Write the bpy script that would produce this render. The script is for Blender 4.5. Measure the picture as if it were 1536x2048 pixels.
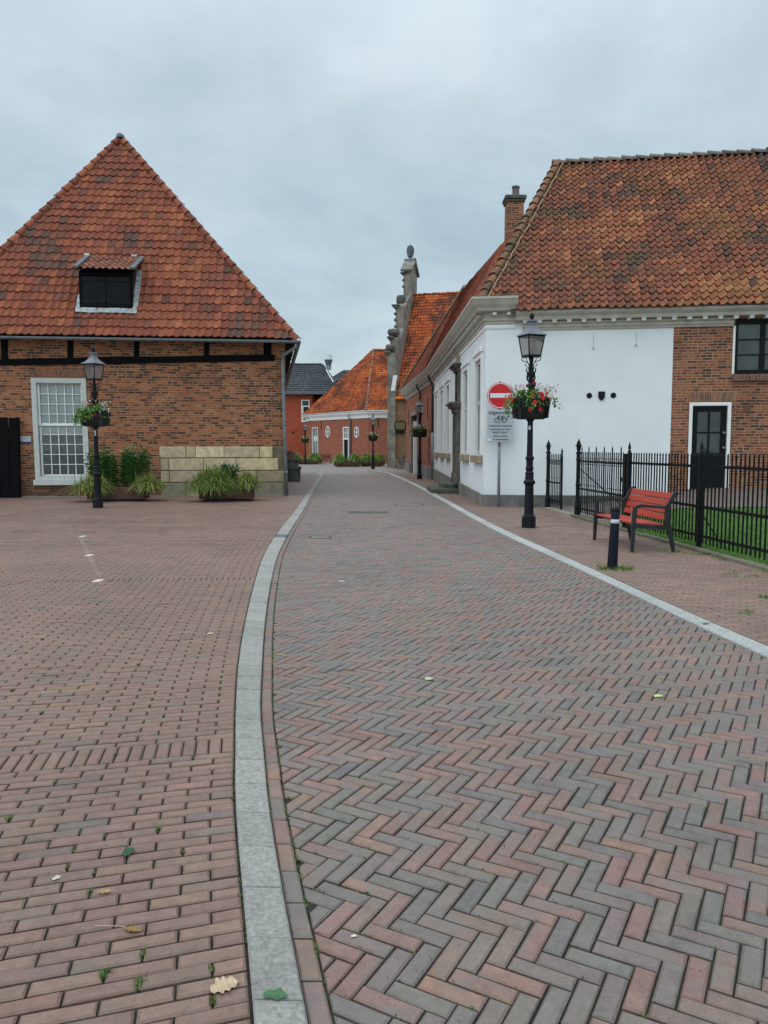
import bpy, math, random, time
from mathutils import Vector, noise
random.seed(11)
T0 = time.time()
for o in list(bpy.data.objects):
    bpy.data.objects.remove(o)
SC = bpy.context.scene
COL = SC.collection
PI = math.pi

# ------------------------------------------------------------------ camera
cd = bpy.data.cameras.new("camera")
cd.sensor_fit = 'VERTICAL'
cd.sensor_height = 36.0
cd.lens = 27.07
cd.clip_start = 0.05
cd.clip_end = 3000
cam = bpy.data.objects.new("camera", cd)
COL.objects.link(cam)
cam.location = (0, 0, 1.6)
cam.rotation_euler = (math.radians(90 - 4.714), 0, 0)
SC.camera = cam

# ------------------------------------------------------------------ light
SUN_EL, SUN_AZ = math.radians(62), math.radians(232)      # behind the viewer, a little to the left
W = bpy.data.worlds.new("World")
SC.world = W
W.use_nodes = True


def nn(nt, t, ins=None, **props):
    n = nt.nodes.new(t)
    for k, v in props.items():
        setattr(n, k, v)
    for k, v in (ins or {}).items():
        if isinstance(v, bpy.types.NodeSocket):
            nt.links.new(v, n.inputs[k])
        else:
            n.inputs[k].default_value = v
    return n


def mth(nt, op, a, b=0.0, clamp=False):
    return nn(nt, 'ShaderNodeMath', {0: a, 1: b}, operation=op, use_clamp=clamp).outputs[0]


def ramp(nt, fac, stops, interp='LINEAR'):
    r = nn(nt, 'ShaderNodeValToRGB', {'Fac': fac})
    cr = r.color_ramp
    cr.interpolation = interp
    while len(cr.elements) < len(stops):
        cr.elements.new(0.5)
    for e, (p, c) in zip(cr.elements, stops):
        e.position = p
        e.color = (c[0], c[1], c[2], 1)
    return r.outputs[0]


def mixc(nt, fac, a, b, mode='MIX'):
    n = nn(nt, 'ShaderNodeMixRGB', {0: fac}, blend_type=mode)
    for i, c in ((1, a), (2, b)):
        if isinstance(c, bpy.types.NodeSocket):
            nt.links.new(c, n.inputs[i])
        else:
            n.inputs[i].default_value = (c[0], c[1], c[2], 1)
    return n.outputs[0]


nt = W.node_tree
nt.nodes.clear()
wout = nn(nt, 'ShaderNodeOutputWorld')
sky = nn(nt, 'ShaderNodeTexSky', sky_type='NISHITA', sun_disc=False, sun_elevation=SUN_EL,
         sun_rotation=SUN_AZ, air_density=1.0, dust_density=3.0, ozone_density=1.0)
bg1 = nn(nt, 'ShaderNodeBackground', {'Color': sky.outputs[0], 'Strength': 0.05})
tc = nn(nt, 'ShaderNodeTexCoord')
sx = nn(nt, 'ShaderNodeSeparateXYZ', {0: tc.outputs['Generated']})
zc = mth(nt, 'MAXIMUM', sx.outputs[2], 0.0)
zd = mth(nt, 'ADD', zc, 0.28)
px = mth(nt, 'DIVIDE', sx.outputs[0], zd)
py = mth(nt, 'DIVIDE', sx.outputs[1], zd)
cv = nn(nt, 'ShaderNodeCombineXYZ', {0: px, 1: py, 2: zc})
n1 = nn(nt, 'ShaderNodeTexNoise', {'Vector': cv.outputs[0], 'Scale': 1.15, 'Detail': 7.0, 'Roughness': 0.52, 'Distortion': 0.35})
n2 = nn(nt, 'ShaderNodeTexNoise', {'Vector': cv.outputs[0], 'Scale': 3.4, 'Detail': 6.0, 'Roughness': 0.6, 'Distortion': 0.2})
nm = mth(nt, 'ADD', mth(nt, 'MULTIPLY', n1.outputs[0], 0.7), mth(nt, 'MULTIPLY', n2.outputs[0], 0.3))
cl = ramp(nt, nm, [(0.37, (0.335, 0.428, 0.458)), (0.46, (0.425, 0.52, 0.55)), (0.54, (0.49, 0.583, 0.607)), (0.65, (0.62, 0.69, 0.71))])
# an overcast dome is brighter towards the zenith
g1 = nn(nt, 'ShaderNodeMapRange', {0: zc, 1: 0.38, 2: 0.95, 3: 0.0, 4: 1.45}, interpolation_type='SMOOTHSTEP').outputs[0]
g2 = nn(nt, 'ShaderNodeMapRange', {0: sx.outputs[1], 1: 0.30, 2: -0.8, 3: 0.0, 4: 0.55}, interpolation_type='SMOOTHSTEP').outputs[0]  # extra sky gain behind the camera, added to brighten the front walls
g3 = nn(nt, 'ShaderNodeMapRange', {0: sx.outputs[0], 1: -0.45, 2: -0.95, 3: 0.0, 4: 0.6}, interpolation_type='SMOOTHSTEP').outputs[0]  # extra sky gain left of the view, added to brighten the street-side wall
gain = mth(nt, 'ADD', mth(nt, 'ADD', mth(nt, 'ADD', g1, g2), g3), 0.94)
hz = nn(nt, 'ShaderNodeMapRange', {0: zc, 1: 0.0, 2: 0.22, 3: 0.10, 4: 0.0}, interpolation_type='SMOOTHSTEP').outputs[0]
cl = mixc(nt, hz, cl, (0.60, 0.72, 0.76))
bg2 = nn(nt, 'ShaderNodeBackground', {'Color': cl, 'Strength': gain})
ad = nn(nt, 'ShaderNodeAddShader', {0: bg1.outputs[0], 1: bg2.outputs[0]})
nt.links.new(ad.outputs[0], wout.inputs[0])

sl = bpy.data.lights.new("sun", 'SUN')
sl.energy = 0.42
sl.angle = math.radians(60)
sl.color = (1.0, 0.97, 0.93)
sun = bpy.data.objects.new("sun", sl)
COL.objects.link(sun)
sd = Vector((math.sin(SUN_AZ) * math.cos(SUN_EL), math.cos(SUN_AZ) * math.cos(SUN_EL), math.sin(SUN_EL)))
sun.rotation_euler = sd.to_track_quat('Z', 'Y').to_euler()
sun.location = (0, -20, 40)

SC.view_settings.view_transform = 'Standard'
SC.view_settings.look = 'None'
SC.view_settings.exposure = 0.0
SC.view_settings.gamma = 1.0
SC.cycles.use_denoising = True
SC.cycles.max_bounces = 6
SC.cycles.transparent_max_bounces = 12


# ------------------------------------------------------------------ mesh helpers
def tag(o, label=None, cat=None, group=None, kind=None):
    if label: o['label'] = label
    if cat: o['category'] = cat
    if group: o['group'] = group
    if kind: o['kind'] = kind
    return o


def empty(name, loc, label, cat, group=None):
    o = bpy.data.objects.new(name, None)
    o.empty_display_size = 0.2
    COL.objects.link(o)
    o.location = loc
    return tag(o, label, cat, group)


def copy_tree(o, parent=None):
    c = o.copy()
    COL.objects.link(c)
    c.parent = parent
    for ch in list(o.children):
        copy_tree(ch, c)
    return c


def sub3(a, b): return (a[0] - b[0], a[1] - b[1], a[2] - b[2])
def add3(a, b): return (a[0] + b[0], a[1] + b[1], a[2] + b[2])
def mul3(a, k): return (a[0] * k, a[1] * k, a[2] * k)
def lerp3(a, b, t): return (a[0] + (b[0] - a[0]) * t, a[1] + (b[1] - a[1]) * t, a[2] + (b[2] - a[2]) * t)
def cross(a, b): return (a[1] * b[2] - a[2] * b[1], a[2] * b[0] - a[0] * b[2], a[0] * b[1] - a[1] * b[0])
def dot(a, b): return a[0] * b[0] + a[1] * b[1] + a[2] * b[2]


def nrm(a):
    l = math.sqrt(dot(a, a)) or 1.0
    return (a[0] / l, a[1] / l, a[2] / l)


def mad(p, *prs):
    x, y, z = p
    for d, k in prs:
        x += d[0] * k; y += d[1] * k; z += d[2] * k
    return (x, y, z)


ZU = (0, 0, 1)
WHITE = (1, 1, 1)


class MB:
    """collects polygons; build() links them as ONE mesh object"""

    def __init__(self):
        self.v = []; self.f = []; self.t = []; self.m = []; self.uv = []; self.tint = WHITE; self.mi = 0

    def poly(self, pts, uv=None, tint=None, mi=None):
        i = len(self.v)
        self.v.extend(pts)
        n = len(pts)
        self.f.append(tuple(range(i, i + n)))
        self.t.append(tint or self.tint)
        self.m.append(self.mi if mi is None else mi)
        self.uv.append(uv)

    def faces(self, pts, fs, tint=None):
        i = len(self.v)
        self.v.extend(pts)
        for f in fs:
            self.f.append(tuple(k + i for k in f))
            self.t.append(tint or self.tint)
            self.m.append(self.mi)
            self.uv.append(None)

    def obox(self, c, ex, ey, ez, tint=None):
        """box with centre c and half-extent vectors"""
        p = [mad(c, (ex, a), (ey, b), (ez, d)) for d in (-1, 1) for b in (-1, 1) for a in (-1, 1)]
        self.faces(p, [(0, 2, 3, 1), (4, 5, 7, 6), (0, 1, 5, 4), (2, 6, 7, 3), (0, 4, 6, 2), (1, 3, 7, 5)], tint)

    def box(self, x0, x1, y0, y1, z0, z1, tint=None):
        self.obox(((x0 + x1) / 2, (y0 + y1) / 2, (z0 + z1) / 2), ((x1 - x0) / 2, 0, 0), (0, (y1 - y0) / 2, 0), (0, 0, (z1 - z0) / 2), tint)

    def bbox(self, c, ex, ey, ez, b=0.01, tint=None):
        """box with chamfered edges, half-extent vectors"""
        X, Y, Z = nrm(ex), nrm(ey), nrm(ez)
        lx, ly, lz = math.sqrt(dot(ex, ex)), math.sqrt(dot(ey, ey)), math.sqrt(dot(ez, ez))
        b = min(b, lx * .45, ly * .45, lz * .45)
        idx = {}; pts = []
        for sx in (-1, 1):
            for sy in (-1, 1):
                for sz in (-1, 1):
                    for k in range(3):
                        q = [lx, ly, lz]
                        for j in range(3):
                            if j != k: q[j] -= b
                        idx[(sx, sy, sz, k)] = len(pts)
                        pts.append(mad(c, (X, sx * q[0]), (Y, sy * q[1]), (Z, sz * q[2])))
        fs = []
        for s in (-1, 1):
            for k, cyc in ((0, ((-1, -1), (1, -1), (1, 1), (-1, 1))), (1, ((-1, -1), (-1, 1), (1, 1), (1, -1))), (2, ((-1, -1), (1, -1), (1, 1), (-1, 1)))):
                q = []
                for a, d in cyc:
                    key = [a, d]; key.insert(k, s)
                    q.append(idx[(*key, k)])
                fs.append(tuple(q if s > 0 else q[::-1]))
        for k, (i, j) in ((0, (1, 2)), (1, (0, 2)), (2, (0, 1))):
            for a in (-1, 1):
                for d in (-1, 1):
                    q = []
                    for e, kk in ((-1, i), (1, i), (1, j), (-1, j)):
                        key = [0, 0, 0]; key[k] = e; key[i] = a; key[j] = d
                        q.append(idx[(*key, kk)])
                    fs.append(tuple(q))
        for sx in (-1, 1):
            for sy in (-1, 1):
                for sz in (-1, 1):
                    fs.append(tuple(idx[(sx, sy, sz, k)] for k in range(3)))
        self.faces(pts, fs, tint)

    def tube(self, path, r, n=8, caps=True, tint=None):
        rs = r if isinstance(r, (list, tuple)) else [r] * len(path)
        pts = []
        prev = None
        for i, p in enumerate(path):
            a = path[max(i - 1, 0)]; b = path[min(i + 1, len(path) - 1)]
            d = nrm(sub3(b, a))
            if prev is None:
                ref = (0, 0, 1) if abs(d[2]) < .9 else (1, 0, 0)
                u = nrm(cross(ref, d))
            else:
                u = nrm(mad(prev, (d, -dot(prev, d))))
            prev = u
            w = cross(d, u)
            for k in range(n):
                an = 2 * PI * k / n
                pts.append(mad(p, (u, rs[i] * math.cos(an)), (w, rs[i] * math.sin(an))))
        fs = []
        for i in range(len(path) - 1):
            for k in range(n):
                fs.append((i * n + k, i * n + (k + 1) % n, (i + 1) * n + (k + 1) % n, (i + 1) * n + k))
        if caps:
            fs.append(tuple(range(n - 1, -1, -1)))
            fs.append(tuple(range((len(path) - 1) * n, len(path) * n)))
        self.faces(pts, fs, tint)

    def lathe(self, prof, n=20, c=(0, 0, 0), sx=1, sy=1, a0=0.0, tint=None, axis=None):
        """prof: list of (radius, height); axis: optional (X,Y,Z) frame"""
        X, Y, Z = axis or ((1, 0, 0), (0, 1, 0), (0, 0, 1))
        pts = []; fs = []
        for r, z in prof:
            for k in range(n):
                an = a0 + 2 * PI * k / n
                pts.append(mad(c, (X, r * sx * math.cos(an)), (Y, r * sy * math.sin(an)), (Z, z)))
        m = len(prof)
        for i in range(m - 1):
            for k in range(n):
                fs.append((i * n + k, i * n + (k + 1) % n, (i + 1) * n + (k + 1) % n, (i + 1) * n + k))
        fs.append(tuple(range(n - 1, -1, -1)))
        fs.append(tuple(range((m - 1) * n, m * n)))
        self.faces(pts, fs, tint)

    def extrude(self, outline, X, Y, N, c, th, tint=None):
        """outline 2D polygon (CCW seen against N) in frame X,Y at c, thickness th along N (front at +0, back at -th)"""
        a = [mad(c, (X, u), (Y, v)) for u, v in outline]
        b = [mad(p, (N, -th)) for p in a]
        n = len(a)
        self.poly(a, tint=tint)
        self.poly(b[::-1], tint=tint)
        for i in range(n):
            j = (i + 1) % n
            self.poly([a[i], b[i], b[j], a[j]], tint=tint)

    def build(self, name, mats, parent=None, smooth=False, label=None, cat=None, group=None, kind=None):
        off = (0, 0, 0)
        if parent is not None:
            r = parent
            while r.parent: r = r.parent
            off = tuple(r.location)
        me = bpy.data.meshes.new(name)
        if off != (0, 0, 0):
            vs = [(p[0] - off[0], p[1] - off[1], p[2] - off[2]) for p in self.v]
        else:
            vs = self.v
        me.from_pydata(vs, [], self.f)
        if not isinstance(mats, (list, tuple)): mats = [mats]
        for m in mats: me.materials.append(m)
        if any(self.m): me.polygons.foreach_set('material_index', self.m)
        if any(t is not WHITE for t in self.t):
            at = me.attributes.new('tint', 'FLOAT_COLOR', 'FACE')
            flat = []
            for t in self.t: flat.extend((t[0], t[1], t[2], 1.0))
            at.data.foreach_set('color', flat)
        if any(u is not None for u in self.uv):
            ul = me.uv_layers.new(name='UVMap')
            flat = []
            for f, u in zip(self.f, self.uv):
                if u is None: u = [(0, 0)] * len(f)
                for a in u: flat.extend((a[0], a[1]))
            ul.data.foreach_set('uv', flat)
        if smooth: me.polygons.foreach_set('use_smooth', [True] * len(me.polygons))
        me.update()
        o = bpy.data.objects.new(name, me)
        COL.objects.link(o)
        if parent is not None: o.parent = parent
        return tag(o, label, cat, group, kind)


# ------------------------------------------------------------------ materials
def newmat(name):
    m = bpy.data.materials.new(name)
    m.use_nodes = True
    t = m.node_tree
    t.nodes.clear()
    out = nn(t, 'ShaderNodeOutputMaterial')
    b = nn(t, 'ShaderNodeBsdfPrincipled')
    t.links.new(b.outputs[0], out.inputs[0])
    return m, t, b


def setc(t, b, col):
    if isinstance(col, bpy.types.NodeSocket): t.links.new(col, b.inputs['Base Color'])
    else: b.inputs['Base Color'].default_value = (*col[:3], 1)


def opos(t):
    return nn(t, 'ShaderNodeTexCoord').outputs['Object']


def noi(t, vec, sc, det=4.0, ro=0.55, dist=0.0):
    return nn(t, 'ShaderNodeTexNoise', {'Vector': vec, 'Scale': sc, 'Detail': det, 'Roughness': ro, 'Distortion': dist}).outputs[0]


def simple(name, col, rough=.6, metal=0.0, var=.12, sc=6.0, bump=0.0, bsc=40.0, spec=.5):
    m, t, b = newmat(name)
    p = opos(t)
    n = noi(t, p, sc)
    k = nn(t, 'ShaderNodeMapRange', {0: n, 1: .3, 2: .7, 3: 1 - var, 4: 1 + var}).outputs[0]
    setc(t, b, mixc(t, 1.0, col, nn(t, 'ShaderNodeCombineXYZ', {0: k, 1: k, 2: k}).outputs[0], 'MULTIPLY'))
    b.inputs['Roughness'].default_value = rough
    b.inputs['Metallic'].default_value = metal
    b.inputs['Specular IOR Level'].default_value = spec
    if bump:
        bp = nn(t, 'ShaderNodeBump', {'Strength': bump, 'Distance': 0.01, 'Height': noi(t, p, bsc)})
        t.links.new(bp.outputs[0], b.inputs['Normal'])
    return m


def tinted(name, rough=.75, var=.18, sc=9.0, bump=.3, bsc=60.0, spec=.4, patch=None, psc=.8, plo=.55, phi=.7, pmax=.7, streak=None):
    """base colour from the per-face 'tint' (each brick, tile or stone has its own clay colour)"""
    m, t, b = newmat(name)
    p = opos(t)
    a = nn(t, 'ShaderNodeAttribute', attribute_name='tint').outputs['Color']
    n = noi(t, p, sc, 5.0, .6)
    k = nn(t, 'ShaderNodeMapRange', {0: n, 1: .28, 2: .72, 3: 1 - var, 4: 1 + var}).outputs[0]
    c = mixc(t, 1.0, a, nn(t, 'ShaderNodeCombineXYZ', {0: k, 1: k, 2: k}).outputs[0], 'MULTIPLY')
    if patch:
        pn = noi(t, p, psc, 6.0, .65, .3)
        f = nn(t, 'ShaderNodeMapRange', {0: pn, 1: plo, 2: phi, 3: 0.0, 4: pmax}).outputs[0]
        fine = noi(t, p, sc * 1.7, 3.0)
        f = mth(t, 'MULTIPLY', f, nn(t, 'ShaderNodeMapRange', {0: fine, 1: .35, 2: .6, 3: .25, 4: 1.0}).outputs[0])
        c = mixc(t, f, c, patch)
    setc(t, b, c)
    b.inputs['Roughness'].default_value = rough
    b.inputs['Specular IOR Level'].default_value = spec
    if bump:
        bp = nn(t, 'ShaderNodeBump', {'Strength': bump, 'Distance': 0.006, 'Height': noi(t, p, bsc, 5.0, .65)})
        t.links.new(bp.outputs[0], b.inputs['Normal'])
    return m


def brickwall(name, bw, rh, mo, cols, mcol, dark=None, wob=.012, damp=None):
    m, t, b = newmat(name)
    uv = nn(t, 'ShaderNodeUVMap').outputs[0]
    nz = nn(t, 'ShaderNodeTexNoise', {'Vector': uv, 'Scale': 2.3, 'Detail': 3.0})
    of = nn(t, 'ShaderNodeVectorMath', {0: nz.outputs['Color'], 1: (.5, .5, .5)}, operation='SUBTRACT').outputs[0]
    of = nn(t, 'ShaderNodeVectorMath', {0: of, 'Scale': wob * 2}, operation='SCALE').outputs[0]
    v = nn(t, 'ShaderNodeVectorMath', {0: uv, 1: of}, operation='ADD').outputs[0]
    br = nn(t, 'ShaderNodeTexBrick', {'Vector': v, 'Color1': (0, 0, 0, 1), 'Color2': (1, 1, 1, 1), 'Mortar': (.5, .5, .5, 1), 'Scale': 1.0,
            'Mortar Size': mo, 'Mortar Smooth': .12, 'Bias': 0.0, 'Brick Width': bw, 'Row Height': rh}, offset=.5, squash=.62, squash_frequency=3)
    pn = noi(t, uv, .55, 5.0, .6, .4)
    rn = mth(t, 'ADD', mth(t, 'MULTIPLY', br.outputs['Color'], .78), mth(t, 'MULTIPLY', nn(t, 'ShaderNodeMapRange', {0: pn, 1: .3, 2: .7, 3: 0.0, 4: 1.0}).outputs[0], .30))
    c = ramp(t, rn, cols)
    fn = noi(t, uv, 24.0, 3.0)
    k = nn(t, 'ShaderNodeMapRange', {0: fn, 1: .3, 2: .7, 3: .82, 4: 1.16}).outputs[0]
    kk = nn(t, 'ShaderNodeCombineXYZ', {0: k, 1: k, 2: k}).outputs[0]
    mn = noi(t, uv, 1.3, 4.0)
    mc = ramp(t, mn, [(.35, mul3(mcol, .72)), (.65, mul3(mcol, 1.12))])
    c = mixc(t, br.outputs['Fac'], c, mc)
    c = mixc(t, 1.0, c, kk, 'MULTIPLY')
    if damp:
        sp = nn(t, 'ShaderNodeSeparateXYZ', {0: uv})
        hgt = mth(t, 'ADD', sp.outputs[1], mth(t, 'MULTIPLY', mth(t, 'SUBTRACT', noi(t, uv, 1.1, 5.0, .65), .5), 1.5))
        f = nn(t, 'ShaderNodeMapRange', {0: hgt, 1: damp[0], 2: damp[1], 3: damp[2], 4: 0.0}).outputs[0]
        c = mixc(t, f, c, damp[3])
    setc(t, b, c)
    b.inputs['Roughness'].default_value = .88
    b.inputs['Specular IOR Level'].default_value = .25
    hh = mth(t, 'ADD', mth(t, 'MULTIPLY', mth(t, 'SUBTRACT', 1.0, br.outputs['Fac']), 1.0), mth(t, 'MULTIPLY', noi(t, uv, 30.0, 4.0), .5))
    bp = nn(t, 'ShaderNodeBump', {'Strength': .55, 'Distance': .012, 'Height': hh})
    t.links.new(bp.outputs[0], b.inputs['Normal'])
    return m


def glass(name, tintc=(.9, .93, .92), rough=.02, see=.85, ior=1.5, frost=0.0):
    m = bpy.data.materials.new(name)
    m.use_nodes = True
    t = m.node_tree
    t.nodes.clear()
    out = nn(t, 'ShaderNodeOutputMaterial')
    tr = nn(t, 'ShaderNodeBsdfTransparent', {'Color': (*mul3(tintc, see), 1)})
    gl = nn(t, 'ShaderNodeBsdfGlossy', {'Color': (.9, .93, .95, 1), 'Roughness': rough})
    bp = nn(t, 'ShaderNodeBump', {'Strength': .12, 'Distance': .01, 'Height': noi(t, opos(t), 3.0, 2.0)})
    t.links.new(bp.outputs[0], gl.inputs['Normal'])
    if frost:
        df = nn(t, 'ShaderNodeBsdfTranslucent', {'Color': (.75, .73, .70, 1)})
        d2_ = nn(t, 'ShaderNodeBsdfDiffuse', {'Color': (.62, .60, .57, 1)})
        dm_ = nn(t, 'ShaderNodeMixShader', {0: .5, 1: df.outputs[0], 2: d2_.outputs[0]})
        tr = nn(t, 'ShaderNodeMixShader', {0: frost, 1: tr.outputs[0], 2: dm_.outputs[0]})
    fr = nn(t, 'ShaderNodeFresnel', {'IOR': ior})
    mx = nn(t, 'ShaderNodeMixShader', {0: fr.outputs[0], 1: tr.outputs[0], 2: gl.outputs[0]})
    t.links.new(mx.outputs[0], out.inputs[0])
    return m


M = {}
def gain_of(t, fac, lo, hi, a, b_):
    k = nn(t, 'ShaderNodeMapRange', {0: fac, 1: lo, 2: hi, 3: a, 4: b_}).outputs[0]
    return nn(t, 'ShaderNodeCombineXYZ', {0: k, 1: k, 2: k}).outputs[0]
def paver_mat(name, grey, gk, gs, glo, ghi):
    m, t, b = newmat(name)
    p = opos(t)
    c = nn(t, 'ShaderNodeAttribute', attribute_name='tint').outputs['Color']
    c = mixc(t, 1.0, c, gain_of(t, noi(t, p, 17.0, 6.0, .72), .28, .72, .76, 1.22), 'MULTIPLY')
    c = mixc(t, 1.0, c, gain_of(t, noi(t, p, .55, 5.0, .6, .6), .32, .68, .86, 1.12), 'MULTIPLY')      # worn and dirty areas
    f = nn(t, 'ShaderNodeMapRange', {0: noi(t, p, gs, 3.0, .6, .6), 1: glo, 2: ghi, 3: 0.0, 4: gk}).outputs[0]
    c = mixc(t, f, c, grey)                                                                   # grey firing marks
    f = nn(t, 'ShaderNodeMapRange', {0: noi(t, p, 150.0, 3.0, .6), 1: .60, 2: .70, 3: 0.0, 4: .75}).outputs[0]
    c = mixc(t, f, c, (.05, .045, .04))                                                                     # pits
    f = nn(t, 'ShaderNodeMapRange', {0: noi(t, p, 210.0, 2.0, .5), 1: .68, 2: .74, 3: 0.0, 4: .5}).outputs[0]
    c = mixc(t, f, c, (.40, .36, .32))                                                                      # grit
    f = nn(t, 'ShaderNodeMapRange', {0: noi(t, p, 1.1, 6.0, .75, .5), 1: .57, 2: .72, 3: 0.0, 4: .40}).outputs[0]
    c = mixc(t, f, c, (.125, .115, .062))                                                                   # greenish film
    setc(t, b, c)
    rr = nn(t, 'ShaderNodeMapRange', {0: noi(t, p, 3.0, 4.0), 1: .3, 2: .7, 3: .44, 4: .66}).outputs[0]
    t.links.new(rr, b.inputs['Roughness'])
    b.inputs['Specular IOR Level'].default_value = .42
    hh = mth(t, 'ADD', mth(t, 'MULTIPLY', noi(t, p, 120.0, 5.0, .7), .6), mth(t, 'MULTIPLY', noi(t, p, 18.0, 3.0), 1.0))
    bp = nn(t, 'ShaderNodeBump', {'Strength': .6, 'Distance': 0.006, 'Height': hh})
    t.links.new(bp.outputs[0], b.inputs['Normal'])
    return m

M['paver'] = paver_mat('clay_paver', (.165, .136, .121), .45, 6.5, .54, .72)
M['paver_street'] = paver_mat('two_tone_paver', (.178, .152, .137), .75, 4.6, .46, .62)
M['bed'] = None
m, t, b = newmat('joint_sand')
p = opos(t)
c = ramp(t, noi(t, p, 9.0, 4.0), [(.35, (.012, .010, .008)), (.6, (.030, .025, .018))])
ms = nn(t, 'ShaderNodeMapRange', {0: noi(t, p, 1.6, 5.0, .7), 1: .50, 2: .68, 3: 0.0, 4: .75}).outputs[0]
setc(t, b, mixc(t, ms, c, (.035, .055, .014)))
b.inputs['Roughness'].default_value = .95
M['bed'] = m
m, t, b = newmat('far_paving')
p = opos(t)
st = nn(t, 'ShaderNodeMapping', {0: p, 3: (3.0, 9.0, 1.0)}).outputs[0]
c = ramp(t, noi(t, st, 1.2, 6.0, .7), [(.3, (.175, .145, .135)), (.5, (.215, .172, .155)), (.7, (.24, .185, .165))])
setc(t, b, c)
b.inputs['Roughness'].default_value = .6
M['far_paving'] = m
M['kerb'] = tinted('kerb_concrete', rough=.85, var=.34, sc=55, bump=.8, bsc=150, spec=.25, patch=(.13, .125, .112), psc=4.5, plo=.54, phi=.72, pmax=.6)
M['soil'] = simple('soil', (.10, .085, .065), .95, var=.3, sc=2.0)
M['plaster'] = None
m, t, b = newmat('white_plaster')
p = opos(t)
c = ramp(t, noi(t, p, .7, 6.0, .65), [(.3, (.70, .735, .755)), (.7, (.785, .805, .815))])
sp = nn(t, 'ShaderNodeSeparateXYZ', {0: p})
vs = nn(t, 'ShaderNodeMapping', {0: p, 3: (5.0, 5.0, .35)}).outputs[0]
sf = nn(t, 'ShaderNodeMapRange', {0: noi(t, vs, 1.0, 5.0, .7), 1: .58, 2: .75, 3: 0.0, 4: .13}).outputs[0]
c = mixc(t, sf, c, (.42, .44, .44))
df = nn(t, 'ShaderNodeMapRange', {0: mth(t, 'ADD', sp.outputs[2], mth(t, 'MULTIPLY', noi(t, p, 2.2, 5.0, .7), .8)), 1: .45, 2: 1.0, 3: .28, 4: 0.0}).outputs[0]
c = mixc(t, df, c, (.44, .45, .43))
setc(t, b, c)
b.inputs['Roughness'].default_value = .85
bp = nn(t, 'ShaderNodeBump', {'Strength': .35, 'Distance': .01, 'Height': noi(t, p, 14.0, 5.0, .6)})
t.links.new(bp.outputs[0], b.inputs['Normal'])
M['plaster'] = m
M['cornice'] = simple('cornice_paint', (.43, .405, .345), .65, var=.16, sc=3, bump=.1)
M['whitepaint'] = simple('white_paint', (.78, .79, .78), .45, var=.05, sc=3)
M['oldwhite'] = simple('old_white_paint', (.50, .515, .50), .5, var=.08, sc=4)
M['iron'] = simple('black_iron', (.008, .010, .014), .42, var=.35, sc=20, bump=.15, bsc=90, spec=.16)
M['iron_green'] = simple('iron_paint', (.006, .009, .010), .42, var=.4, sc=15, bump=.12, bsc=70, spec=.14)
M['tin'] = simple('lantern_roof_metal', (.14, .14, .17), .45, var=.15, sc=9)
M['zinc'] = simple('zinc', (.20, .225, .25), .5, metal=.35, var=.2, sc=5)
M['darkpipe'] = simple('dark_pipe', (.04, .038, .036), .6, var=.2, sc=5, spec=.2)
M['tar'] = simple('tarred_wood', (.0035, .004, .005), .85, var=.4, sc=8, bump=.3, bsc=30, spec=.12)
M['blackpaint'] = simple('black_paint', (.006, .008, .009), .5, var=.3, sc=8, spec=.14)
M['lead'] = simple('lead_flashing', (.30, .325, .335), .55, var=.5, sc=9, bump=.3, bsc=14)
M['leadgrey'] = simple('lead_grey', (.10, .12, .135), .5, var=.2, sc=9)
M['joint'] = simple('old_joint', (.15, .12, .08), .95, var=.3, sc=5)
M['dentil'] = simple('dentil_paint', (.60, .585, .54), .6, var=.1)
M['palemortar'] = simple('pale_mortar', (.38, .31, .21), .9, var=.2, sc=9)
M['dark'] = simple('dark_interior', (.012, .013, .014), .9, var=.2)
M['blind'] = simple('pale_blind', (.84, .86, .84), .9, var=.06, sc=2)
M['greyblind'] = simple('grey_curtain', (.34, .33, .33), .9, var=.08, sc=2)
M['greyreflect'] = simple('grey_reflection', (.17, .19, .18), .9, var=.35, sc=1.4)  # mottled tone imitates reflections in the window and door glass
M['glass'] = glass('window_glass')
M['lampglass'] = glass('lamp_glass', (.86, .84, .82), .12, .86, 1.35, .34)
M['bulb'] = simple('opal_bulb', (.62, .60, .56), .3, var=.05)
M['corten'] = simple('rusted_steel', (.085, .042, .030), .8, var=.35, sc=5, bump=.2)
M['benchred'] = simple('red_bench_slat', (.40, .050, .030), .42, var=.12, sc=7, bump=.12, bsc=40)
M['cast'] = simple('cast_aluminium', (.025, .028, .032), .5, var=.2, sc=12, spec=.3)
M['bollard'] = simple('bollard_paint', (.006, .009, .016), .42, var=.3, sc=9, spec=.18)
M['band'] = simple('reflective_band', (.52, .55, .58), .4, var=.05)
M['signgrey'] = simple('sign_grey', (.40, .44, .47), .45, var=.05)
M['signred'] = simple('sign_red', (.52, .004, .008), .4, var=.04)
M['signwhite'] = simple('sign_white', (.66, .69, .74), .4, var=.03)
M['signblack'] = simple('sign_black', (.01, .01, .012), .5, var=.05)
M['galv'] = simple('galvanised_steel', (.24, .27, .285), .45, metal=.3, var=.15, sc=9)
M['stone'] = tinted('dressed_stone', rough=.85, var=.28, sc=5, bump=1.0, bsc=22, patch=(.085, .078, .064), psc=1.3, plo=.57, phi=.74, pmax=.65)
M['greystone'] = simple('grey_stone', (.205, .185, .155), .85, var=.45, sc=1.6, bump=.5, bsc=25)
M['darkstone'] = simple('weathered_stone', (.10, .09, .075), .85, var=.5, sc=3, bump=.5, bsc=25)
M['sillstone'] = simple('sand_sill', (.30, .235, .16), .8, var=.25, sc=4, bump=.3)
M['mossstone'] = simple('mossy_step', (.075, .08, .062), .85, var=.3, sc=3, bump=.4)
M['bluebin'] = simple('blue_plastic', (.008, .03, .11), .4)
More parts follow.
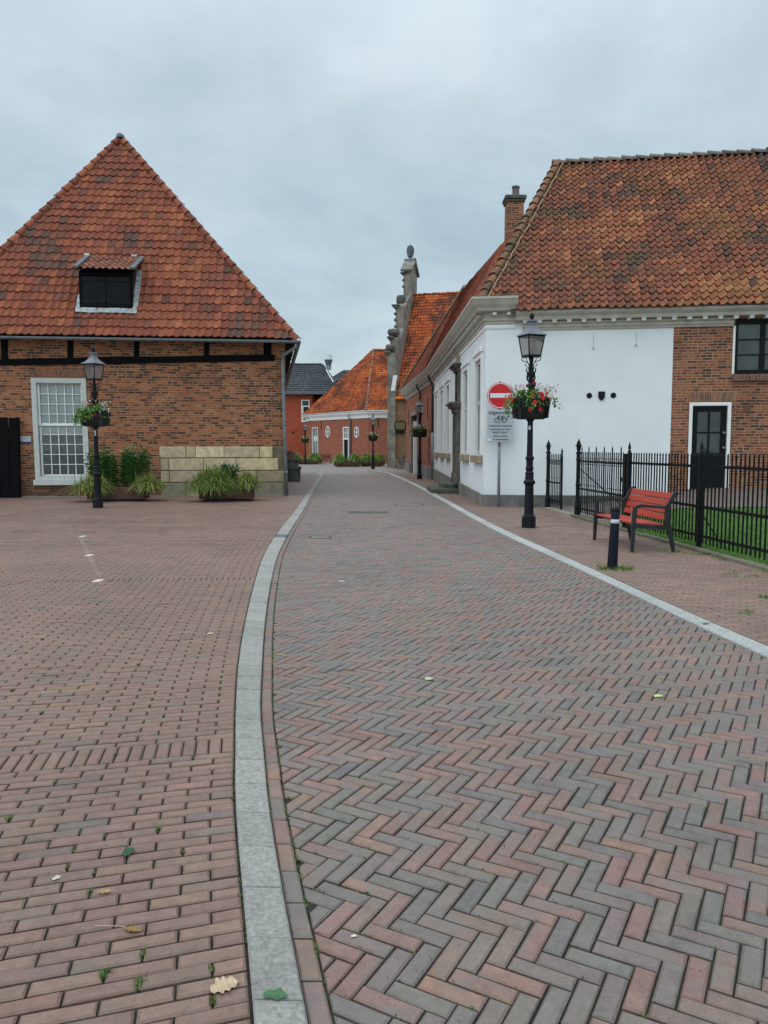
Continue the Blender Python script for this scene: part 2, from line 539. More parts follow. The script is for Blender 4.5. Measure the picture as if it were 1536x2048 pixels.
M['tile_l'] = tinted('red_pantile', rough=.85, var=.30, sc=9, bump=.45, bsc=50, spec=.2, patch=(.13, .062, .044), psc=.9, plo=.52, phi=.78, pmax=.28)
M['tile_r'] = tinted('mossy_pantile', rough=.88, var=.34, sc=10, bump=.5, bsc=55, spec=.18, patch=(.175, .135, .040), psc=.55, plo=.51, phi=.68, pmax=.65)
M['tile_o'] = tinted('orange_pantile', rough=.85, var=.28, sc=5, bump=.4, bsc=40, spec=.2, patch=(.13, .06, .04), psc=.5, plo=.5, phi=.7, pmax=.6)
M['tile_s'] = tinted('slate_tile', rough=.6, var=.2, sc=5, bump=.2, bsc=40, spec=.4)
M['mortar'] = simple('hip_mortar', (.26, .205, .13), .9, var=.2, sc=9, bump=.4)
M['leaf'] = tinted('leaf', rough=.5, var=.22, sc=20, bump=0, spec=.35)
M['petal'] = tinted('petal', rough=.6, var=.12, sc=30, bump=0, spec=.3)
M['pot'] = simple('dark_plastic_pot', (.012, .015, .014), .55, var=.2, sc=7, spec=.25)
M['lawn'] = simple('lawn_soil', (.07, .13, .028), .95, var=.3, sc=5)
M['clay'] = tinted('arch_brick', rough=.85, var=.2, sc=14, bump=.4, bsc=50)
M['wood_red'] = simple('red_brown_wood', (.10, .022, .018), .5, var=.2)
M['gold'] = simple('dull_gold', (.12, .10, .045), .5, var=.3, sc=6)
BR_L = [(.0, (.042, .026, .024)), (.20, (.078, .040, .030)), (.36, (.125, .055, .034)), (.56, (.27, .092, .044)), (.80, (.37, .128, .058)), (1.0, (.36, .165, .09))]
BR_R = [(.0, (.03, .022, .022)), (.18, (.075, .042, .034)), (.4, (.19, .066, .040)), (.7, (.30, .100, .050)), (1.0, (.30, .13, .072))]
BR_F = [(.0, (.21, .068, .044)), (.5, (.32, .102, .062)), (1.0, (.39, .135, .080))]
BR_G = [(.0, (.06, .038, .028)), (.4, (.17, .075, .040)), (1.0, (.27, .13, .065))]
BR_B = [(.0, (.32, .060, .032)), (.5, (.38, .072, .036)), (1.0, (.42, .085, .045))]
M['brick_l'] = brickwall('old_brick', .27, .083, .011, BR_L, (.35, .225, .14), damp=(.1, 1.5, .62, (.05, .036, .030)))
M['brick_r'] = brickwall('red_brick', .25, .074, .010, BR_R, (.38, .255, .165))
M['brick_f'] = brickwall('fine_brick', .22, .065, .006, BR_F, (.25, .12, .085), damp=(.0, 1.6, .3, (.16, .085, .065)))
M['brick_g'] = brickwall('weathered_brick', .26, .085, .014, BR_G, (.30, .20, .11), damp=(.2, 3.2, .7, (.15, .115, .07)))
M['brick_b'] = brickwall('bright_brick', .22, .065, .006, BR_B, (.32, .12, .075))


# ------------------------------------------------------------------ builders shared by the houses
def wall(mb, P, d, n, L, z0, z1, holes=(), depth=.14, uoff=0.0, z0fn=None):
    """vertical wall from P along unit d, outward normal n; holes (u0,u1,v0,v1) get reveals"""
    us = sorted({0.0, L, *[h[0] for h in holes], *[h[1] for h in holes]})
    vs = sorted({z0, z1, *[h[2] for h in holes], *[h[3] for h in holes]})
    pt = lambda u, v, o=0.0: (P[0] + d[0] * u + n[0] * o, P[1] + d[1] * u + n[1] * o, v)
    flip = (d[0] * n[1] - d[1] * n[0]) > 0
    def q(ps, uv):
        if flip: ps, uv = ps[::-1], uv[::-1]
        mb.poly(ps, uv=uv)
    for i in range(len(us) - 1):
        for j in range(len(vs) - 1):
            a, b, c, e = us[i], us[i + 1], vs[j], vs[j + 1]
            if any(a >= h[0] - 1e-6 and b <= h[1] + 1e-6 and c >= h[2] - 1e-6 and e <= h[3] + 1e-6 for h in holes): continue
            q([pt(a, c), pt(b, c), pt(b, e), pt(a, e)], [(a + uoff, c), (b + uoff, c), (b + uoff, e), (a + uoff, e)])
    for a, b, c, e in holes:
        for (p0, p1) in (((a, c), (a, e)), ((a, e), (b, e)), ((b, e), (b, c)), ((b, c), (a, c))):
            q([pt(*p0), pt(*p1), pt(*p1, -depth), pt(*p0, -depth)], [(p0[0] + p0[1] * .3, p0[1]), (p1[0] + p1[1] * .3, p1[1]), (p1[0] + p1[1] * .3 + depth, p1[1]), (p0[0] + p0[1] * .3 + depth, p0[1])])


def bars(mb, P, d, n, u0, u1, v0, v1, o0, o1, bev=0.0, tint=None):
    """box on a wall: u0..u1 along, v0..v1 up, o0..o1 outwards"""
    c = (P[0] + d[0] * (u0 + u1) / 2 + n[0] * (o0 + o1) / 2, P[1] + d[1] * (u0 + u1) / 2 + n[1] * (o0 + o1) / 2, (v0 + v1) / 2)
    e = ((d[0] * (u1 - u0) / 2, d[1] * (u1 - u0) / 2, 0), (n[0] * (o1 - o0) / 2, n[1] * (o1 - o0) / 2, 0), (0, 0, (v1 - v0) / 2))
    if bev: mb.bbox(c, *e, bev, tint)
    else: mb.obox(c, *e, tint)


def wpanel(mb, P, d, n, u0, u1, v0, v1, o):
    pt = lambda u, v: (P[0] + d[0] * u + n[0] * o, P[1] + d[1] * u + n[1] * o, v)
    ps = [pt(u0, v0), pt(u1, v0), pt(u1, v1), pt(u0, v1)]
    if (d[0] * n[1] - d[1] * n[0]) > 0: ps = ps[::-1]
    mb.poly(ps)


def grey_tint(pal, j, rnd):
    c = rnd.choice(pal)[1]; k = 1 + rnd.uniform(-j, j)
    return mul3(c, k)


def tint_of(pal, j=.12, rnd=random):
    tot = sum(w for w, _ in pal); x = rnd.random() * tot
    for w, c in pal:
        x -= w
        if x <= 0: break
    k = 1 + rnd.uniform(-j, j)
    return (c[0] * k * (1 + rnd.uniform(-.04, .04)), c[1] * k * (1 + rnd.uniform(-.06, .06)), c[2] * k)


PAL_L = [(.3, (.115, .062, .048)), (1.4, (.165, .064, .044)), (3, (.19, .064, .042)), (5, (.225, .070, .042)), (4, (.255, .080, .044)), (2, (.29, .098, .050))]
PAL_R = [(.4, (.105, .070, .055)), (1.4, (.135, .075, .058)), (2.6, (.17, .078, .056)), (4, (.215, .086, .056)), (4, (.25, .096, .058)), (3, (.29, .115, .064)), (1.2, (.33, .145, .075))]
PAL_RS = [(1, (.13, .055, .04)), (3, (.20, .062, .042)), (4, (.24, .07, .042)), (2, (.28, .085, .046))]
PAL_O = [(1.2, (.12, .050, .034)), (2.4, (.20, .058, .032)), (3, (.28, .072, .032)), (4, (.36, .088, .032)), (3, (.43, .108, .034)), (1, (.48, .14, .042))]
PAL_S = [(3, (.030, .038, .046)), (2, (.040, .048, .055)), (1, (.055, .062, .068))]


def tile_tint(pal, u, v, rnd):
    """neighbouring tiles come from the same batch: the clay colour drifts over the slope, with odd ones out"""
    if rnd.random() < .16: return tint_of(pal, .16, rnd)
    q = .5 + .85 * noise.fractal(Vector((u * .42, v * .55, len(pal) * 3.7)), .8, 2.0, 4) + rnd.gauss(0, .17)
    q = min(.999, max(0, q))
    tot = sum(w for w, _ in pal); x = q * tot
    for w, c in pal:
        x -= w
        if x <= 0: break
    k = rnd.gauss(1, .085)
    return (c[0] * k * rnd.uniform(.96, 1.04), c[1] * k * rnd.uniform(.94, 1.06), c[2] * k)


def tprof(ph, amp):
    if ph < .68: return -math.sin(PI * ph / .68) * amp
    return math.sin(PI * (ph - .68) / .32) * amp * .75


def tiles(mb, O, U, V, N, vmax, nrows, pitch, uL, uR, pal, amp=.035, seg=6, lap=.05, lift=.035, lip=.022, jit=1.0, skip=None, pt=None):
    """rows of overlapping pantiles on the plane O + u*U + v*V"""
    rl = vmax / nrows
    rnd = random.Random(int(vmax * 1000) + nrows)
    for k in range(nrows):
        v0, v1 = k * rl, (k + 1) * rl + lap
        vv1 = min((k + 1) * rl, vmax - 1e-4)
        a0, b0, a1, b1 = uL(v0), uR(v0), uL(vv1), uR(vv1)
        lo, hi = min(a0, a1), max(b0, b1)
        if hi - lo < .02: continue
        wob = [rnd.uniform(-.012, .012) * jit for _ in range(4)]
        for ti in range(math.floor(lo / pitch), math.floor(hi / pitch) + 1):
            us = [ti * pitch + pitch * s / seg for s in range(seg + 1)]
            if us[-1] < lo or us[0] > hi: continue
            if skip and skip(us[seg // 2], (v0 + v1) / 2): continue
            tn = tile_tint(pal, us[seg // 2], v0, rnd)
            hj, vj = rnd.uniform(-.009, .012) * jit, rnd.uniform(-.014, .014) * jit
            if rnd.random() < .012: vj -= .05 * rnd.random()
            lo_pts = []; hi_pts = []
            for s, u in enumerate(us):
                h = tprof(s / seg, amp) + .022 * noise.noise(Vector((u * .7, v0 * .7, 5.0)))
                sag = .020 * noise.noise(Vector((u * .55, k * 1.7, 9.0)))
                ua, ub = min(max(u, a0), b0), min(max(u, a1), b1)
                lo_pts.append((ua, v0 + vj + sag, h + lift + hj)); hi_pts.append((ub, v1, h + hj * .5))
            for s in range(seg):
                if lo_pts[s][0] >= lo_pts[s + 1][0] - 1e-5 and hi_pts[s][0] >= hi_pts[s + 1][0] - 1e-5: continue
                P = [(pt(*q) if pt else mad(O, (U, q[0]), (V, q[1]), (N, q[2]))) for q in (lo_pts[s], lo_pts[s + 1], hi_pts[s + 1], hi_pts[s])]
                mb.poly(P, tint=tn)
                if lip and lo_pts[s][0] < lo_pts[s + 1][0]:
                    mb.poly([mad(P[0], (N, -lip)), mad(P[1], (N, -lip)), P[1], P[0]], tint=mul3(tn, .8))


def hip_tiles(mb, A, B, up, r, ln, pal, rnd=random, n=8, lift=.03):
    d = nrm(sub3(B, A)); L = math.sqrt(dot(sub3(B, A), sub3(B, A)))
    side = nrm(cross(d, up)); up2 = cross(side, d)
    cnt = max(1, round(L / ln)); ln = L / cnt
    for k in range(cnt):
        tn = tint_of(pal, .15, rnd)
        pts = []
        rr = r * rnd.uniform(.94, 1.06); dj = rnd.uniform(-.01, .01)
        for e, (s, rad, hh) in enumerate(((k * ln - .03, rr * 1.1, lift), ((k + 1) * ln + .05, rr * .86, -lift * .4))):
            for i in range(n + 1):
                an = PI * (i / n) * 1.15 - PI * .075
                pts.append(mad(A, (d, s), (side, rad * math.cos(an)), (up2, rad * math.sin(an) * .8 + hh + dj - .02)))
        fs = [(i, i + 1, n + 2 + i, n + 1 + i) for i in range(n)]
        mb.faces(pts, fs, tn)
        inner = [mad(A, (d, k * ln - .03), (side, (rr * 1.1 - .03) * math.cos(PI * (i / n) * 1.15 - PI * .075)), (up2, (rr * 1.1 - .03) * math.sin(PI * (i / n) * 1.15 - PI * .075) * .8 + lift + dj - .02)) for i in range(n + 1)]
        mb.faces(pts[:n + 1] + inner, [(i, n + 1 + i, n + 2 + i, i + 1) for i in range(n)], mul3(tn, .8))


# ================================================================== GROUND
def interp(tab, y):
    if y <= tab[0][0]:
        a, b = tab[0], tab[1]
    else:
        for i in range(len(tab) - 1):
            if tab[i][0] <= y <= tab[i + 1][0]:
                a, b = tab[i], tab[i + 1]
                break
        else:
            a, b = tab[-2], tab[-1]
    t = (y - a[0]) / (b[0] - a[0])
    return a[1] + (b[1] - a[1]) * t


def smooth_tab(tab, step=.5):
    """Catmull-Rom through (y, x) pairs, resampled"""
    out = []
    for i in range(len(tab) - 1):
        p0 = tab[max(i - 1, 0)]; p1 = tab[i]; p2 = tab[i + 1]; p3 = tab[min(i + 2, len(tab) - 1)]
        n = max(2, int((p2[0] - p1[0]) / step))
        m1 = (p2[1] - p0[1]) / (p2[0] - p0[0]); m2 = (p3[1] - p1[1]) / (p3[0] - p1[0]); h = p2[0] - p1[0]
        for k in range(n):
            t = k / n
            out.append((p1[0] + h * t, (2 * t ** 3 - 3 * t * t + 1) * p1[1] + (t ** 3 - 2 * t * t + t) * h * m1 + (-2 * t ** 3 + 3 * t * t) * p2[1] + (t ** 3 - t * t) * h * m2))
    out.append(tab[-1])
    return out


KL = smooth_tab([(.9, -.11), (1.3, -.20), (2.02, -.36), (2.62, -.50), (3.4, -.68), (3.98, -.79), (4.61, -.91), (5.6, -1.08), (6.7, -1.24), (8.63, -1.49), (11.51, -1.81), (14.9, -2.05), (19.25, -2.27), (28, -2.79), (36, -3.27), (42, -3.62), (47, -3.95)])
KR = smooth_tab([(.9, .04), (1.3, -.05), (2.02, -.21), (2.62, -.355), (3.4, -.53), (3.98, -.64), (4.61, -.76), (5.6, -.905), (6.7, -1.06), (8.63, -1.30), (11.51, -1.60), (14.9, -1.83), (19.25, -2.06), (28, -2.59), (36, -3.05), (42, -3.39), (47, -3.70)])
RO = smooth_tab([(.9, 4.3), (3, 3.62), (4.5, 3.33), (6.13, 3.11), (7.4, 2.985), (9.95, 2.80), (15.57, 2.36), (23.49, 2.0), (32.5, 1.60), (44, .92), (49, .5)])
RI = smooth_tab([(.9, 4.15), (3, 3.47), (4.5, 3.18), (5.85, 2.975), (6.86, 2.87), (9.48, 2.68), (15.57, 2.17), (26, 1.70), (36, 1.20), (46.7, .48), (49, .30)])
SZ = -.022                                   # the carriageway lies a little below the kerbs
GUT = .078

ground = MB()
ground.poly([(-1500, -300, -.09), (1500, -300, -.09), (1500, 2500, -.09), (-1500, 2500, -.09)])
ground.build('ground', M['soil'], kind='structure')

rg = random.Random(5)
PAL_ST = [(3, (.170, .143, .128)), (2, (.190, .146, .128)), (4, (.238, .140, .116)), (3, (.216, .142, .120)), (.7, (.142, .130, .121)), (.2, (.27, .152, .115))]
PAL_SQ = [(5, (.226, .136, .109)), (5, (.236, .140, .110)), (3, (.212, .134, .109)), (.7, (.185, .130, .111)), (.12, (.165, .13, .117))]
PAL_PV = [(4, (.246, .153, .120)), (4, (.230, .147, .119)), (2, (.262, .160, .123)), (1, (.205, .142, .121))]
PAL_KB = [(4, (.300, .288, .268)), (3, (.280, .269, .250)), (2, (.318, .304, .283))]
PAL_KW = [(4, (.375, .372, .362)), (3, (.35, .348, .338)), (2, (.40, .396, .385))]


def paver(mb, q, z, near, tint, bev=.006, hgt=.03):
    """one paving brick from its four top corners (CCW): bevelled block near by, plain top far away"""
    if not near:
        mb.poly([(p[0], p[1], z) for p in q], tint=tint)
        return
    tx, ty = rg.gauss(0, .006), rg.gauss(0, .006)
    n = len(q)
    cx = sum(p[0] for p in q) / n; cy = sum(p[1] for p in q) / n
    zz = lambda p, o: z + o + (p[0] - cx) * tx + (p[1] - cy) * ty
    inn = []
    for i in range(n):
        a, p, b = q[i - 1], q[i], q[(i + 1) % n]
        d1 = (a[0] - p[0], a[1] - p[1]); d2 = (b[0] - p[0], b[1] - p[1])
        l1 = math.hypot(*d1) or 1; l2 = math.hypot(*d2) or 1
        k1, k2 = min(bev, l1 * .4) * rg.uniform(.7, 1.5), min(bev, l2 * .4) * rg.uniform(.7, 1.5)
        inn.append((p[0] + d1[0] / l1 * k1 + d2[0] / l2 * k2, p[1] + d1[1] / l1 * k1 + d2[1] / l2 * k2))
    pts = [(p[0], p[1], zz(p, 0)) for p in inn] + [(p[0], p[1], zz(p, -bev * .75)) for p in q] + [(p[0], p[1], z - hgt) for p in q]
    mb.faces(pts, [tuple(range(n))], tint)
    i0 = len(mb.v) - 3 * n
    # bevel and side faces are darker, so the joints read wider
    edge_tint = mul3(tint, .80)
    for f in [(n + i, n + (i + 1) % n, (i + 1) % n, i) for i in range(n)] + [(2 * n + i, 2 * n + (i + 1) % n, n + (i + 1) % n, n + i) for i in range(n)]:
        mb.f.append(tuple(k + i0 for k in f)); mb.t.append(edge_tint); mb.m.append(mb.mi); mb.uv.append(None)


def clip_half(q, P, N):
    """keep the side of line (P, N) with N pointing inward"""
    out = []
    for i in range(len(q)):
        a, b = q[i], q[(i + 1) % len(q)]
        da = (a[0] - P[0]) * N[0] + (a[1] - P[1]) * N[1]; db = (b[0] - P[0]) * N[0] + (b[1] - P[1]) * N[1]
        if da >= 0: out.append(a)
        if da * db < 0:
            t = da / (da - db)
            out.append((a[0] + (b[0] - a[0]) * t, a[1] + (b[1] - a[1]) * t))
    return out


def strip(mb, fl, fr, y0, y1, z, step=1.0, mi=None):
    n = max(1, int((y1 - y0) / step))
    for k in range(n):
        a = y0 + (y1 - y0) * k / n; b = y0 + (y1 - y0) * (k + 1) / n
        mb.poly([(fl(a), a, z), (fr(a), a, z), (fr(b), b, z), (fl(b), b, z)], mi=mi)


# ---- carriageway in herringbone
st = MB()
FAR = 48.0
xl = lambda y: interp(KR, y) + GUT
xr = lambda y: interp(RI, y)
c_ = .0705
e1 = (math.cos(math.radians(-29)), math.sin(math.radians(-29))); e2 = (-e1[1], e1[0])
gp_ = .0036
pad = gp_
Jmax = int(54 / c_)
for j in range(-80, Jmax):
    for kind in (0, 1):
        # centre of the row's reachable i range from the street corridor
        lo, hi = None, None
        base = (j * c_ * e2[0], j * c_ * e2[1])
        i0 = int((-4.4 - base[0]) / (e1[0] * c_)); i1 = int((4.6 - base[0]) / (e1[0] * c_))
        r0 = j % 6 if kind == 0 else (j + 5) % 6
        i = i0 - ((i0 - r0) % 6)
        while i <= i1:
            if kind == 0: u0, u1, w0, w1 = i, i + 3, j, j + 1
            else: u0, u1, w0, w1 = i, i + 1, j, j + 3
            i += 6
            cu, cw = (u0 + u1) / 2 * c_, (w0 + w1) / 2 * c_
            X, Y = cu * e1[0] + cw * e2[0], cu * e1[1] + cw * e2[1]
            if Y < .95 or Y > FAR: continue
            if abs(X) > .53 * Y + 3.2: continue
            a, b = xl(Y), xr(Y)
            if X < a - .13 or X > b + .13: continue
            near = Y < 12 + 9 * rg.random()
            g = gp_ * min(1, max(.35, 1.15 - (Y - 8.5) * .045))
            jx, jy = (rg.gauss(0, .0012), rg.gauss(0, .0012)) if near else (0, 0)
            q = []
            for (su, sw) in ((u0 * c_ + g, w0 * c_ + g), (u1 * c_ - g, w0 * c_ + g), (u1 * c_ - g, w1 * c_ - g), (u0 * c_ + g, w1 * c_ - g)):
                q.append((su * e1[0] + sw * e2[0] + jx, su * e1[1] + sw * e2[1] + jy))
            if X < a + .13:
                s = (xl(Y + .2) - xl(Y - .2)) / .4
                q = clip_half(q, (a + .004, Y), (1, -s))
            elif X > b - .13:
                s = (xr(Y + .2) - xr(Y - .2)) / .4
                q = clip_half(q, (b - .004, Y), (-1, s))
            if len(q) < 3: continue
            ar = abs(sum(q[k - 1][0] * q[k][1] - q[k][0] * q[k - 1][1] for k in range(len(q)))) / 2
            if ar < .0012: continue
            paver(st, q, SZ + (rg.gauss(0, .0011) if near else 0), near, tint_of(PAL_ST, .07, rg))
# gutter row of bricks lying along the kerb
y = 1.0
while y < FAR:
    L = .205
    near = y < 9
    a = [(interp(KR, yy) + .006, yy) for yy in (y + .004, y + L - .004)]
    b = [(interp(KR, yy) + GUT - .004 + rg.uniform(-.002, .002), yy) for yy in (y + .004, y + L - .004)]
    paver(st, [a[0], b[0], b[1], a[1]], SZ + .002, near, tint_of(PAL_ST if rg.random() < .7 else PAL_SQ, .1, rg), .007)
    y += L
st.mi = 1
strip(st, lambda y: interp(KR, y), xr, .9, FAR, SZ - .011)
st.mi = 2
strip(st, lambda y: interp(KR, y), xr, FAR - .02, 49, SZ - .004)
st.poly([(-3.9, 49, SZ), (.3, 49, SZ), (-1.2, 56.5, SZ), (-8, 63, SZ), (-40, 70, SZ), (-40, 59, SZ), (-9, 56.6, SZ), (-5.6, 54, SZ)])
st.build('street', [M['paver_street'], M['bed'], M['far_paving']], kind='structure')

# ---- square on the left, rows that fan out from the kerb
ANG = [(.9, 19), (1.6, 18), (2.4, 17), (3.1, 15.8), (4.05, 14), (4.8, 11.8), (6.0, 8.6), (8.0, 5.2), (12.0, 3.2), (26.0, 2.0), (50, 1)]
sq = MB()
tufts = []


def SQ(u, v):
    return (interp(KL, v) - u, v - math.tan(math.radians(interp(ANG, v))) * u)


v = 1.0
row = 0
W_ = .066
while v < 47:
    near = v < 12 + 8 * rg.random()
    sold = (3.93 < v < 3.99) or (9.28 < v < 9.345)
    wv = .205 if sold else W_
    lu = W_ if sold else .205
    u = .006 if sold else (.006 - (rg.choice((0, .5)) if False else (.1025 if row % 2 else 0)))
    g = min(.0037, max(.0016, .0042 - (v - 8.5) * .0002))
    while True:
        ua, ub = max(u, .006), u + lu
        u = ub
        x, y = SQ((ua + ub) / 2, v)
        if x < -.55 * max(y, 0) - 3.4: break
        if v > 26.2 and x < -3.35 - (v - 26.3) * .15: break
        if ub - ua < .03: continue
        if y < .2: break
        j = rg.gauss(0, .0016) if near else 0
        q = [SQ(ub - g, v + g + j), SQ(ua + g, v + g + j), SQ(ua + g, v + wv - g + j), SQ(ub - g, v + wv - g + j)]
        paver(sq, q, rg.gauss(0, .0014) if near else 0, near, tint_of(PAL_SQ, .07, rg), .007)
        if v < 11: tufts.append((*SQ(ub, v + wv / 2), ub, v))
    v += wv
    row += 1
sq.mi = 1
for k in range(60):
    va, vb = .9 + k * .435, .9 + (k + 1) * .435
    ub = lambda v: .62 * v + 4.0
    n = 6
    for i in range(n):
        P = [SQ(ub(vb) * (i + 1) / n, vb), SQ(ub(va) * (i + 1) / n, va), SQ(ub(va) * i / n, va), SQ(ub(vb) * i / n, vb)]
        sq.poly([(p[0], p[1], -.012) for p in P])
sq.mi = 2
strip(sq, lambda y: -3.33 - (y - 26.3) * .15 - .3, lambda y: interp(KL, y), 26.2, 47, -.010)
sq.poly([(-6.8, 47, -.006), (-3.95, 47, -.006), (-4.3, 50.5, -.006), (-5.6, 53.6, -.006), (-9, 56.2, -.006), (-30, 57, -.006), (-30, 47, -.006)])
sq.build('square', [M['paver'], M['bed'], M['far_paving']], kind='structure')

# ---- pavement on the right
pv = MB()
FL = lambda y: 4.62 + max(0.0, 18.3 - y) * .066          # foot of the iron fence
def plim(y):
    if y < 18.2: return FL(y) - .10
    if y < 21.1: return 4.50
    if y < 21.5: return 4.5 - (y - 21.1) * 4.0
    return 2.80
v = 1.2
row = 0
tr = math.tan(math.radians(-4.0))
while v < 49:
    near = v < 14 + 6 * rg.random()
    u = .012 - (.1025 if row % 2 else 0)
    x0 = interp(RO, v)
    lim = plim(v) - x0
    g = .0038
    while u < lim:
        ua, ub = max(u, .012), min(u + .205, lim)
        u += .205
        if ub - ua < .02: continue
        x = x0 + (ua + ub) / 2
        if x > .53 * v + 3.4: break
        q = [(x0 + ua + g, v + g + tr * ua), (x0 + ub - g, v + g + tr * ub), (x0 + ub - g, v + W_ - g + tr * ub), (x0 + ua + g, v + W_ - g + tr * ua)]
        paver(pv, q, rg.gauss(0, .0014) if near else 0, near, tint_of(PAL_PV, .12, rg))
    v += W_
    row += 1
pv.mi = 1
strip(pv, lambda y: interp(RO, y), lambda y: plim(y) + .1, 1.0, 49, -.012, .4)
pv.mi = 2
pv.poly([(.5, 49, -.006), (2.9, 49, -.006), (2.6, 66, -.006), (-1.2, 66, -.006), (-1.3, 58.5, -.006), (-.6, 55, -.006)])
pv.build('pavement', [M['paver'], M['bed'], M['far_paving']], kind='structure')
pz = MB()
pz.poly([(-60, 56, -.03), (40, 56, -.03), (40, 140, -.03), (-60, 140, -.03)])
pz.build('plaza', M['far_paving'], kind='structure')


# ---- kerbs
def kerb(name, lf, rf, y0, y1, lens, pal, top, drop, dark=()):
    k = MB()
    y = y0
    while y < y1:
        L = lens(y)
        e = min(y + L - .003, y1)
        a = [(lf(y), y), (rf(y), y), (rf(e), e), (lf(e), e)]
        tn = grey_tint(pal, .05, rg)
        if any(d0 < (y + e) / 2 < d1 for d0, d1 in dark): tn = (.13, .135, .135)
        zt = top + rg.gauss(0, .0012)
        b = .007
        inn = [(a[0][0] + b, a[0][1] + .002), (a[1][0] - b, a[1][1] + .002), (a[2][0] - b, a[2][1] - .002), (a[3][0] + b, a[3][1] - .002)]
        pts = [(p[0], p[1], zt - (drop if i in (1, 2) and drop > 0 else -drop if i in (0, 3) and drop < 0 else 0)) for i, p in enumerate(inn)]
        pts += [(p[0], p[1], zt - .008 - (drop if i in (1, 2) and drop > 0 else -drop if i in (0, 3) and drop < 0 else 0)) for i, p in enumerate(a)]
        pts += [(p[0], p[1], -.05) for p in a]
        fs = [(0, 1, 2, 3)] + [(4 + i, 4 + (i + 1) % 4, (i + 1) % 4, i) for i in range(4)] + [(8 + i, 8 + (i + 1) % 4, 4 + (i + 1) % 4, 4 + i) for i in range(4)]
        k.faces(pts, fs, tn)
        y += L
    return k


kb = kerb('kerb', lambda y: interp(KL, y), lambda y: interp(KR, y), .95, 47, lambda y: .29 if y < 12 else .5, PAL_KB, .008, .004, dark=((14.0, 14.5),))
# the far bend of the left kerb
bend = [(-3.95, 47), (-4.1, 49), (-4.45, 51), (-5.2, 53), (-6.3, 54.6), (-8.2, 55.8), (-12, 56.3), (-20, 56.8)]
for (a, b) in zip(bend, bend[1:]):
    d = nrm((b[0] - a[0], b[1] - a[1], 0)); n = (d[1], -d[0])
    kb.poly([(a[0], a[1], .008), (a[0] + n[0] * .26, a[1] + n[1] * .26, .006), (b[0] + n[0] * .26, b[1] + n[1] * .26, .006), (b[0], b[1], .008)], tint=(.34, .35, .35))
kb.build('kerb', M['kerb'], kind='structure')
kr = kerb('kerb', lambda y: interp(RI, y), lambda y: interp(RO, y) - .014, .95, 49, lambda y: 1.0, PAL_KW, .010, -.014)
bend = [(.48, 49), (-.1, 52.4), (-.9, 55.4), (-1.8, 57.2)]
for (a, b) in zip(bend, bend[1:]):
    kr.poly([(a[0], a[1], .01), (b[0], b[1], .01), (b[0] - .17, b[1] - .06, .0), (a[0] - .17, a[1] - .03, .0)], tint=(.42, .44, .45))
kr.build('kerb', M['kerb'], kind='structure')

# ---- moss and small grass in the joints of the square and along the kerb
def blades(mb, x, y, z, n, r, h, w, pal, rnd, lean=.6):
    for _ in range(n):
        a = rnd.uniform(0, 2 * PI); rr = r * math.sqrt(rnd.random())
        bx, by = x + rr * math.cos(a), y + rr * math.sin(a)
        hh = h * rnd.uniform(.5, 1.2); an = rnd.uniform(0, 2 * PI); ww = w * rnd.uniform(.7, 1.3)
        lx, ly = math.cos(an) * hh * lean * rnd.random(), math.sin(an) * hh * lean * rnd.random()
        sx, sy = -math.sin(an) * ww, math.cos(an) * ww
        tn = tint_of(pal, .25, rnd)
        mb.poly([(bx - sx, by - sy, z), (bx + sx, by + sy, z), (bx + lx * .5 + sx * .7, by + ly * .5 + sy * .7, z + hh * .6), (bx + lx, by + ly, z + hh), (bx + lx * .5 - sx * .7, by + ly * .5 - sy * .7, z + hh * .6)], tint=tn)


PAL_MOSS = [(3, (.065, .135, .024)), (3, (.09, .165, .034)), (1, (.13, .16, .045)), (1, (.055, .08, .02))]
ms = MB()
rm = random.Random(21)
for (x, y, u, v) in tufts:
    cl_ = noise.noise(Vector((x * 1.6, y * 1.1, 3.1)))
    pz_ = .05 + .42 * math.exp(-u / .45) * (.5 + cl_) + max(0, cl_ - .08) * 1.1
    if v > 5.5: pz_ *= .45
    if rm.random() < pz_:
        ln = rm.uniform(.25, 1.0); h_ = rm.choice((.007, .008, .010, .018))
        for s in range(7 if v < 6 else 4):
            blades(ms, x + rm.gauss(0, .0025), y + rm.uniform(-.032, .032) * ln, -.006, 4, .006, h_ * rm.uniform(.6, 1.3), .0030, PAL_MOSS, rm, 1.6)
for k in range(620):
    y = 1.6 + 9.5 * rm.random() ** 1.4
    side = rm.random()
    if noise.noise(Vector((y * 2.1, side > .6, 0))) < -.05: continue
    x = interp(KL, y) - .001 if side < .45 else (interp(KR, y) + .003 if side < .62 else interp(KR, y) + GUT)
    blades(ms, x + rm.gauss(0, .003), y, -.012 if side < .45 else SZ - .01, 6, .010, .014, .003, PAL_MOSS, rm, 1.3)
for k in range(240):        # wide damp patches between the rows further back
    x, y = rm.uniform(-8, -1.5), rm.uniform(6, 17)
    if x > interp(KL, y) or noise.noise(Vector((x * .5, y * .5, 9))) < .12: continue
    blades(ms, x, y, -.008, 5, .03, .012, .004, PAL_MOSS, rm, 1.2)
for k in range(900):        # some also grows in the herringbone near the gutter
    y = 1.7 + rm.random() * 5; x = interp(KR, y) + GUT + abs(rm.gauss(0, .5 if k % 2 else 1.8))
    if x > .52 * y + .2: continue
    w0 = (x * e2[0] + y * e2[1]); w0 = round(w0 / c_) * c_
    uu = x * e1[0] + y * e1[1]
    blades(ms, uu * e1[0] + w0 * e2[0], uu * e1[1] + w0 * e2[1], SZ - .008, 3, .010, .012, .003, PAL_MOSS, rm, 1.2)
ms.build('moss', M['leaf'], kind='stuff', label='green moss growing in the joints of the brick paving')

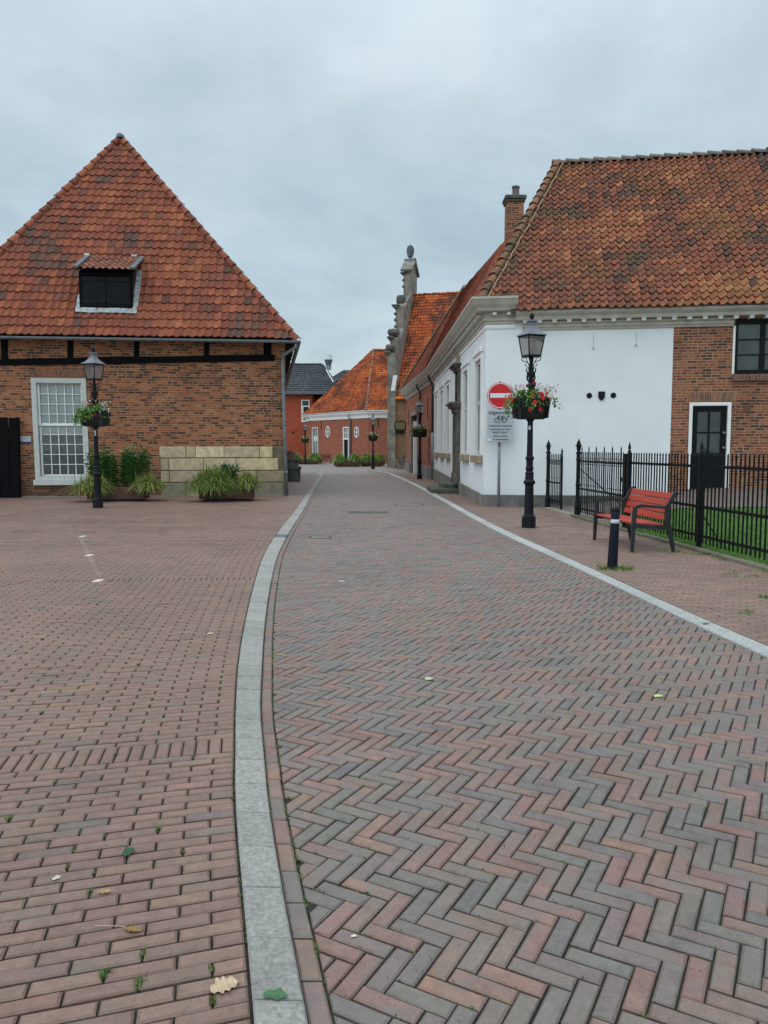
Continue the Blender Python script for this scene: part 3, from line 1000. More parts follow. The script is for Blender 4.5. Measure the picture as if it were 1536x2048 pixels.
# ---- border row running between the marking stones
bd_ = MB()
A_, B_ = (-5.50, 13.86), (-3.47, 9.34)
dd_ = nrm((B_[0] - A_[0], B_[1] - A_[1], 0)); nd_ = (-dd_[1], dd_[0])
s_ = 0.0
while s_ < math.hypot(B_[0] - A_[0], B_[1] - A_[1]) - .2:
    q = [(A_[0] + dd_[0] * a + nd_[0] * b, A_[1] + dd_[1] * a + nd_[1] * b) for a, b in ((s_ + .004, -.045), (s_ + .204, -.045), (s_ + .204, .045), (s_ + .004, .045))]
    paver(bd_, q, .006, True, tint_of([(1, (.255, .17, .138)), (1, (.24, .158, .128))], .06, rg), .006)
    s_ += .208
bd_.build('border_row', M['paver'], kind='structure')
# ---- three pale marking stones set in the square
for nm, (x, y), ln, lb in (('a', (-5.50, 13.96), .42, 'pale marking stone farthest back at the end of the border row'),
                           ('b', (-4.42, 11.46), .38, 'pale marking stone at the middle of the border row in the square'),
                           ('c', (-3.47, 9.24), .40, 'pale marking stone at the near end of the border row')):
    s = MB()
    s.bbox((x, y, -.01), (.045, 0, 0), (0, .085, 0), (0, 0, .0165), .004, (.60, .57, .48))
    s.build('marking_stone', M['kerb'], label=lb, cat='marking stone', group='marking stones in the square')

# ---- iron covers in the street
def cover(x, y, w, l, slots, label, cat):
    r = empty('drain_cover', (x, y, SZ), label, cat, 'iron covers in the street')
    f = MB()
    for (a, b, c, d) in ((-w, w, -l, -l + .03), (-w, w, l - .03, l), (-w, -w + .03, -l + .03, l - .03), (w - .03, w, -l + .03, l - .03)):
        f.box(x + a, x + b, y + c, y + d, SZ - .01, SZ + .006)
    f.build('frame', M['cast'], r)
    g = MB()
    if slots:
        n = slots
        for i in range(n):
            xa = x - w + .04 + (2 * w - .08) * i / n
            g.box(xa, xa + (2 * w - .08) / n * .55, y - l + .035, y + l - .035, SZ - .01, SZ + .004)
        g.build('grate', M['cast'], r)
    else:
        g.box(x - w + .035, x + w - .035, y - l + .035, y + l - .035, SZ - .01, SZ + .003)
        g.build('plate', M['greystone'], r)


cover(-1.17, 14.04, .20, .17, 0, 'small square iron valve cover in the street nearest the left kerb', 'drain cover')
cover(-.40, 19.5, .50, .22, 14, 'wide slotted iron grate in the middle of the street', 'drain grate')
cover(.72, 22.3, .42, .30, 0, 'square manhole cover in the street near the white house', 'manhole cover')


# ================================================================== OLD BRICK BUILDING ON THE LEFT
lb = empty('brick_building', (-9.6, 25.5, 0), 'old brick building with steep red hipped roof, black dormer hatch and big white sash window', 'building')
LP, LD, LN, LL = (-16.0, 24.73), (.9924, .1230), (.1230, -.9924), 12.767
LZ = 5.25
w = MB()
wall(w, LP, LD, LN, LL, -.1, LZ, holes=[(4.655, 6.20, .66, 3.78)], depth=.2)
SD, SNn = (-.148, .989), (.989, .148)
wall(w, (-3.33, 26.30), SD, SNn, 24.0, -.1, LZ, uoff=LL)
wall(w, (-16.0, 24.73), SD, (-.989, -.148), 24.0, -.1, LZ)
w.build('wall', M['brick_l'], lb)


def LW(u, v, o=0.0):
    return (LP[0] + LD[0] * u + LN[0] * o, LP[1] + LD[1] * u + LN[1] * o, v)


# black timber frame pieces under the eaves
bm = MB()
us = [0, 3.6, 5.2, 6.8, 8.4, 9.6, 10.8, 12.42]
for a, b in zip(us, us[1:]):
    za, zb = 4.37 + (a - 3.6) * .031, 4.37 + (b - 3.6) * .031
    ha, hb = .105 + .012 * math.sin(a * 3), .105 + .012 * math.sin(b * 3)
    P = [LW(a, za - ha, .05), LW(b, zb - hb, .05), LW(b, zb + hb, .05), LW(a, za + ha, .05)]
    Q = [LW(a, za - ha, -.02), LW(b, zb - hb, -.02), LW(b, zb + hb, -.02), LW(a, za + ha, -.02)]
    bm.poly(P); bm.poly([P[0], Q[0], Q[1], P[1]]); bm.poly([P[3], P[2], Q[2], Q[3]])
    if b == us[-1]: bm.poly([P[1], Q[1], Q[2], P[2]])
bm.build('tie_beam', M['tar'], lb)
for u, wd in ((3.79, .10), (5.83, .09), (7.92, .08), (10.18, .08), (12.18, .13), (1.6, .10)):
    k = MB()
    zb = 4.37 + (u - 3.6) * .031 + .09
    k.bbox(LW(u, (zb + 5.2) / 2, .015), (LD[0] * wd, LD[1] * wd, 0), (LN[0] * .03, LN[1] * .03, 0), (0.012, 0, (5.2 - zb) / 2), .008)
    k.build('eaves_post', M['tar'], lb)

# dressed sandstone at the foot of the wall
rs = random.Random(3)
sb = MB()
px2u = lambda p: 8.57 + (p - 320) * .0166
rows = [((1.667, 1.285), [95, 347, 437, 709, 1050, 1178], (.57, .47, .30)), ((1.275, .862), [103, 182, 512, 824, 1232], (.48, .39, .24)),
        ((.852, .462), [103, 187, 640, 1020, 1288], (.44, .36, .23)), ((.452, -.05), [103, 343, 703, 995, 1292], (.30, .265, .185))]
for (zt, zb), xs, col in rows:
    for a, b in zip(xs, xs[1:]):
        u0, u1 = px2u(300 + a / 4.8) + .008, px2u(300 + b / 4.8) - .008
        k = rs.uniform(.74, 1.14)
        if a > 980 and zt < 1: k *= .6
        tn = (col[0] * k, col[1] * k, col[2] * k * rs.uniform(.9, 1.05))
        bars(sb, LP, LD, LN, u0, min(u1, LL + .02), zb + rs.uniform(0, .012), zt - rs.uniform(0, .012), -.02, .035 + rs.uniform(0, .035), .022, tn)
sb.mi = 1
bars(sb, LP, LD, LN, 8.60, 12.74, -.05, 1.64, -.04, .018)
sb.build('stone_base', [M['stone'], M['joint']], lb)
pl = MB()
bars(pl, LP, LD, LN, 4.1, LL + .03, -.05, .035, .0, .085, .01)
pl.build('plinth_strip', M['greystone'], lb)

# flat arch of soldier bricks over the window
ar = MB()
nb = 27
for i in range(nb):
    f0, f1 = (i + .09) / nb, (i + .91) / nb
    top = lambda f: 4.42 + f * 2.02
    bot = lambda f: 4.58 + f * 1.70
    P = [LW(bot(f0), 3.905, .012), LW(bot(f1), 3.905, .012), LW(top(f1), 4.165 + rs.uniform(-.01, .01), .012), LW(top(f0), 4.165, .012)]
    Q = [LW(bot(f0), 3.905, -.01), LW(bot(f1), 3.905, -.01), LW(top(f1), 4.165, -.01), LW(top(f0), 4.165, -.01)]
    tn = tint_of([(3, (.24, .095, .055)), (2, (.19, .075, .048)), (1, (.13, .065, .05))], .15, rs)
    ar.poly(P, tint=tn); ar.poly([Q[0], Q[1], P[1], P[0]], tint=tn); ar.poly([P[0], P[3], Q[3], Q[0]], tint=tn); ar.poly([P[1], Q[1], Q[2], P[2]], tint=tn)
ar.poly([LW(4.57, 3.90, .004), LW(6.29, 3.90, .004), LW(6.45, 4.17, .004), LW(4.41, 4.17, .004)], tint=(.40, .285, .185))
ar.build('window_arch', M['clay'], lb)


# the tall sash window leans a little, as the old wall does
def WF(a, b, o):
    u = (4.595 + (4.56 - 4.595) * b) * (1 - a) + (6.31 + (6.28 - 6.31) * b) * a
    return LW(u, .575 + b * 3.31, o)


def wq(mb, a0, a1, b0, b1, o0, o1):
    P = [WF(a0, b0, o1), WF(a1, b0, o1), WF(a1, b1, o1), WF(a0, b1, o1)]
    Q = [WF(a0, b0, o0), WF(a1, b0, o0), WF(a1, b1, o0), WF(a0, b1, o0)]
    mb.poly(P)
    for i in range(4):
        j = (i + 1) % 4
        mb.poly([P[i], Q[i], Q[j], P[j]])


fr = MB()
wq(fr, 0, .09, 0, 1, -.06, .04); wq(fr, .915, 1, 0, 1, -.06, .04)
wq(fr, .09, .915, .955, 1, -.06, .04); wq(fr, .09, .915, 0, .035, -.06, .04)
wo = fr.build('window', M['oldwhite'], lb)
for nm, b0, b1, rows_, o in (('upper_sash', .535, .955, 4, -.10), ('lower_sash', .035, .56, 5, -.14)):
    s = MB()
    e = .016
    wq(s, .09, .128, b0, b1, o - .03, o + .02); wq(s, .88, .915, b0, b1, o - .03, o + .02)
    wq(s, .135, .88, b0, b0 + e, o - .03, o + .02); wq(s, .135, .88, b1 - e * .6, b1, o - .03, o + .02)
    for i in range(1, 5):
        a = .135 + (.88 - .135) * i / 5
        wq(s, a - .0068, a + .0068, b0 + e, b1 - e * .6, o - .025, o + .012)
    for i in range(1, rows_):
        b = b0 + e + (b1 - b0 - 1.6 * e) * i / rows_
        wq(s, .135, .88, b - .0034, b + .0034, o - .025, o + .010)
    s.build(nm, M['whitepaint'], wo)
g = MB(); g.poly([WF(.11, .05, -.155), WF(.905, .05, -.155), WF(.905, .95, -.155), WF(.11, .95, -.155)]); g.build('pane', M['glass'], wo)
g = MB(); g.poly([WF(.08, .02, -.185), WF(.93, .02, -.185), WF(.93, .445, -.185), WF(.08, .445, -.185)]); g.build('net_curtain', M['greyblind'], wo)
g = MB(); g.poly([WF(.08, .44, -.175), WF(.93, .44, -.175), WF(.93, .98, -.175), WF(.08, .98, -.175)]); g.build('roller_blind', M['blind'], wo)
s = MB()
wq(s, -.03, 1.0, -.052, .0, -.02, .10)
s.build('sill', M['oldwhite'], wo)

# roof: hipped front of red pantiles
RO3 = (-15.4, 24.4, 5.22)
RU = nrm((12.51, 1.35, 0))
RP = (-9.89, 30.0, 13.25)
RNl = nrm(cross(RU, sub3(RP, RO3)))
if RNl[1] > 0: RNl = mul3(RNl, -1)
RV = nrm(cross(RNl, RU))
if RV[2] < 0: RV = mul3(RV, -1)
VA = dot(sub3(RP, RO3), RV); UA = dot(sub3(RP, RO3), RU)
RPT = lambda u, v, h=0: mad(RO3, (RU, u), (RV, v), (RNl, h))
ER = RPT(12.58, 0); EL = RPT(.76, 0)
rf = MB()
tiles(rf, RO3, RU, RV, RNl, VA, 27, .247, lambda v: .76 + (UA - .76) * v / VA, lambda v: 12.58 + (UA - 12.58) * v / VA, PAL_L, amp=.036, seg=8, lift=.042, lip=.042,
      skip=lambda u, v: 5.72 < u < 7.12 and 1.3 < v < 3.0)
# side slopes running back
S3 = nrm((-.148, .989, 0))
for Oq, sg in ((ER, 1), (EL, -1)):
    Nn = nrm(cross(S3, sub3(RP, Oq)))
    if Nn[2] < 0: Nn = mul3(Nn, -1)
    Vv = nrm(cross(Nn, S3))
    if Vv[2] < 0: Vv = mul3(Vv, -1)
    vm = dot(sub3(RP, Oq), Vv); um = dot(sub3(RP, Oq), S3)
    tiles(rf, Oq, S3, Vv, Nn, vm, 27, .26, lambda v: um * v / vm, lambda v: 24.0, PAL_L, amp=.03, seg=3, lip=0)
rr_ = random.Random(8)
hip_tiles(rf, RPT(12.62, -.06, .0), RPT(UA, VA, .02), RNl, .12, .42, PAL_L, rr_)
hip_tiles(rf, RPT(.72, -.06, .0), RPT(UA, VA, .02), RNl, .12, .42, PAL_L, rr_)
hip_tiles(rf, RP, mad(RP, (S3, 23)), ZU, .13, .42, PAL_L, rr_)
# underlay so that no light shows between the rows
rf.poly([RPT(.78, 0, -.07), RPT(12.56, 0, -.07), RPT(UA, VA - .08, -.07)], tint=(.03, .015, .01))
ro = rf.build('roof', M['tile_l'], lb, smooth=False)
cp = MB()
cp.lathe([(.16, -.10), (.14, .0), (.08, .06), (.02, .08)], 10, (RP[0], RP[1] - .08, RP[2] + .05))
cp.build('ridge_cap', M['leadgrey'], ro)

# dormer hatch
D0, D1 = RPT(5.60, 1.10), RPT(7.25, 1.10)
HZ = 1.20
T0_, T1_ = mad(D0, (ZU, HZ)), mad(D1, (ZU, HZ))
S0, S1 = RPT(5.62, 3.32), RPT(7.10, 3.32)
fo = nrm((RNl[0], RNl[1], 0))
dm = MB()
dm.poly([D0, D1, T1_, T0_]); dm.poly([D1, S1, T1_]); dm.poly([D0, T0_, S0])
dob = dm.build('dormer', M['tar'], ro)
sh = MB()
dx = nrm(sub3(D1, D0)); Wd = 1.65
for i in range(2):
    c = mad(D0, (dx, Wd * (.26 + .48 * i)), (ZU, .56), (fo, .02))
    s = MB()
    s.bbox(c, mul3(dx, Wd * .235), mul3(fo, .02), (0, 0, .47), .006)
    for zz in (-.36, .36):
        s.bbox(mad(c, (ZU, zz), (fo, .03)), mul3(dx, Wd * .22), mul3(fo, .012), (0, 0, .05), .005)
    s.build('shutter', M['blackpaint'], dob)
s = MB()
for z0 in (.05, 1.10):
    s.bbox(mad(D0, (dx, Wd / 2), (ZU, z0), (fo, .03)), mul3(dx, Wd / 2), mul3(fo, .03), (0, 0, .045), .006)
for k in (0.02, .98):
    s.bbox(mad(D0, (dx, Wd * k), (ZU, .6), (fo, .025)), mul3(dx, .05), mul3(fo, .025), (0, 0, .6), .006)
s.build('hatch_frame', M['tar'], dob)
# its own little tiled roof
To = mad(T0_, (fo, .22), (dx, -.06), (ZU, -.0))
dV = nrm(sub3(mad(S0, (dx, -.02)), To)); dN = nrm(cross(dx, dV))
if dN[2] < 0: dN = mul3(dN, -1)
dl = math.sqrt(dot(sub3(S0, To), sub3(S0, To)))
s = MB()
tiles(s, mad(To, (dN, .05)), dx, dV, dN, dl, 5, .2, lambda v: .05, lambda v: 1.70, [(3, (.25, .105, .07)), (2, (.30, .12, .075)), (2, (.20, .09, .07))], amp=.03, seg=7, lift=.03)
s.poly([To, mad(To, (dx, 1.77)), mad(To, (dx, 1.77), (dV, dl)), mad(To, (dV, dl))], tint=(.02, .02, .02))
s.build('dormer_roof', M['tile_l'], dob)
for k in (-.07, 1.72):
    s = MB(); s.bbox(mad(To, (dx, k + .06), (dV, dl / 2), (dN, .07)), mul3(dx, .075), mul3(dV, dl / 2), mul3(dN, .035), .006); s.build('verge_board', M['leadgrey'], dob)
fl = MB()
fl.mi = 0
def lead(u0, u1, v0, v1, h=.055):
    n = max(1, int((u1 - u0) / .2))
    for i in range(n):
        a, b = u0 + (u1 - u0) * i / n, u0 + (u1 - u0) * (i + 1) / n
        wv = lambda u: .012 * math.sin(u * 21)
        fl.poly([RPT(a, v0 + wv(a), h + wv(a * 1.7)), RPT(b, v0 + wv(b), h + wv(b * 1.7)), RPT(b, v1, h + .01), RPT(a, v1, h + .01)])
for a_ in ((5.46, 7.40, .90, 1.13), (7.25, 7.42, 1.13, 2.75), (5.46, 5.60, 1.13, 1.65)):
    fl = MB(); lead(*a_); fl.build('flashing', M['lead'], dob)
for u in (5.56, 7.12):
    fl = MB(); fl.obox(RPT(u, 3.36, .10), mul3(RU, .09), mul3(RV, .045), mul3(RNl, .03)); fl.build('lead_cap', M['lead'], dob)

# soffit, gutters, downpipe
sf = MB()
sf.poly([LW(-.5, 5.20, .0), LW(LL, 5.20, .0), mad(ER, (ZU, -.03)), mad(RO3, (ZU, -.03))])
sf.poly([(-3.33, 26.3, 5.2), (-3.33 - .148 * 24, 26.3 + .989 * 24, 5.2), mad(ER, (S3, 24), (ZU, -.03)), mad(ER, (ZU, -.03))])
sf.build('soffit', M['tar'], lb)


def gutter(mb, A, B, r, out):
    """half-round trough from A to B, open on top"""
    n = 8; t = r * .12
    d = nrm(sub3(B, A)); o = nrm(out)
    prof = [(r * math.cos(PI + PI * i / n), r * math.sin(PI + PI * i / n)) for i in range(n + 1)] + [(r, .012), (r - t, .012)] + [((r - t) * math.cos(-PI * i / n), (r - t) * math.sin(-PI * i / n)) for i in range(n + 1)] + [(-r, .012)]
    a = [mad(A, (o, x), (ZU, z)) for x, z in prof]; b = [mad(B, (o, x), (ZU, z)) for x, z in prof]
    m = len(prof)
    for i in range(m):
        j = (i + 1) % m
        mb.poly([a[i], a[j], b[j], b[i]])
    for e in (a, b): mb.poly(e[:n + 1])


gt = MB()
gA, gB = mad(RO3, (fo, .08), (ZU, -.10)), mad(ER, (fo, .08), (RU, .14), (ZU, -.10))
gutter(gt, gA, gB, .075, fo)
gutter(gt, mad(ER, (SNn + (0,), .09), (ZU, -.10)), mad(ER, (SNn + (0,), .09), (S3, 24), (ZU, -.10)), .075, SNn + (0,))
gt.build('gutter', M['zinc'], lb)
dp = MB()
dp.tube([mad(ER, (fo, .03), (ZU, -.16)), mad(ER, (fo, .0), (RU, -.03), (ZU, -.30)), (-3.37, 26.12, 4.72), (-3.40, 26.13, 4.50), (-3.36, 26.13, 2.3), (-3.30, 26.13, -.05)], .058, 12)
for z in (4.0, 2.4, .8):
    dp.lathe([(.066, -.03), (.066, .03)], 12, (-3.395 + (4.4 - z) * .022, 26.13, z))
dp.build('downpipe', M['zinc'], lb, smooth=True)
an = MB()
for (u, v) in ((10.9, 4.28),): an.bbox(LW(u, v, .02), (.03, 0, 0), (0, .02, 0), (0, 0, .03), .005)
an.build('wall_bolt', M['iron'], lb)

# dark slatted gate beside it
wg = empty('wooden_gate', LW(2.2, 0, .3), 'tall black plank gate standing left of the white window', 'gate')
for i in range(14):
    u = 4.02 - i * .30
    k = MB()
    k.bbox(LW(u, 1.30, .22), (LD[0] * .142, LD[1] * .142, 0), (LN[0] * .018, LN[1] * .018, 0), (.014 if i else .03, 0, 1.29 + (.01 if i % 2 else 0)), .006)
    k.build('plank', M['tar'], wg)
k = MB()
for v in (.5, 2.1): bars(k, LP, LD, LN, -.2, 4.12, v, v + .12, .13, .19, .008)
k.build('rail', M['tar'], wg)
k = MB(); k.bbox(LW(4.13, 1.27, .16), (LD[0] * .05, LD[1] * .05, 0), (LN[0] * .06, LN[1] * .06, 0), (.03, 0, 1.33), .01); k.build('gate_post', M['tar'], wg)

pq = empty('wall_sign', LW(4.33, 1.88, .02), 'small white sign with dark blue lower edge on brick between gate and window', 'sign')
k = MB(); bars(k, LP, LD, LN, 4.17, 4.50, 1.82, 2.0, .005, .025, .003); k.build('panel', M['signgrey'], pq)
k = MB(); bars(k, LP, LD, LN, 4.17, 4.50, 1.75, 1.818, .005, .025, .003); k.build('lower_strip', M['bluebin'], pq)


# ================================================================== WHITE HOUSE ON THE RIGHT
wh = empty('white_house', (5.5, 24, 0), 'long white plastered house with mossy pantile roof, cornice and brick end part', 'house')
C0 = (2.79, 21.44)
FD, FN = (.990, -.1411), (-.1411, -.990)
d2 = nrm((-.24, 18.06, 0)); d2 = d2[:2]; n2 = (-d2[1], d2[0])
PB = (2.55, 39.5)
d3 = nrm((-.98, 15.0, 0))[:2]; n3 = (-d3[1], d3[0])
FW = lambda t, v, o=0.0: (C0[0] + FD[0] * t + FN[0] * o, C0[1] + FD[1] * t + FN[1] * o, v)
SW = lambda u, v, o=0.0: (C0[0] + d2[0] * u + n2[0] * o, C0[1] + d2[1] * u + n2[1] * o, v)
BW3 = lambda u, v, o=0.0: (PB[0] + d3[0] * u + n3[0] * o, PB[1] + d3[1] * u + n3[1] * o, v)
WIN = [1.25, 4.35, 10.4, 13.25, 16.4]          # window centres along the street side
HW = .62
w = MB()
wall(w, C0, FD, FN, 4.94, -.1, 5.2)
wall(w, C0, d2, n2, 18.06, -.1, 5.3, holes=[(c - HW, c + HW, 1.42, 4.16) for c in WIN] + [(6.34, 6.90, .34, 2.85)], depth=.24)
w.build('plaster_wall', M['plaster'], wh)
w = MB()
DT = (5.40, 6.46, .50, 2.82); WT = (6.50, 8.60, 3.56, 4.98)
Pb = FW(4.94, 0)[:2]
wall(w, Pb, FD, FN, 8.0, -.1, 5.2, holes=[(DT[0] - 4.94, DT[1] - 4.94, DT[2], DT[3]), (WT[0] - 4.94, WT[1] - 4.94, WT[2], WT[3])], depth=.14)
wall(w, FW(12.94, 0)[:2], (FN[0] * -1, FN[1] * -1), FD, 9.0, -.1, 5.3)
w.build('brick_wall', M['brick_r'], wh)
w = MB()
wall(w, PB, d3, n3, 15.04, -.1, 5.3, holes=[(7.6, 11.4, 0.0, 3.7)], depth=.35)
wall(w, BW3(15.04, 0)[:2], (1, .1), (-.1, 1), 8, -.1, 5.3)
w.build('brick_wing_wall', M['brick_f'], wh)

# plinth stones
rs = random.Random(12)
p = MB(); p2_ = MB(); p3_ = MB()
u = -.03
while u < 33:
    L = rs.uniform(.55, 1.1)
    top = .31 + .30 * min(u, 20) / 18
    k = rs.uniform(.8, 1.15)
    tn = (.185 * k, .175 * k, .155 * k)
    if u + L < 18.06: bars(p, C0, d2, n2, u, u + L - .01, -.1, top, .0, .05 + rs.uniform(0, .015), .012, tn)
    elif u > 18.06 and not (7.2 < u - 18.06 < 11.8): bars(p2_ if u - 18.06 < 8 else p3_, PB, d3, n3, u - 18.06, u - 18.06 + L - .01, -.1, top, .0, .05 + rs.uniform(0, .015), .012, tn)
    u += L
p.build('plinth', M['stone'], wh); p2_.build('plinth', M['stone'], wh); p3_.build('plinth', M['stone'], wh)
p = MB()
u = -.05
while u < 4.8:
    L = rs.uniform(.6, 1.2); k = rs.uniform(.7, 1.05)
    bars(p, C0, FD, FN, u, min(u + L, 4.93) - .01, -.1, .32, .0, .045 + rs.uniform(0, .01), .012, (.15 * k, .148 * k, .14 * k))
    u += L
p.build('plinth', M['stone'], wh)

# street-side windows
for i, c in enumerate(WIN):
    f = MB()
    for a, b in ((c - HW - .26, c - HW), (c + HW, c + HW + .26)): bars(f, C0, d2, n2, a, b, 1.42, 4.30, .0, .055, .008)
    bars(f, C0, d2, n2, c - HW, c + HW, 4.16, 4.30, .0, .055, .008)
    bars(f, C0, d2, n2, c - HW - .30, c + HW + .30, 4.30, 4.42, .0, .10, .015)
    bars(f, C0, d2, n2, c - HW - .26, c + HW + .26, 4.42, 4.50, .0, .07, .01)
    wo = f.build('window', M['whitepaint'], wh)
    s = MB()
    for (z0, z1, o) in ((2.88, 4.14, -.015), (1.44, 2.92, -.035)):
        bars(s, C0, d2, n2, c - HW + .03, c - HW + .12, z0, z1, o - .05, o, .006); bars(s, C0, d2, n2, c + HW - .12, c + HW - .03, z0, z1, o - .05, o, .006)
        bars(s, C0, d2, n2, c - HW + .12, c + HW - .12, z0, z0 + .10, o - .05, o, .006); bars(s, C0, d2, n2, c - HW + .12, c + HW - .12, z1 - .08, z1, o - .05, o, .006)
    s.build('sash', M['oldwhite'], wo)
    s = MB(); wpanel(s, C0, d2, n2, c - HW + .1, c + HW - .1, 1.5, 4.1, -.06); s.build('pane', M['glass'], wo)
    s = MB(); wpanel(s, C0, d2, n2, c - HW, c + HW, 1.43, 4.15, -.13); s.build('curtain', M['greyreflect' if i != 1 else 'greyblind'], wo)
    s = MB()
    bars(s, C0, d2, n2, c - HW - .30, c + HW + .30, 1.18, 1.40, .0, .13, .012)
    s.build('sill', M['sillstone'], wo)

# classical stone doorway on the street side
do = MB()
for a in (6.02, 6.92):
    bars(do, C0, d2, n2, a, a + .30, .72, 2.86, .0, .15, .02)
    for k in range(3): bars(do, C0, d2, n2, a + .04 + k * .085, a + .08 + k * .085, .75, 2.8, .15, .162)
    bars(do, C0, d2, n2, a - .05, a + .35, .30, .72, .0, .20, .02)
    bars(do, C0, d2, n2, a - .04, a + .34, 2.86, 3.00, .0, .20, .02)
    bars(do, C0, d2, n2, a + .04, a + .26, 3.26, 4.34, .0, .09, .02)
for z0, z1, o, e in ((3.0, 3.06, .24, .08), (3.06, 3.15, .32, .14), (3.15, 3.24, .40, .20), (4.34, 4.44, .15, .02), (4.44, 4.52, .23, .10), (4.52, 4.60, .30, .16)):
    bars(do, C0, d2, n2, 6.02 - e, 7.22 + e, z0, z1, .0, o, .012)
dor = do.build('doorway', M['darkstone'], wh)
s = MB(); bars(s, C0, d2, n2, 6.3, 7.2, 4.60, 5.0, .0, .05, .01); s.build('key_stone', M['sillstone'], dor)
s = MB(); bars(s, C0, d2, n2, 6.34, 6.90, .36, 2.84, -.2, -.15); s.build('door_leaf', M['blackpaint'], dor)
s = MB(); bars(s, C0, d2, n2, 6.30, 6.94, 3.28, 4.32, -.0, .03); s.build('fanlight', M['iron'], dor)
for a, b, z0, z1, o in ((5.9, 8.3, 0.0, .17, 1.02), (6.2, 7.9, .17, .34, .60)):
    s = MB(); bars(s, C0, d2, n2, a, b, z0 - .05, z1, .06, o, .02); s.build('step', M['mossstone'], dor)


# cornices
def sweep(mb, path, norms, prof, cap=True):
    """profile (outward, z) along a 2D path; norms per segment; mitred"""
    rings = []
    for i, P in enumerate(path):
        if i == 0: m = norms[0]; k = 1
        elif i == len(path) - 1: m = norms[-1]; k = 1
        else:
            a, b = norms[i - 1], norms[i]
            m = nrm((a[0] + b[0], a[1] + b[1], 0)); k = 1 / max(.2, m[0] * a[0] + m[1] * a[1])
        rings.append([(P[0] + m[0] * o * k, P[1] + m[1] * o * k, z) for o, z in prof])
    n = len(prof)
    for a, b in zip(rings, rings[1:]):
        for i in range(n - 1): mb.poly([a[i], a[i + 1], b[i + 1], b[i]])
    if cap:
        mb.poly(rings[0]); mb.poly(rings[-1][::-1])


PT = BW3(15.3, 0)[:2]
prof = [(0, 4.98), (.05, 4.98), (.05, 5.05), (.09, 5.07), (.09, 5.13), (.055, 5.15), (.055, 5.28), (.27, 5.31), (.30, 5.38), (.36, 5.46), (.42, 5.58), (.44, 5.60), (.44, 5.66), (0, 5.69)]
cn = MB()
sweep(cn, [PT, PB, C0, FW(.86, 0)[:2]], [n3, n2, FN], prof)
con = cn.build('street_cornice', M['cornice'], wh)
u = .2
while u < 18.0:
    dn = MB(); bars(dn, C0, d2, n2, u, u + .11, 5.20, 5.285, .055, .22, .006); u += .385; dn.build('dentil', M['dentil'], con)
for t in (.18, .56):
    dn = MB(); bars(dn, C0, FD, FN, t, t + .11, 5.20, 5.285, .055, .22, .006); dn.build('dentil', M['dentil'], con)
dn = MB()
u = .2
while u < 15:
    bars(dn, PB, d3, n3, u, u + .11, 5.20, 5.285, .055, .22, .006); u += .385
dn.build('far_dentils', M['dentil'], con, kind='stuff')
ln = MB()
sweep(ln, [PB, C0, FW(.80, 0)[:2]], [n2, FN], [(0, 4.86), (.025, 4.86), (.035, 4.92), (.02, 4.98), (0, 4.98)])
ln.build('wall_moulding', M['whitepaint'], con)
cf = MB()
up = [(.0, 5.02), (.24, 5.05), (.26, 5.13), (.33, 5.20), (.35, 5.24), (.35, 5.275), (0, 5.29)]
lo = [(.0, 4.80), (.04, 4.80), (.055, 4.86), (.085, 4.87), (.085, 4.94), (.12, 4.96), (.12, 5.018), (0, 5.019)]
sweep(cf, [FW(.80, 0)[:2], FW(13, 0)[:2]], [FN], up)
sweep(cf, [FW(1.00, 0)[:2], FW(6.44, 0)[:2]], [FN], lo)
cfo = cf.build('front_cornice', M['cornice'], wh)
t = 1.0
while t < 12.8:
    dn = MB()
    bars(dn, C0, FD, FN, t, t + .11, 4.965, 5.03, .12 if t < 6.4 else .0, .225, .005); bars(dn, C0, FD, FN, t - .015, t + .125, 5.03, 5.046, .1 if t < 6.4 else 0, .238)
    t += .385
    dn.build('dentil', M['dentil'], cfo)
gg = MB()
bars(gg, C0, FD, FN, .82, 13, 5.285, 5.325, .20, .37, .005)
gg.build('gutter', M['leadgrey'], cfo)

# door and window of the brick part
s = MB()
bars(s, C0, FD, FN, DT[0] - .0, DT[0] + .085, DT[2], DT[3], -.10, .03, .006); bars(s, C0, FD, FN, DT[1] - .085, DT[1], DT[2], DT[3], -.10, .03, .006)
bars(s, C0, FD, FN, DT[0] + .085, DT[1] - .085, DT[3] - .085, DT[3], -.10, .03, .006)
dr = s.build('door', M['whitepaint'], wh)
s = MB()
a, b, z0, z1 = DT[0] + .09, DT[1] - .09, DT[2] + .02, DT[3] - .09
bars(s, C0, FD, FN, a, a + .14, z0, z1, -.09, -.04, .005); bars(s, C0, FD, FN, b - .14, b, z0, z1, -.09, -.04, .005)
bars(s, C0, FD, FN, a + .14, b - .14, z1 - .15, z1, -.09, -.04, .005); bars(s, C0, FD, FN, a + .14, b - .14, z0, z0 + .25, -.09, -.04, .005)
bars(s, C0, FD, FN, a + .14, b - .14, z0 + .80, z0 + .95, -.09, -.04, .005)
bars(s, C0, FD, FN, a + .14, b - .14, z0 + .25, z0 + .80, -.085, -.065); bars(s, C0, FD, FN, a + .19, b - .19, z0 + .31, z0 + .74, -.065, -.05, .01)
zc_ = (z0 + .95 + z1 - .15) / 2
bars(s, C0, FD, FN, (a + b) / 2 - .02, (a + b) / 2 + .02, z0 + .95, z1 - .15, -.085, -.045, .004)
bars(s, C0, FD, FN, a + .14, (a + b) / 2 - .02, zc_ - .02, zc_ + .02, -.085, -.045, .004); bars(s, C0, FD, FN, (a + b) / 2 + .02, b - .14, zc_ - .02, zc_ + .02, -.085, -.045, .004)
lf = s.build('door_leaf', M['blackpaint'], dr)
s = MB(); wpanel(s, C0, FD, FN, a + .12, b - .12, z0 + .9, z1 - .1, -.075); s.build('pane', M['glass'], dr)
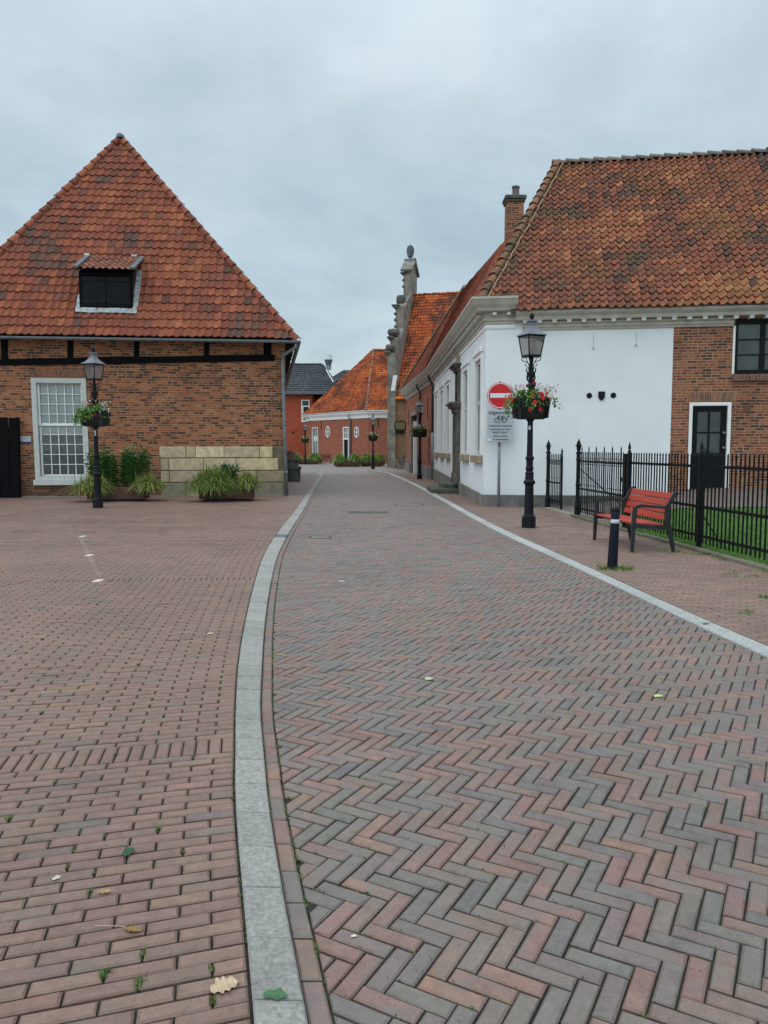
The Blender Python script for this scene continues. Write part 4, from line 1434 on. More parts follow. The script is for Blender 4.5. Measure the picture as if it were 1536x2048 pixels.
s = MB(); wpanel(s, C0, FD, FN, a, b, z0 + .5, z1, -.12); s.build('curtain', M['greyreflect'], dr)
for z in (1.62, 2.02):
    s = MB(); s.lathe([(.0, .0), (.03, .0), (.03, .015), (.012, .02), (.012, .035), (.028, .05), (.025, .07), (0, .075)], 12, FW(b - .06, z, -.04), axis=((FD[0], FD[1], 0), ZU, (FN[0], FN[1], 0)))
    s.build('door_knob', M['galv'], lf)
rs = random.Random(4)
ar = MB()
for i in range(22):
    f0, f1 = (i + .1) / 22, (i + .9) / 22
    tp = lambda f: 5.30 + 1.30 * f
    bt = lambda f: 5.36 + 1.16 * f
    P = [FW(bt(f0), 2.86, .008), FW(bt(f1), 2.86, .008), FW(tp(f1), 3.08, .008), FW(tp(f0), 3.08, .008)]
    ar.poly(P, tint=tint_of([(3, (.25, .12, .07)), (2, (.19, .085, .055)), (1, (.12, .07, .05))], .15, rs))
ar.poly([FW(5.35, 2.855, .003), FW(6.53, 2.855, .003), FW(6.61, 3.085, .003), FW(5.29, 3.085, .003)], tint=(.40, .28, .18))
for i in range(29):
    a = 6.44 + i * .077
    P = [FW(a + .006, 3.37, .10), FW(a + .070, 3.37, .10), FW(a + .070, 3.50, .10), FW(a + .006, 3.50, .10)]
    Q = [FW(a + .006, 3.56, .0), FW(a + .070, 3.56, .0)]
    tn = tint_of([(3, (.17, .08, .06)), (2, (.12, .065, .055)), (1, (.22, .11, .07))], .15, rs)
    ar.poly(P, tint=tn); ar.poly([P[3], P[2], Q[1], Q[0]], tint=mul3(tn, 1.0)); ar.poly([FW(a + .006, 3.37, 0), FW(a + .070, 3.37, 0), P[1], P[0]], tint=tn)
ar.poly([FW(6.44, 3.375, .092), FW(8.7, 3.375, .092), FW(8.7, 3.49, .092), FW(6.44, 3.49, .092)], tint=(.34, .26, .18))
ar.poly([FW(6.44, 3.49, .092), FW(8.7, 3.49, .092), FW(8.7, 3.55, .0), FW(6.44, 3.55, .0)], tint=(.40, .33, .25))
ar.build('brick_arch', M['clay'], wh)
s = MB()
a, b, z0, z1 = WT
bars(s, C0, FD, FN, a, b, z0, z0 + .10, -.09, .02, .006); bars(s, C0, FD, FN, a, b, z1 - .13, z1, -.09, -.03, .006)
for c in (a + .02, a + .70, b - .06):
    bars(s, C0, FD, FN, c - .02 if c == a + .02 else c - .06, c + .06, z0 + .1, z1 - .13, -.09, -.03, .005)
for k in (1, 2):
    z = z0 + .1 + (z1 - z0 - .23) * k / 3
    bars(s, C0, FD, FN, a + .08, a + .64, z - .014, z + .014, -.085, -.045); bars(s, C0, FD, FN, a + .76, b - .12, z - .014, z + .014, -.085, -.045)
wo = s.build('window', M['blackpaint'], wh)
s = MB(); wpanel(s, C0, FD, FN, a, b, z0, z1, -.075); s.build('pane', M['glass'], wo)
s = MB(); wpanel(s, C0, FD, FN, a, b, z0, z1, -.12); s.build('curtain', M['greyreflect'], wo)
s = MB(); bars(s, C0, FD, FN, 6.44, 6.497, 3.56, 4.80, .0, .02, .004); s.build('white_edge', M['whitepaint'], wo)
s = MB(); s.tint = (.19, .085, .055)
for i in range(6): bars(s, C0, FD, FN, 6.78, 6.94, 2.56 + i * .032, 2.58 + i * .032, .0, .012)
s.tint = (.14, .066, .046)
bars(s, C0, FD, FN, 6.765, 6.955, 2.545, 2.765, -.005, .005)
s.build('wall_vent', M['clay'], wh)

# shield and two round wall anchors on the plaster
s = MB()
X3, N3 = (FD[0], FD[1], 0), (FN[0], FN[1], 0)
s.extrude([(-.085, .115), (-.085, -.03), (-.06, -.085), (0, -.13), (.06, -.085), (.085, -.03), (.085, .115)], X3, ZU, N3, FW(3.12, 3.02, .035), .035)
s.extrude([(-.055, .085), (-.055, -.02), (-.04, -.06), (0, -.095), (.04, -.06), (.055, -.02), (.055, .085)], X3, ZU, N3, FW(3.12, 3.02, .042), .01)
s.build('shield', M['iron'], wh)
for t in (2.80, 3.43):
    s = MB(); s.lathe([(.0, .04), (.03, .04), (.04, .025), (.068, .022), (.075, .012), (.075, 0)][::-1], 20, FW(t, 3.03, .0), axis=(X3, ZU, N3)); s.build('round_anchor', M['iron'], wh)
s = MB()
for t, v0, v1 in ((2.87, 4.30, 4.72), (3.98, 4.36, 4.70)): bars(s, C0, FD, FN, t, t + .014, v0, v1, .0, .012)
bars(s, C0, FD, FN, 2.845, 2.90, 4.29, 4.31, .0, .05)
bars(s, C0, FD, FN, 3.955, 4.01, 4.35, 4.37, .0, .05)
s.build('wall_hook', M['oldwhite'], wh)

# downpipes on the street side
for P, name in (((SW(17.8, 0, .10)), 0), (BW3(5.4, 0, .10), 1)):
    k = MB()
    x, y = P[0], P[1]
    k.tube([(x - .22, y, 5.30), (x - .20, y, 5.12), (x - .02, y, 4.85), (x, y, 4.7), (x, y, 2.4)], .055, 10)
    k.build('downpipe', M['darkpipe'], wh, smooth=True)
    k = MB(); k.tube([(x, y, 2.4), (x, y, .05)], .065, 10); k.build('downpipe', M['zinc'], wh, smooth=True)
# portal in the brick wing: dark double door with a pale upright
k = MB()
bars(k, PB, d3, n3, 7.4, 7.62, 0, 3.9, -.1, .06, .02); bars(k, PB, d3, n3, 11.38, 11.6, 0, 3.9, -.1, .06, .02); bars(k, PB, d3, n3, 7.4, 11.6, 3.68, 3.95, -.1, .06, .02)
for i in range(9):
    t0, t1 = i / 9, (i + 1) / 9
    hz = lambda t: 2.2 + 1.5 * math.sin(PI * t) ** .6
    pass
po = k.build('portal', M['greystone'], wh)
k = MB(); bars(k, PB, d3, n3, 7.62, 11.38, 0, 3.68, -.36, -.30); k.build('portal_door', M['tar'], po)
k = MB(); bars(k, PB, d3, n3, 9.0, 9.30, .0, 3.3, -.26, .10, .01); k.build('door_edge', M['whitepaint'], po)
for u in (2.6, 13.2):
    k = MB(); bars(k, PB, d3, n3, u, u + .05, 3.2, 4.3, .0, .03); k.build('wall_anchor', M['iron'], wh)
k = MB(); bars(k, PB, d3, n3, 2.0, 2.06, .8, 2.2, .0, .03); k.build('wall_anchor', M['iron'], wh)

# roofs
FO = FW(0, 5.30, .42)
FU = (FD[0], FD[1], 0)
RR = (5.54, 25.4, 10.69)
FNn = nrm(cross(FU, sub3(RR, FO)))
if FNn[2] < 0: FNn = mul3(FNn, -1)
FV = nrm(cross(FNn, FU))
if FV[2] < 0: FV = mul3(FV, -1)
vR, uR_ = dot(sub3(RR, FO), FV), dot(sub3(RR, FO), FU)
FPt = lambda u, v, h=0: mad(FO, (FU, u), (FV, v), (FNn, h))
vA = .36 / FV[2]
uA = -.15
AH = FPt(uA, vA)
hipu = lambda v: uA + (uR_ - uA) * (v - vA) / (vR - vA)
r = MB()
tiles(r, FO, FU, FV, FNn, vR, 28, .213, lambda v: max(hipu(v), .82 if v < vA + .02 else hipu(v)), lambda v: 13.0, PAL_R, amp=.056, seg=8, lift=.046, lip=.045)
r.poly([FPt(.84, .02, -.08), FPt(13, .02, -.08), FPt(13, vR, -.08), FPt(uR_, vR, -.08), FPt(uA, vA, -.08)], tint=(.02, .012, .01))
ro = r.build('roof', M['tile_r'], wh)
U1 = (d2[0], d2[1], 0)
N1 = nrm(cross(U1, sub3(RR, AH)))
if N1[2] < 0: N1 = mul3(N1, -1)
V1 = nrm(cross(N1, U1))
if V1[2] < 0: V1 = mul3(V1, -1)
v1R, u1R = dot(sub3(RR, AH), V1), dot(sub3(RR, AH), U1)
kq = .565
vQ = kq * v1R
uB = 39.5 - AH[1]
uS = 33.2 - AH[1]
r = MB()
Qp = lerp3(AH, RR, kq)
Sp = (3.50, 33.6, 8.5)
Bp = (BW3(0, 0, .44)[0], BW3(0, 0, .44)[1], 5.66)
LB_ = math.sqrt(dot(sub3(Bp, AH), sub3(Bp, AH)))
def wing_pt(u, v, h):
    return mad(lerp3(lerp3(AH, Bp, u / LB_), lerp3(Qp, Sp, u / LB_), v / vQ), (N1, h))
tiles(r, AH, U1, V1, N1, vQ, 14, .24, lambda v: 0.0, lambda v: LB_, PAL_RS, amp=.045, seg=5, lift=.045, pt=wing_pt)
Oq = mad(AH, (V1, vQ))
tiles(r, Oq, U1, V1, N1, v1R - vQ, 13, .22, lambda v: u1R * (v + vQ) / v1R, lambda v: u1R * (v + vQ) / v1R + (v1R - vQ - v) * 1.35, PAL_RS, amp=.034, seg=5, lift=.034)
Tp = (BW3(15.3, 0, .42)[0], BW3(15.3, 0, .42)[1], 5.66)
U2 = nrm(sub3(Tp, Bp)); N2_ = nrm(cross(U2, sub3(Sp, Bp)))
if N2_[2] < 0: N2_ = mul3(N2_, -1)
V2 = nrm(cross(N2_, U2))
if V2[2] < 0: V2 = mul3(V2, -1)
v2, u2, u2T = dot(sub3(Sp, Bp), V2), dot(sub3(Sp, Bp), U2), math.sqrt(dot(sub3(Tp, Bp), sub3(Tp, Bp)))
tiles(r, Bp, U2, V2, N2_, v2, 13, .22, lambda v: u2 * v / v2, lambda v: u2T + (u2 - u2T) * v / v2, PAL_RS, amp=.034, seg=4, lift=.034)
# rear slopes
Rr2 = FPt(13, vR)
bk = MB()
r.poly([Sp, Qp, (7.6, 27, 5.3), (7.6, 36, 5.3)], tint=PAL_RS[0][1])
r.poly([RR, Rr2, mad(Rr2, (FD + (0,), 0), ((-FN[0], -FN[1], 0), 4.6), (ZU, -5.4)), mad(RR, ((-FN[0], -FN[1], 0), 4.6), (ZU, -5.4))], tint=PAL_RS[0][1])
r.poly([Sp, (7.6, 36, 5.3), (7.0, 52, 5.3), Tp], tint=PAL_RS[0][1])
r.build('roof', M['tile_l'], wh)
h = MB()
rr_ = random.Random(9)
HPAL = [(3, (.20, .092, .060)), (2, (.16, .088, .062)), (2, (.235, .115, .072)), (1, (.13, .09, .065))]
hip_tiles(h, mad(AH, (FNn, .01)), mad(RR, (FNn, .03)), nrm(add3(FNn, N1)), .125, .36, HPAL, rr_, lift=.025)
h.build('hip_tiles', M['tile_r'], ro)
h = MB()
GP = [(3, (.16, .14, .125)), (2, (.20, .17, .15)), (1, (.13, .12, .11))]
hip_tiles(h, mad(RR, (FU, -.15), (ZU, .0)), mad(RR, (FU, 7.6)), ZU, .13, .42, GP, rr_)
h.build('ridge_tiles', M['tile_r'], ro)
h = MB()
n = 46
pts = [mad(FPt(hipu(vA + (vR - vA) * i / n) + .20 + rr_.uniform(-.02, .02), vA + (vR - vA) * i / n, .035)) for i in range(n + 1)]
h.tube(pts, .028, 6)
h.build('hip_mortar', M['mortar'], ro)
h = MB(); h.tube([mad(Sp, (N2_, .06)), mad(lerp3(Sp, Tp, .5), (N2_, .08)), mad(Tp, (N2_, .06))], .08, 6); h.build('hip_mortar', M['palemortar'], ro)
# chimney
ch = MB()
cx_, cy_ = 4.93, 30.0
for (P, d, n) in (((cx_ - .31, cy_ - .31), (1, 0), (0, -1)), ((cx_ - .31, cy_ - .31), (0, 1), (-1, 0)), ((cx_ + .31, cy_ - .31), (0, 1), (1, 0)), ((cx_ - .31, cy_ + .31), (1, 0), (0, 1))):
    wall(ch, P, d, n, .62, 5.5, 10.92, uoff=.1)
cho = ch.build('chimney', M['brick_l'], ro)
k = MB()
k.bbox((cx_, cy_, 10.98), (.40, 0, 0), (0, .40, 0), (0, 0, .07), .02); k.bbox((cx_, cy_, 10.86), (.36, 0, 0), (0, .36, 0), (0, 0, .05), .02)
k.build('chimney_cap', M['darkstone'], cho)
k = MB(); k.lathe([(.14, 11.0), (.13, 11.38), (.15, 11.40), (.15, 11.46), (.02, 11.5)], 12, (cx_ + .05, cy_, 0)); k.build('chimney_pot', M['darkstone'], cho)


# ================================================================== OLD GATE HOUSE WITH THE STEPPED GABLE
gh = empty('gate_house', (2, 64, 0), 'old brick gate house with tall grey ornamented gable and orange tiled roof', 'gate house')
GE = (.95, 63.0, 5.95)
gd = (.27, .963, 0); gn = (-.963, .27, 0); gu = (.963, -.27, 0)
GR = (.95 + .27 * 6.2, 63 + .963 * 6.2, 15.04)
GP3 = lambda s, z, o=0.0: (GE[0] + gd[0] * s + gn[0] * o, GE[1] + gd[1] * s + gn[1] * o, z)
w = MB()
wall(w, (GE[0], GE[1]), (gu[0], gu[1]), (-gd[0], -gd[1]), 11.0, -.1, 5.95)
w.build('wall', M['brick_g'], gh)
oh = 12.4
half = [(-.15, 0), (-.15, 9.3), (.7, 9.35), (.7, 10.6), (1.8, 10.8), (2.4, 11.6), (2.4, 13.4), (3.2, 13.6), (4.2, 14.3), (5.05, 14.8), (5.05, 16.9), (6.2, 17.9)]
outl = half + [(oh - s, z) for s, z in half[-2::-1]]
g = MB()
g.extrude(outl, gd, ZU, gn, GP3(0, 0, .66), .66)
go = g.build('gable', M['greystone'], gh)
# string courses, volutes, balls and caps at the edge of the gable, and their twins on the far side
for mir in (0, 1):
    S = (lambda s: oh - s) if mir else (lambda s: s)
    def ob(*lays):
        k = MB()
        for s, z, ls, lo, lz in lays:
            k.bbox(GP3(S(s), z, .66), mul3(gd, ls), mul3(gn, lo), (0, 0, lz), .03)
        k.build('gable_cornice', M['darkstone'], go)
    ob((.05, 9.36, .36, .24, .07), (.05, 9.24, .30, .17, .07), (.05, 9.12, .24, .10, .06))
    ob((.95, 10.66, .40, .26, .07), (.93, 10.54, .33, .18, .07), (.92, 10.42, .27, .10, .06))
    ob((2.9, 13.52, .66, .32, .07), (2.8, 13.40, .55, .22, .07), (2.7, 13.28, .45, .12, .06))
    for z in (11.75, 12.3, 12.8): ob((2.42, z, .13, .14, .07), (2.42, z + .1, .08, .08, .05))
    for z in (15.55, 16.1): ob((5.08, z, .12, .12, .06), (5.08, z + .1, .07, .07, .05))
    ob((5.1, 16.72, .22, .26, .07), (5.1, 16.6, .16, .16, .06))
    for s, z, r in ((.38, 9.72, .33), (1.75, 11.15, .36), (3.9, 14.18, .46)):
        k = MB(); k.lathe([(0, -.34), (r * .8, -.34), (r, -.26), (r, .26), (r * .8, .34), (0, .34)], 18, GP3(S(s), z, .56), axis=(gd, ZU, gn)); k.build('volute', M['darkstone'], go)
    k = MB(); k.lathe([(.06, .0), (.16, .04), (.08, .12), (.20, .30), (.21, .42), (.13, .60), (0, .68)], 12, GP3(S(1.0), 10.72, .76)); k.build('stone_ball', M['darkstone'], go)
o = MB()
for sg in (-1, 1):
    o.bbox(GP3(6.2 + sg * .64, 17.50, .33), mad(mul3(gd, .80), (ZU, -.62 * sg)), mul3(gn, .52), (gd[0] * .06 * sg, gd[1] * .06 * sg, .09), .03)
o.build('gable_cap', M['greystone'], go)
f = MB()
c = GP3(6.2, 17.85, .33)
f.lathe([(.40, -.1), (.36, .18), (.24, .25), (.16, .38), (.14, .46), (.26, .52), (.28, .70), (.31, .92), (.29, 1.14), (.19, 1.38), (.08, 1.52), (0, 1.55)], 16, c)
for i in range(6):
    for j in range(10):
        a = 2 * PI * (j + .5 * (i % 2)) / 10; z = .62 + i * .14; r = .29 * math.sin(PI * min(1, (z - .38) / 1.2)) ** .6
        f.bbox(mad(c, ((math.cos(a), math.sin(a), 0), r), (ZU, z)), mul3((math.cos(a), math.sin(a), 0), .045), mul3((-math.sin(a), math.cos(a), 0), .07), (0, 0, .06), .03)
f.build('pineapple_finial', M['leadgrey'], go)
gv = nrm(sub3(GR, GE)); gN = nrm(cross(gu, gv))
if gN[2] < 0: gN = mul3(gN, -1)
gO = mad(GE, (gv, -.45))
gl = math.sqrt(dot(sub3(GR, gO), sub3(GR, gO)))
r = MB()
tiles(r, gO, gu, gv, gN, gl, 33, .27, lambda v: .02, lambda v: 11.0, PAL_O, amp=.055, seg=5, lift=.055, lip=.05)
r.poly([mad(GR, (gu, 0)), mad(GR, (gu, 11)), mad(GR, (gu, 11), (gd, 6.2), (ZU, -9)), mad(GR, (gd, 6.2), (ZU, -9))], tint=PAL_O[1][1])
gro = r.build('roof', M['tile_o'], gh)
h = MB(); hip_tiles(h, mad(GR, (gu, .05)), mad(GR, (gu, 11)), ZU, .14, .42, PAL_O); h.build('ridge_tiles', M['tile_o'], gro)
k = MB(); k.bbox(mad(GE, (gv, -.30), (gu, 5.5), (gN, -.10)), mul3(gu, 5.4), mul3(gv, .05), mul3(gN, .10), .02); k.build('eaves_board', M['darkpipe'], gh)
k = MB(); k.bbox(GP3(-.30, 6.85, .06), mul3(gu, .17), (.10, -.04, .62), mul3(gd, .03), .01); k.build('white_board', M['whitepaint'], gh)
k = MB(); k.tube([GP3(-.08, 5.6, -.75), GP3(-.10, 5.2, -.95), GP3(-.10, 4.0, -1.05)], .035, 6); k.build('wall_anchor', M['iron'], gh)
sg = empty('hanging_sign', GP3(-.25, 3.1, -.25), 'black framed dull gold sign on the gate house brick wall', 'sign')
k = MB()
cS = GP3(-.16, 3.45, -.42)
for i in range(20):
    a, b = 2 * PI * i / 20, 2 * PI * (i + 1) / 20
    e = lambda t: mad(cS, (gu, .46 * math.copysign(abs(math.cos(t)) ** .5, math.cos(t))), (ZU, .34 * math.copysign(abs(math.sin(t)) ** .5, math.sin(t))))
    k.tube([e(a), e(b)], .05, 6)
k.bbox(mad(cS, (ZU, -.52)), mul3(gu, .36), mul3(gd, .03), (0, 0, .09), .02)
k.tube([mad(cS, (ZU, .30)), mad(cS, (ZU, .50))], .02, 6)
k.build('sign_frame', M['iron'], sg)
k = MB(); k.bbox(cS, mul3(gu, .42), mul3(gd, .02), (0, 0, .30), .01); k.build('sign_panel', M['gold'], sg)

# ================================================================== CORNER HOUSE WITH THE ROUND WINDOWS
rh = empty('corner_house', (-2, 88, 0), 'low red brick house with orange tiled roof and oval windows ending the street', 'house')
K = (-1.75, 85.0); Lf = (-9.0, 94.2); Lg = (-9.9, 97.5); Rt = (9.0, 85.6)
def seg(A, B):
    d = nrm((B[0] - A[0], B[1] - A[1], 0)); L = math.hypot(B[0] - A[0], B[1] - A[1])
    n = (-d[1], d[0])
    return (d[0], d[1]), n, L
dS, nS, LS = seg(K, Lf)
if nS[1] > 0: nS = (-nS[0], -nS[1])
dF, nF, LF = seg(K, Rt)
if nF[1] > 0: nF = (-nF[0], -nF[1])
dB, nB, LB = seg(Lf, Lg)
if nB[0] > 0: nB = (-nB[0], -nB[1])
EZ = 5.35
w = MB()
wall(w, K, dS, nS, LS, -.1, EZ, holes=[(3.62, 4.72, .1, 4.05), (9.9, 11.2, .1, 4.15)], depth=.2, uoff=3)
wall(w, K, dF, nF, LF, -.1, EZ)
wall(w, Lf, dB, nB, LB, -.1, EZ)
wall(w, Lg, (.3, .954), (-.954, .3), 12, -.1, EZ)
w.build('wall', M['brick_f'], rh)
c = MB()
sweep(c, [Lg, Lf, K, Rt], [nB, nS, nF], [(0, 4.95), (.06, 4.95), (.06, 5.28), (.14, 5.32), (.14, 5.40), (.34, 5.44), (.36, 5.60), (.50, 5.68), (.50, 5.78), (0, 5.80)])
c.build('cornice', M['whitepaint'], rh)
AP = (-1.24, 91.2, 13.1); AP2 = (9, 91.8, 13.1)
off = lambda P, n, k=.5: (P[0] + n[0] * k, P[1] + n[1] * k, 5.78)
r = MB()
mk = nrm((nS[0] + nF[0], nS[1] + nF[1], 0)); kk = .5 / (mk[0] * nS[0] + mk[1] * nS[1])
Kc = (K[0] + mk[0] * kk, K[1] + mk[1] * kk, 5.78); Lc = off(Lf, nS, .6)
def tri_roof(mb, A, B, top, topB, rows, pitch, pal, seg_):
    """slope over eave A-B whose upper edge runs top..topB"""
    U = nrm(sub3(B, A)); N = nrm(cross(U, sub3(top, A)))
    if N[2] < 0: N = mul3(N, -1)
    V = nrm(cross(N, U))
    if V[2] < 0: V = mul3(V, -1)
    vm = dot(sub3(top, A), V); ua = dot(sub3(top, A), U); ub = dot(sub3(topB, A), U); L = dot(sub3(B, A), U)
    tiles(mb, A, U, V, N, vm, rows, pitch, lambda v: ua * v / vm, lambda v: L + (ub - L) * v / vm, pal, amp=.06, seg=seg_, lift=.06, lip=.05, jit=1.3)
    return N
NA = tri_roof(r, Lc, Kc, AP, AP, 32, .26, PAL_O, 5)
Rc = (Rt[0], Rt[1] - .5, 5.78)
NB = tri_roof(r, Kc, Rc, AP, AP2, 32, .26, PAL_O, 5)
tri_roof(r, (-10.4, 97.6, 5.78), Lc, AP, AP, 32, .3, PAL_O, 3)
r.poly([AP, AP2, (9, 98.5, 5.7), (-7, 98.5, 5.7)], tint=PAL_O[0][1])
rro = r.build('roof', M['tile_o'], rh)
h = MB()
HP2 = [(2, (.34, .14, .085)), (2, (.28, .12, .08)), (1, (.22, .12, .09))]
hip_tiles(h, Kc, AP, nrm(add3(NA, NB)), .17, .45, HP2, random.Random(4)); hip_tiles(h, Lc, AP, nrm(add3(NA, (-.5, 0, .5))), .15, .45, PAL_O, random.Random(5)); hip_tiles(h, AP, AP2, ZU, .15, .45, PAL_O)
h.build('hip_tiles', M['tile_o'], rro)
RS = lambda P, d, n, u, v, o: (P[0] + d[0] * u + n[0] * o, P[1] + d[1] * u + n[1] * o, v)
def oval(P, d, n, u, v, rx, rz):
    k = MB()
    N = 28
    X = (d[0], d[1], 0); Nn = (n[0], n[1], 0)
    prof = [(1.0, .0), (1.0, .07), (.86, .07), (.84, .03)]
    rings = []
    for f, oo in prof:
        rings.append([RS(P, d, n, u + rx * f * math.cos(2 * PI * i / N), v + rz * f * math.sin(2 * PI * i / N), oo) for i in range(N)])
    for a, b in zip(rings, rings[1:]):
        for i in range(N): k.poly([a[i], a[(i + 1) % N], b[(i + 1) % N], b[i]])
    k.obox(RS(P, d, n, u, v, .045), mul3(X, .035), mul3(Nn, .015), (0, 0, rz * .84)); k.obox(RS(P, d, n, u, v, .045), mul3(X, rx * .84), mul3(Nn, .013), (0, 0, .035))
    wo = k.build('oval_window', M['whitepaint'], rh)
    k = MB(); k.poly([RS(P, d, n, u + rx * .85 * math.cos(2 * PI * i / N), v + rz * .85 * math.sin(2 * PI * i / N), .02) for i in range(N)]); k.build('pane', M['greyreflect'], wo)
def uS(px_):                      # distance along the side wall seen under a given bearing
    rt = px_
    return (rt * K[1] - K[0]) / (dS[0] - rt * dS[1])
oval(K, dS, nS, uS(-54 / 1540), 3.42, .42, .62)
oval(K, dS, nS, uS(-111.5 / 1540), 3.55, .46, .66)
ud = uS(-84 / 1540)
k = MB()
bars(k, K, dS, nS, 3.62, 3.74, .1, 4.05, -.1, .05); bars(k, K, dS, nS, 4.60, 4.72, .1, 4.05, -.1, .05); bars(k, K, dS, nS, 3.74, 4.60, 3.93, 4.05, -.1, .05); bars(k, K, dS, nS, 3.74, 4.60, 2.62, 2.78, -.1, .04)
for i in (1, 2): bars(k, K, dS, nS, 3.74 + .86 * i / 3 - .025, 3.74 + .86 * i / 3 + .025, 2.78, 3.93, -.08, -.03)
bars(k, K, dS, nS, 3.74, 4.60, 3.32, 3.37, -.08, -.03)
dd = k.build('door', M['whitepaint'], rh)
k = MB(); bars(k, K, dS, nS, 3.74, 4.60, .1, 2.62, -.1, -.05)
for i in range(9): bars(k, K, dS, nS, 3.76 + i * .093, 3.765 + i * .093 + .05, .15, 2.58, -.05, -.04)
k.build('door_leaf', M['blackpaint'], dd)
k = MB(); wpanel(k, K, dS, nS, 3.74, 4.60, 2.78, 3.93, -.09); k.build('pane', M['greyreflect'], dd)
k = MB()
bars(k, K, dS, nS, 9.9, 10.05, .1, 4.15, -.12, .06); bars(k, K, dS, nS, 11.05, 11.2, .1, 4.15, -.12, .06); bars(k, K, dS, nS, 10.05, 11.05, 4.0, 4.15, -.12, .06); bars(k, K, dS, nS, 10.5, 10.6, .1, 4.0, -.1, .0)
gd_ = k.build('glass_door', M['oldwhite'], rh)
k = MB(); wpanel(k, K, dS, nS, 10.05, 11.05, .1, 4.0, -.1); k.build('pane', M['greyreflect'], gd_)
k = MB(); bars(k, K, dS, nS, 10.12, 10.45, 2.5, 3.1, -.09, -.07); bars(k, K, dS, nS, 10.68, 11.0, 2.5, 3.1, -.09, -.07); k.build('white_notice', M['whitepaint'], gd_)
up_ = uS(-65 / 1540)
k = MB(); p0 = RS(K, dS, nS, up_, 0, .10)
k.tube([(p0[0], p0[1], .0), (p0[0], p0[1], 4.7), (p0[0] + nS[0] * .25, p0[1] + nS[1] * .25, 5.1), (p0[0] + nS[0] * .25, p0[1] + nS[1] * .25, 5.4)], .07, 8); k.build('downpipe', M['leadgrey'], rh, smooth=True)
for u, z in ((uS(-124 / 1540), 4.4), (-1.3, 4.5)):
    k = MB()
    if u > 0: bars(k, K, dS, nS, u, u + .07, z - .6, z + .5, .0, .05)
    else: bars(k, K, dF, nF, 1.1, 1.17, z - .6, z + .5, .0, .05)
    k.build('wall_anchor', M['iron'], rh)

# ================================================================== BRIGHT RED BUILDING BEHIND
bb = empty('red_brick_house', (-12, 100, 0), 'two storey bright red brick house with dark slate roof behind the corner house', 'house')
w = MB()
wall(w, (-24, 100), (1, 0), (0, -1), 14.75, -.1, 8.5, holes=[(13.35, 14.4, 5.0, 7.85)], depth=.12)
wall(w, (-9.25, 100), (0, 1), (1, 0), 6, -.1, 8.5)
wall(w, (-9.25, 104), (1, 0), (0, -1), 3.6, 5.0, 8.5)
wall(w, (-5.65, 104), (0, 1), (1, 0), 6, -.1, 8.5)
w.build('wall', M['brick_b'], bb)
k = MB(); k.tint = (.30, .07, .04)
bars(k, (-24, 100), (1, 0), (0, -1), -.0, 14.75, 3.95, 4.0, .0, .03)
k.build('brick_band', M['clay'], bb)
k = MB()
P_ = (-24, 100); a_, b_ = (1, 0), (0, -1)
bars(k, P_, a_, b_, 13.35, 13.47, 5.0, 7.85, -.1, .04); bars(k, P_, a_, b_, 14.28, 14.4, 5.0, 7.85, -.1, .04)
for z0, z1 in ((5.0, 5.22), (6.95, 7.1), (7.73, 7.85)): bars(k, P_, a_, b_, 13.47, 14.28, z0, z1, -.1, .04)
bars(k, P_, a_, b_, 13.47, 13.6, 5.22, 6.95, -.1, .0)
wo = k.build('window', M['whitepaint'], bb)
k = MB(); wpanel(k, P_, a_, b_, 13.4, 14.35, 5.1, 7.8, -.08); k.build('pane', M['glass'], wo)
k = MB(); wpanel(k, P_, a_, b_, 13.0, 14.7, 4.8, 8.0, -.6); k.build('dark_room', M['dark'], wo)
k = MB(); bars(k, P_, a_, b_, 12.9, 12.94, 4.0, 4.1, 0, .05); bars(k, P_, a_, b_, 12.1, 12.4, 3.55, 3.8, 0, .04); k.build('wall_vent', M['iron'], bb)
r = MB()
tri_roof(r, (-24, 99.5, 8.75), (-5.3, 99.5, 8.75), (-24, 104.2, 12.85), (-8.3, 104.2, 12.85), 15, .32, PAL_S, 3)
tri_roof(r, (-5.3, 99.5, 8.75), (-5.3, 109, 8.75), (-8.3, 104.2, 12.85), (-8.3, 104.2, 12.85), 15, .32, PAL_S, 3)
sro = r.build('roof', M['tile_s'], bb)
h = MB()
hip_tiles(h, (-5.3, 99.5, 8.75), (-8.3, 104.2, 12.85), nrm((.5, -.5, 1)), .17, .4, [(2, (.07, .08, .085)), (1, (.13, .14, .14)), (2, (.045, .05, .055))], random.Random(6)); hip_tiles(h, (-24, 104.2, 12.85), (-8.3, 104.2, 12.85), ZU, .15, .4, PAL_S)
h.build('hip_tiles', M['tile_s'], sro)
k = MB(); k.bbox((-14.6, 99.36, 8.70), (9.4, 0, 0), (0, .12, 0), (0, 0, .20), .02); k.bbox((-5.2, 104, 8.70), (.12, 0, 0), (0, 4.6, 0), (0, 0, .20), .02); k.build('gutter', M['leadgrey'], bb)
k = MB(); k.poly([(-24, 99.4, 8.5), (-5.3, 99.4, 8.5), (-5.3, 104, 8.5), (-24, 104, 8.5)]); k.build('soffit', M['tar'], bb)
k = MB()
k.lathe([(.36, 12.0), (.36, 12.45), (.42, 12.5), (.30, 12.55), (.36, 12.62)], 16, (-7.35, 103.2, 0))
vo = k.build('roof_vent', M['galv'], sro)
k = MB(); k.lathe([(.34, 12.6), (.56, 13.28), (.56, 13.3)], 16, (-7.35, 103.2, 0)); k.build('vent_louvre', M['leadgrey'], vo)
k = MB(); k.lathe([(.58, 13.29), (.56, 13.36), (.40, 14.02), (.36, 14.04), (.3, 13.95)], 16, (-7.35, 103.2, 0)); k.build('vent_hood', M['band'], vo)
k = MB(); k.tube([(-7.55, 101.6, 11.85), (-6.55, 100.6, 10.15)], .07, 6); k.build('lead_strip', M['whitepaint'], sro)

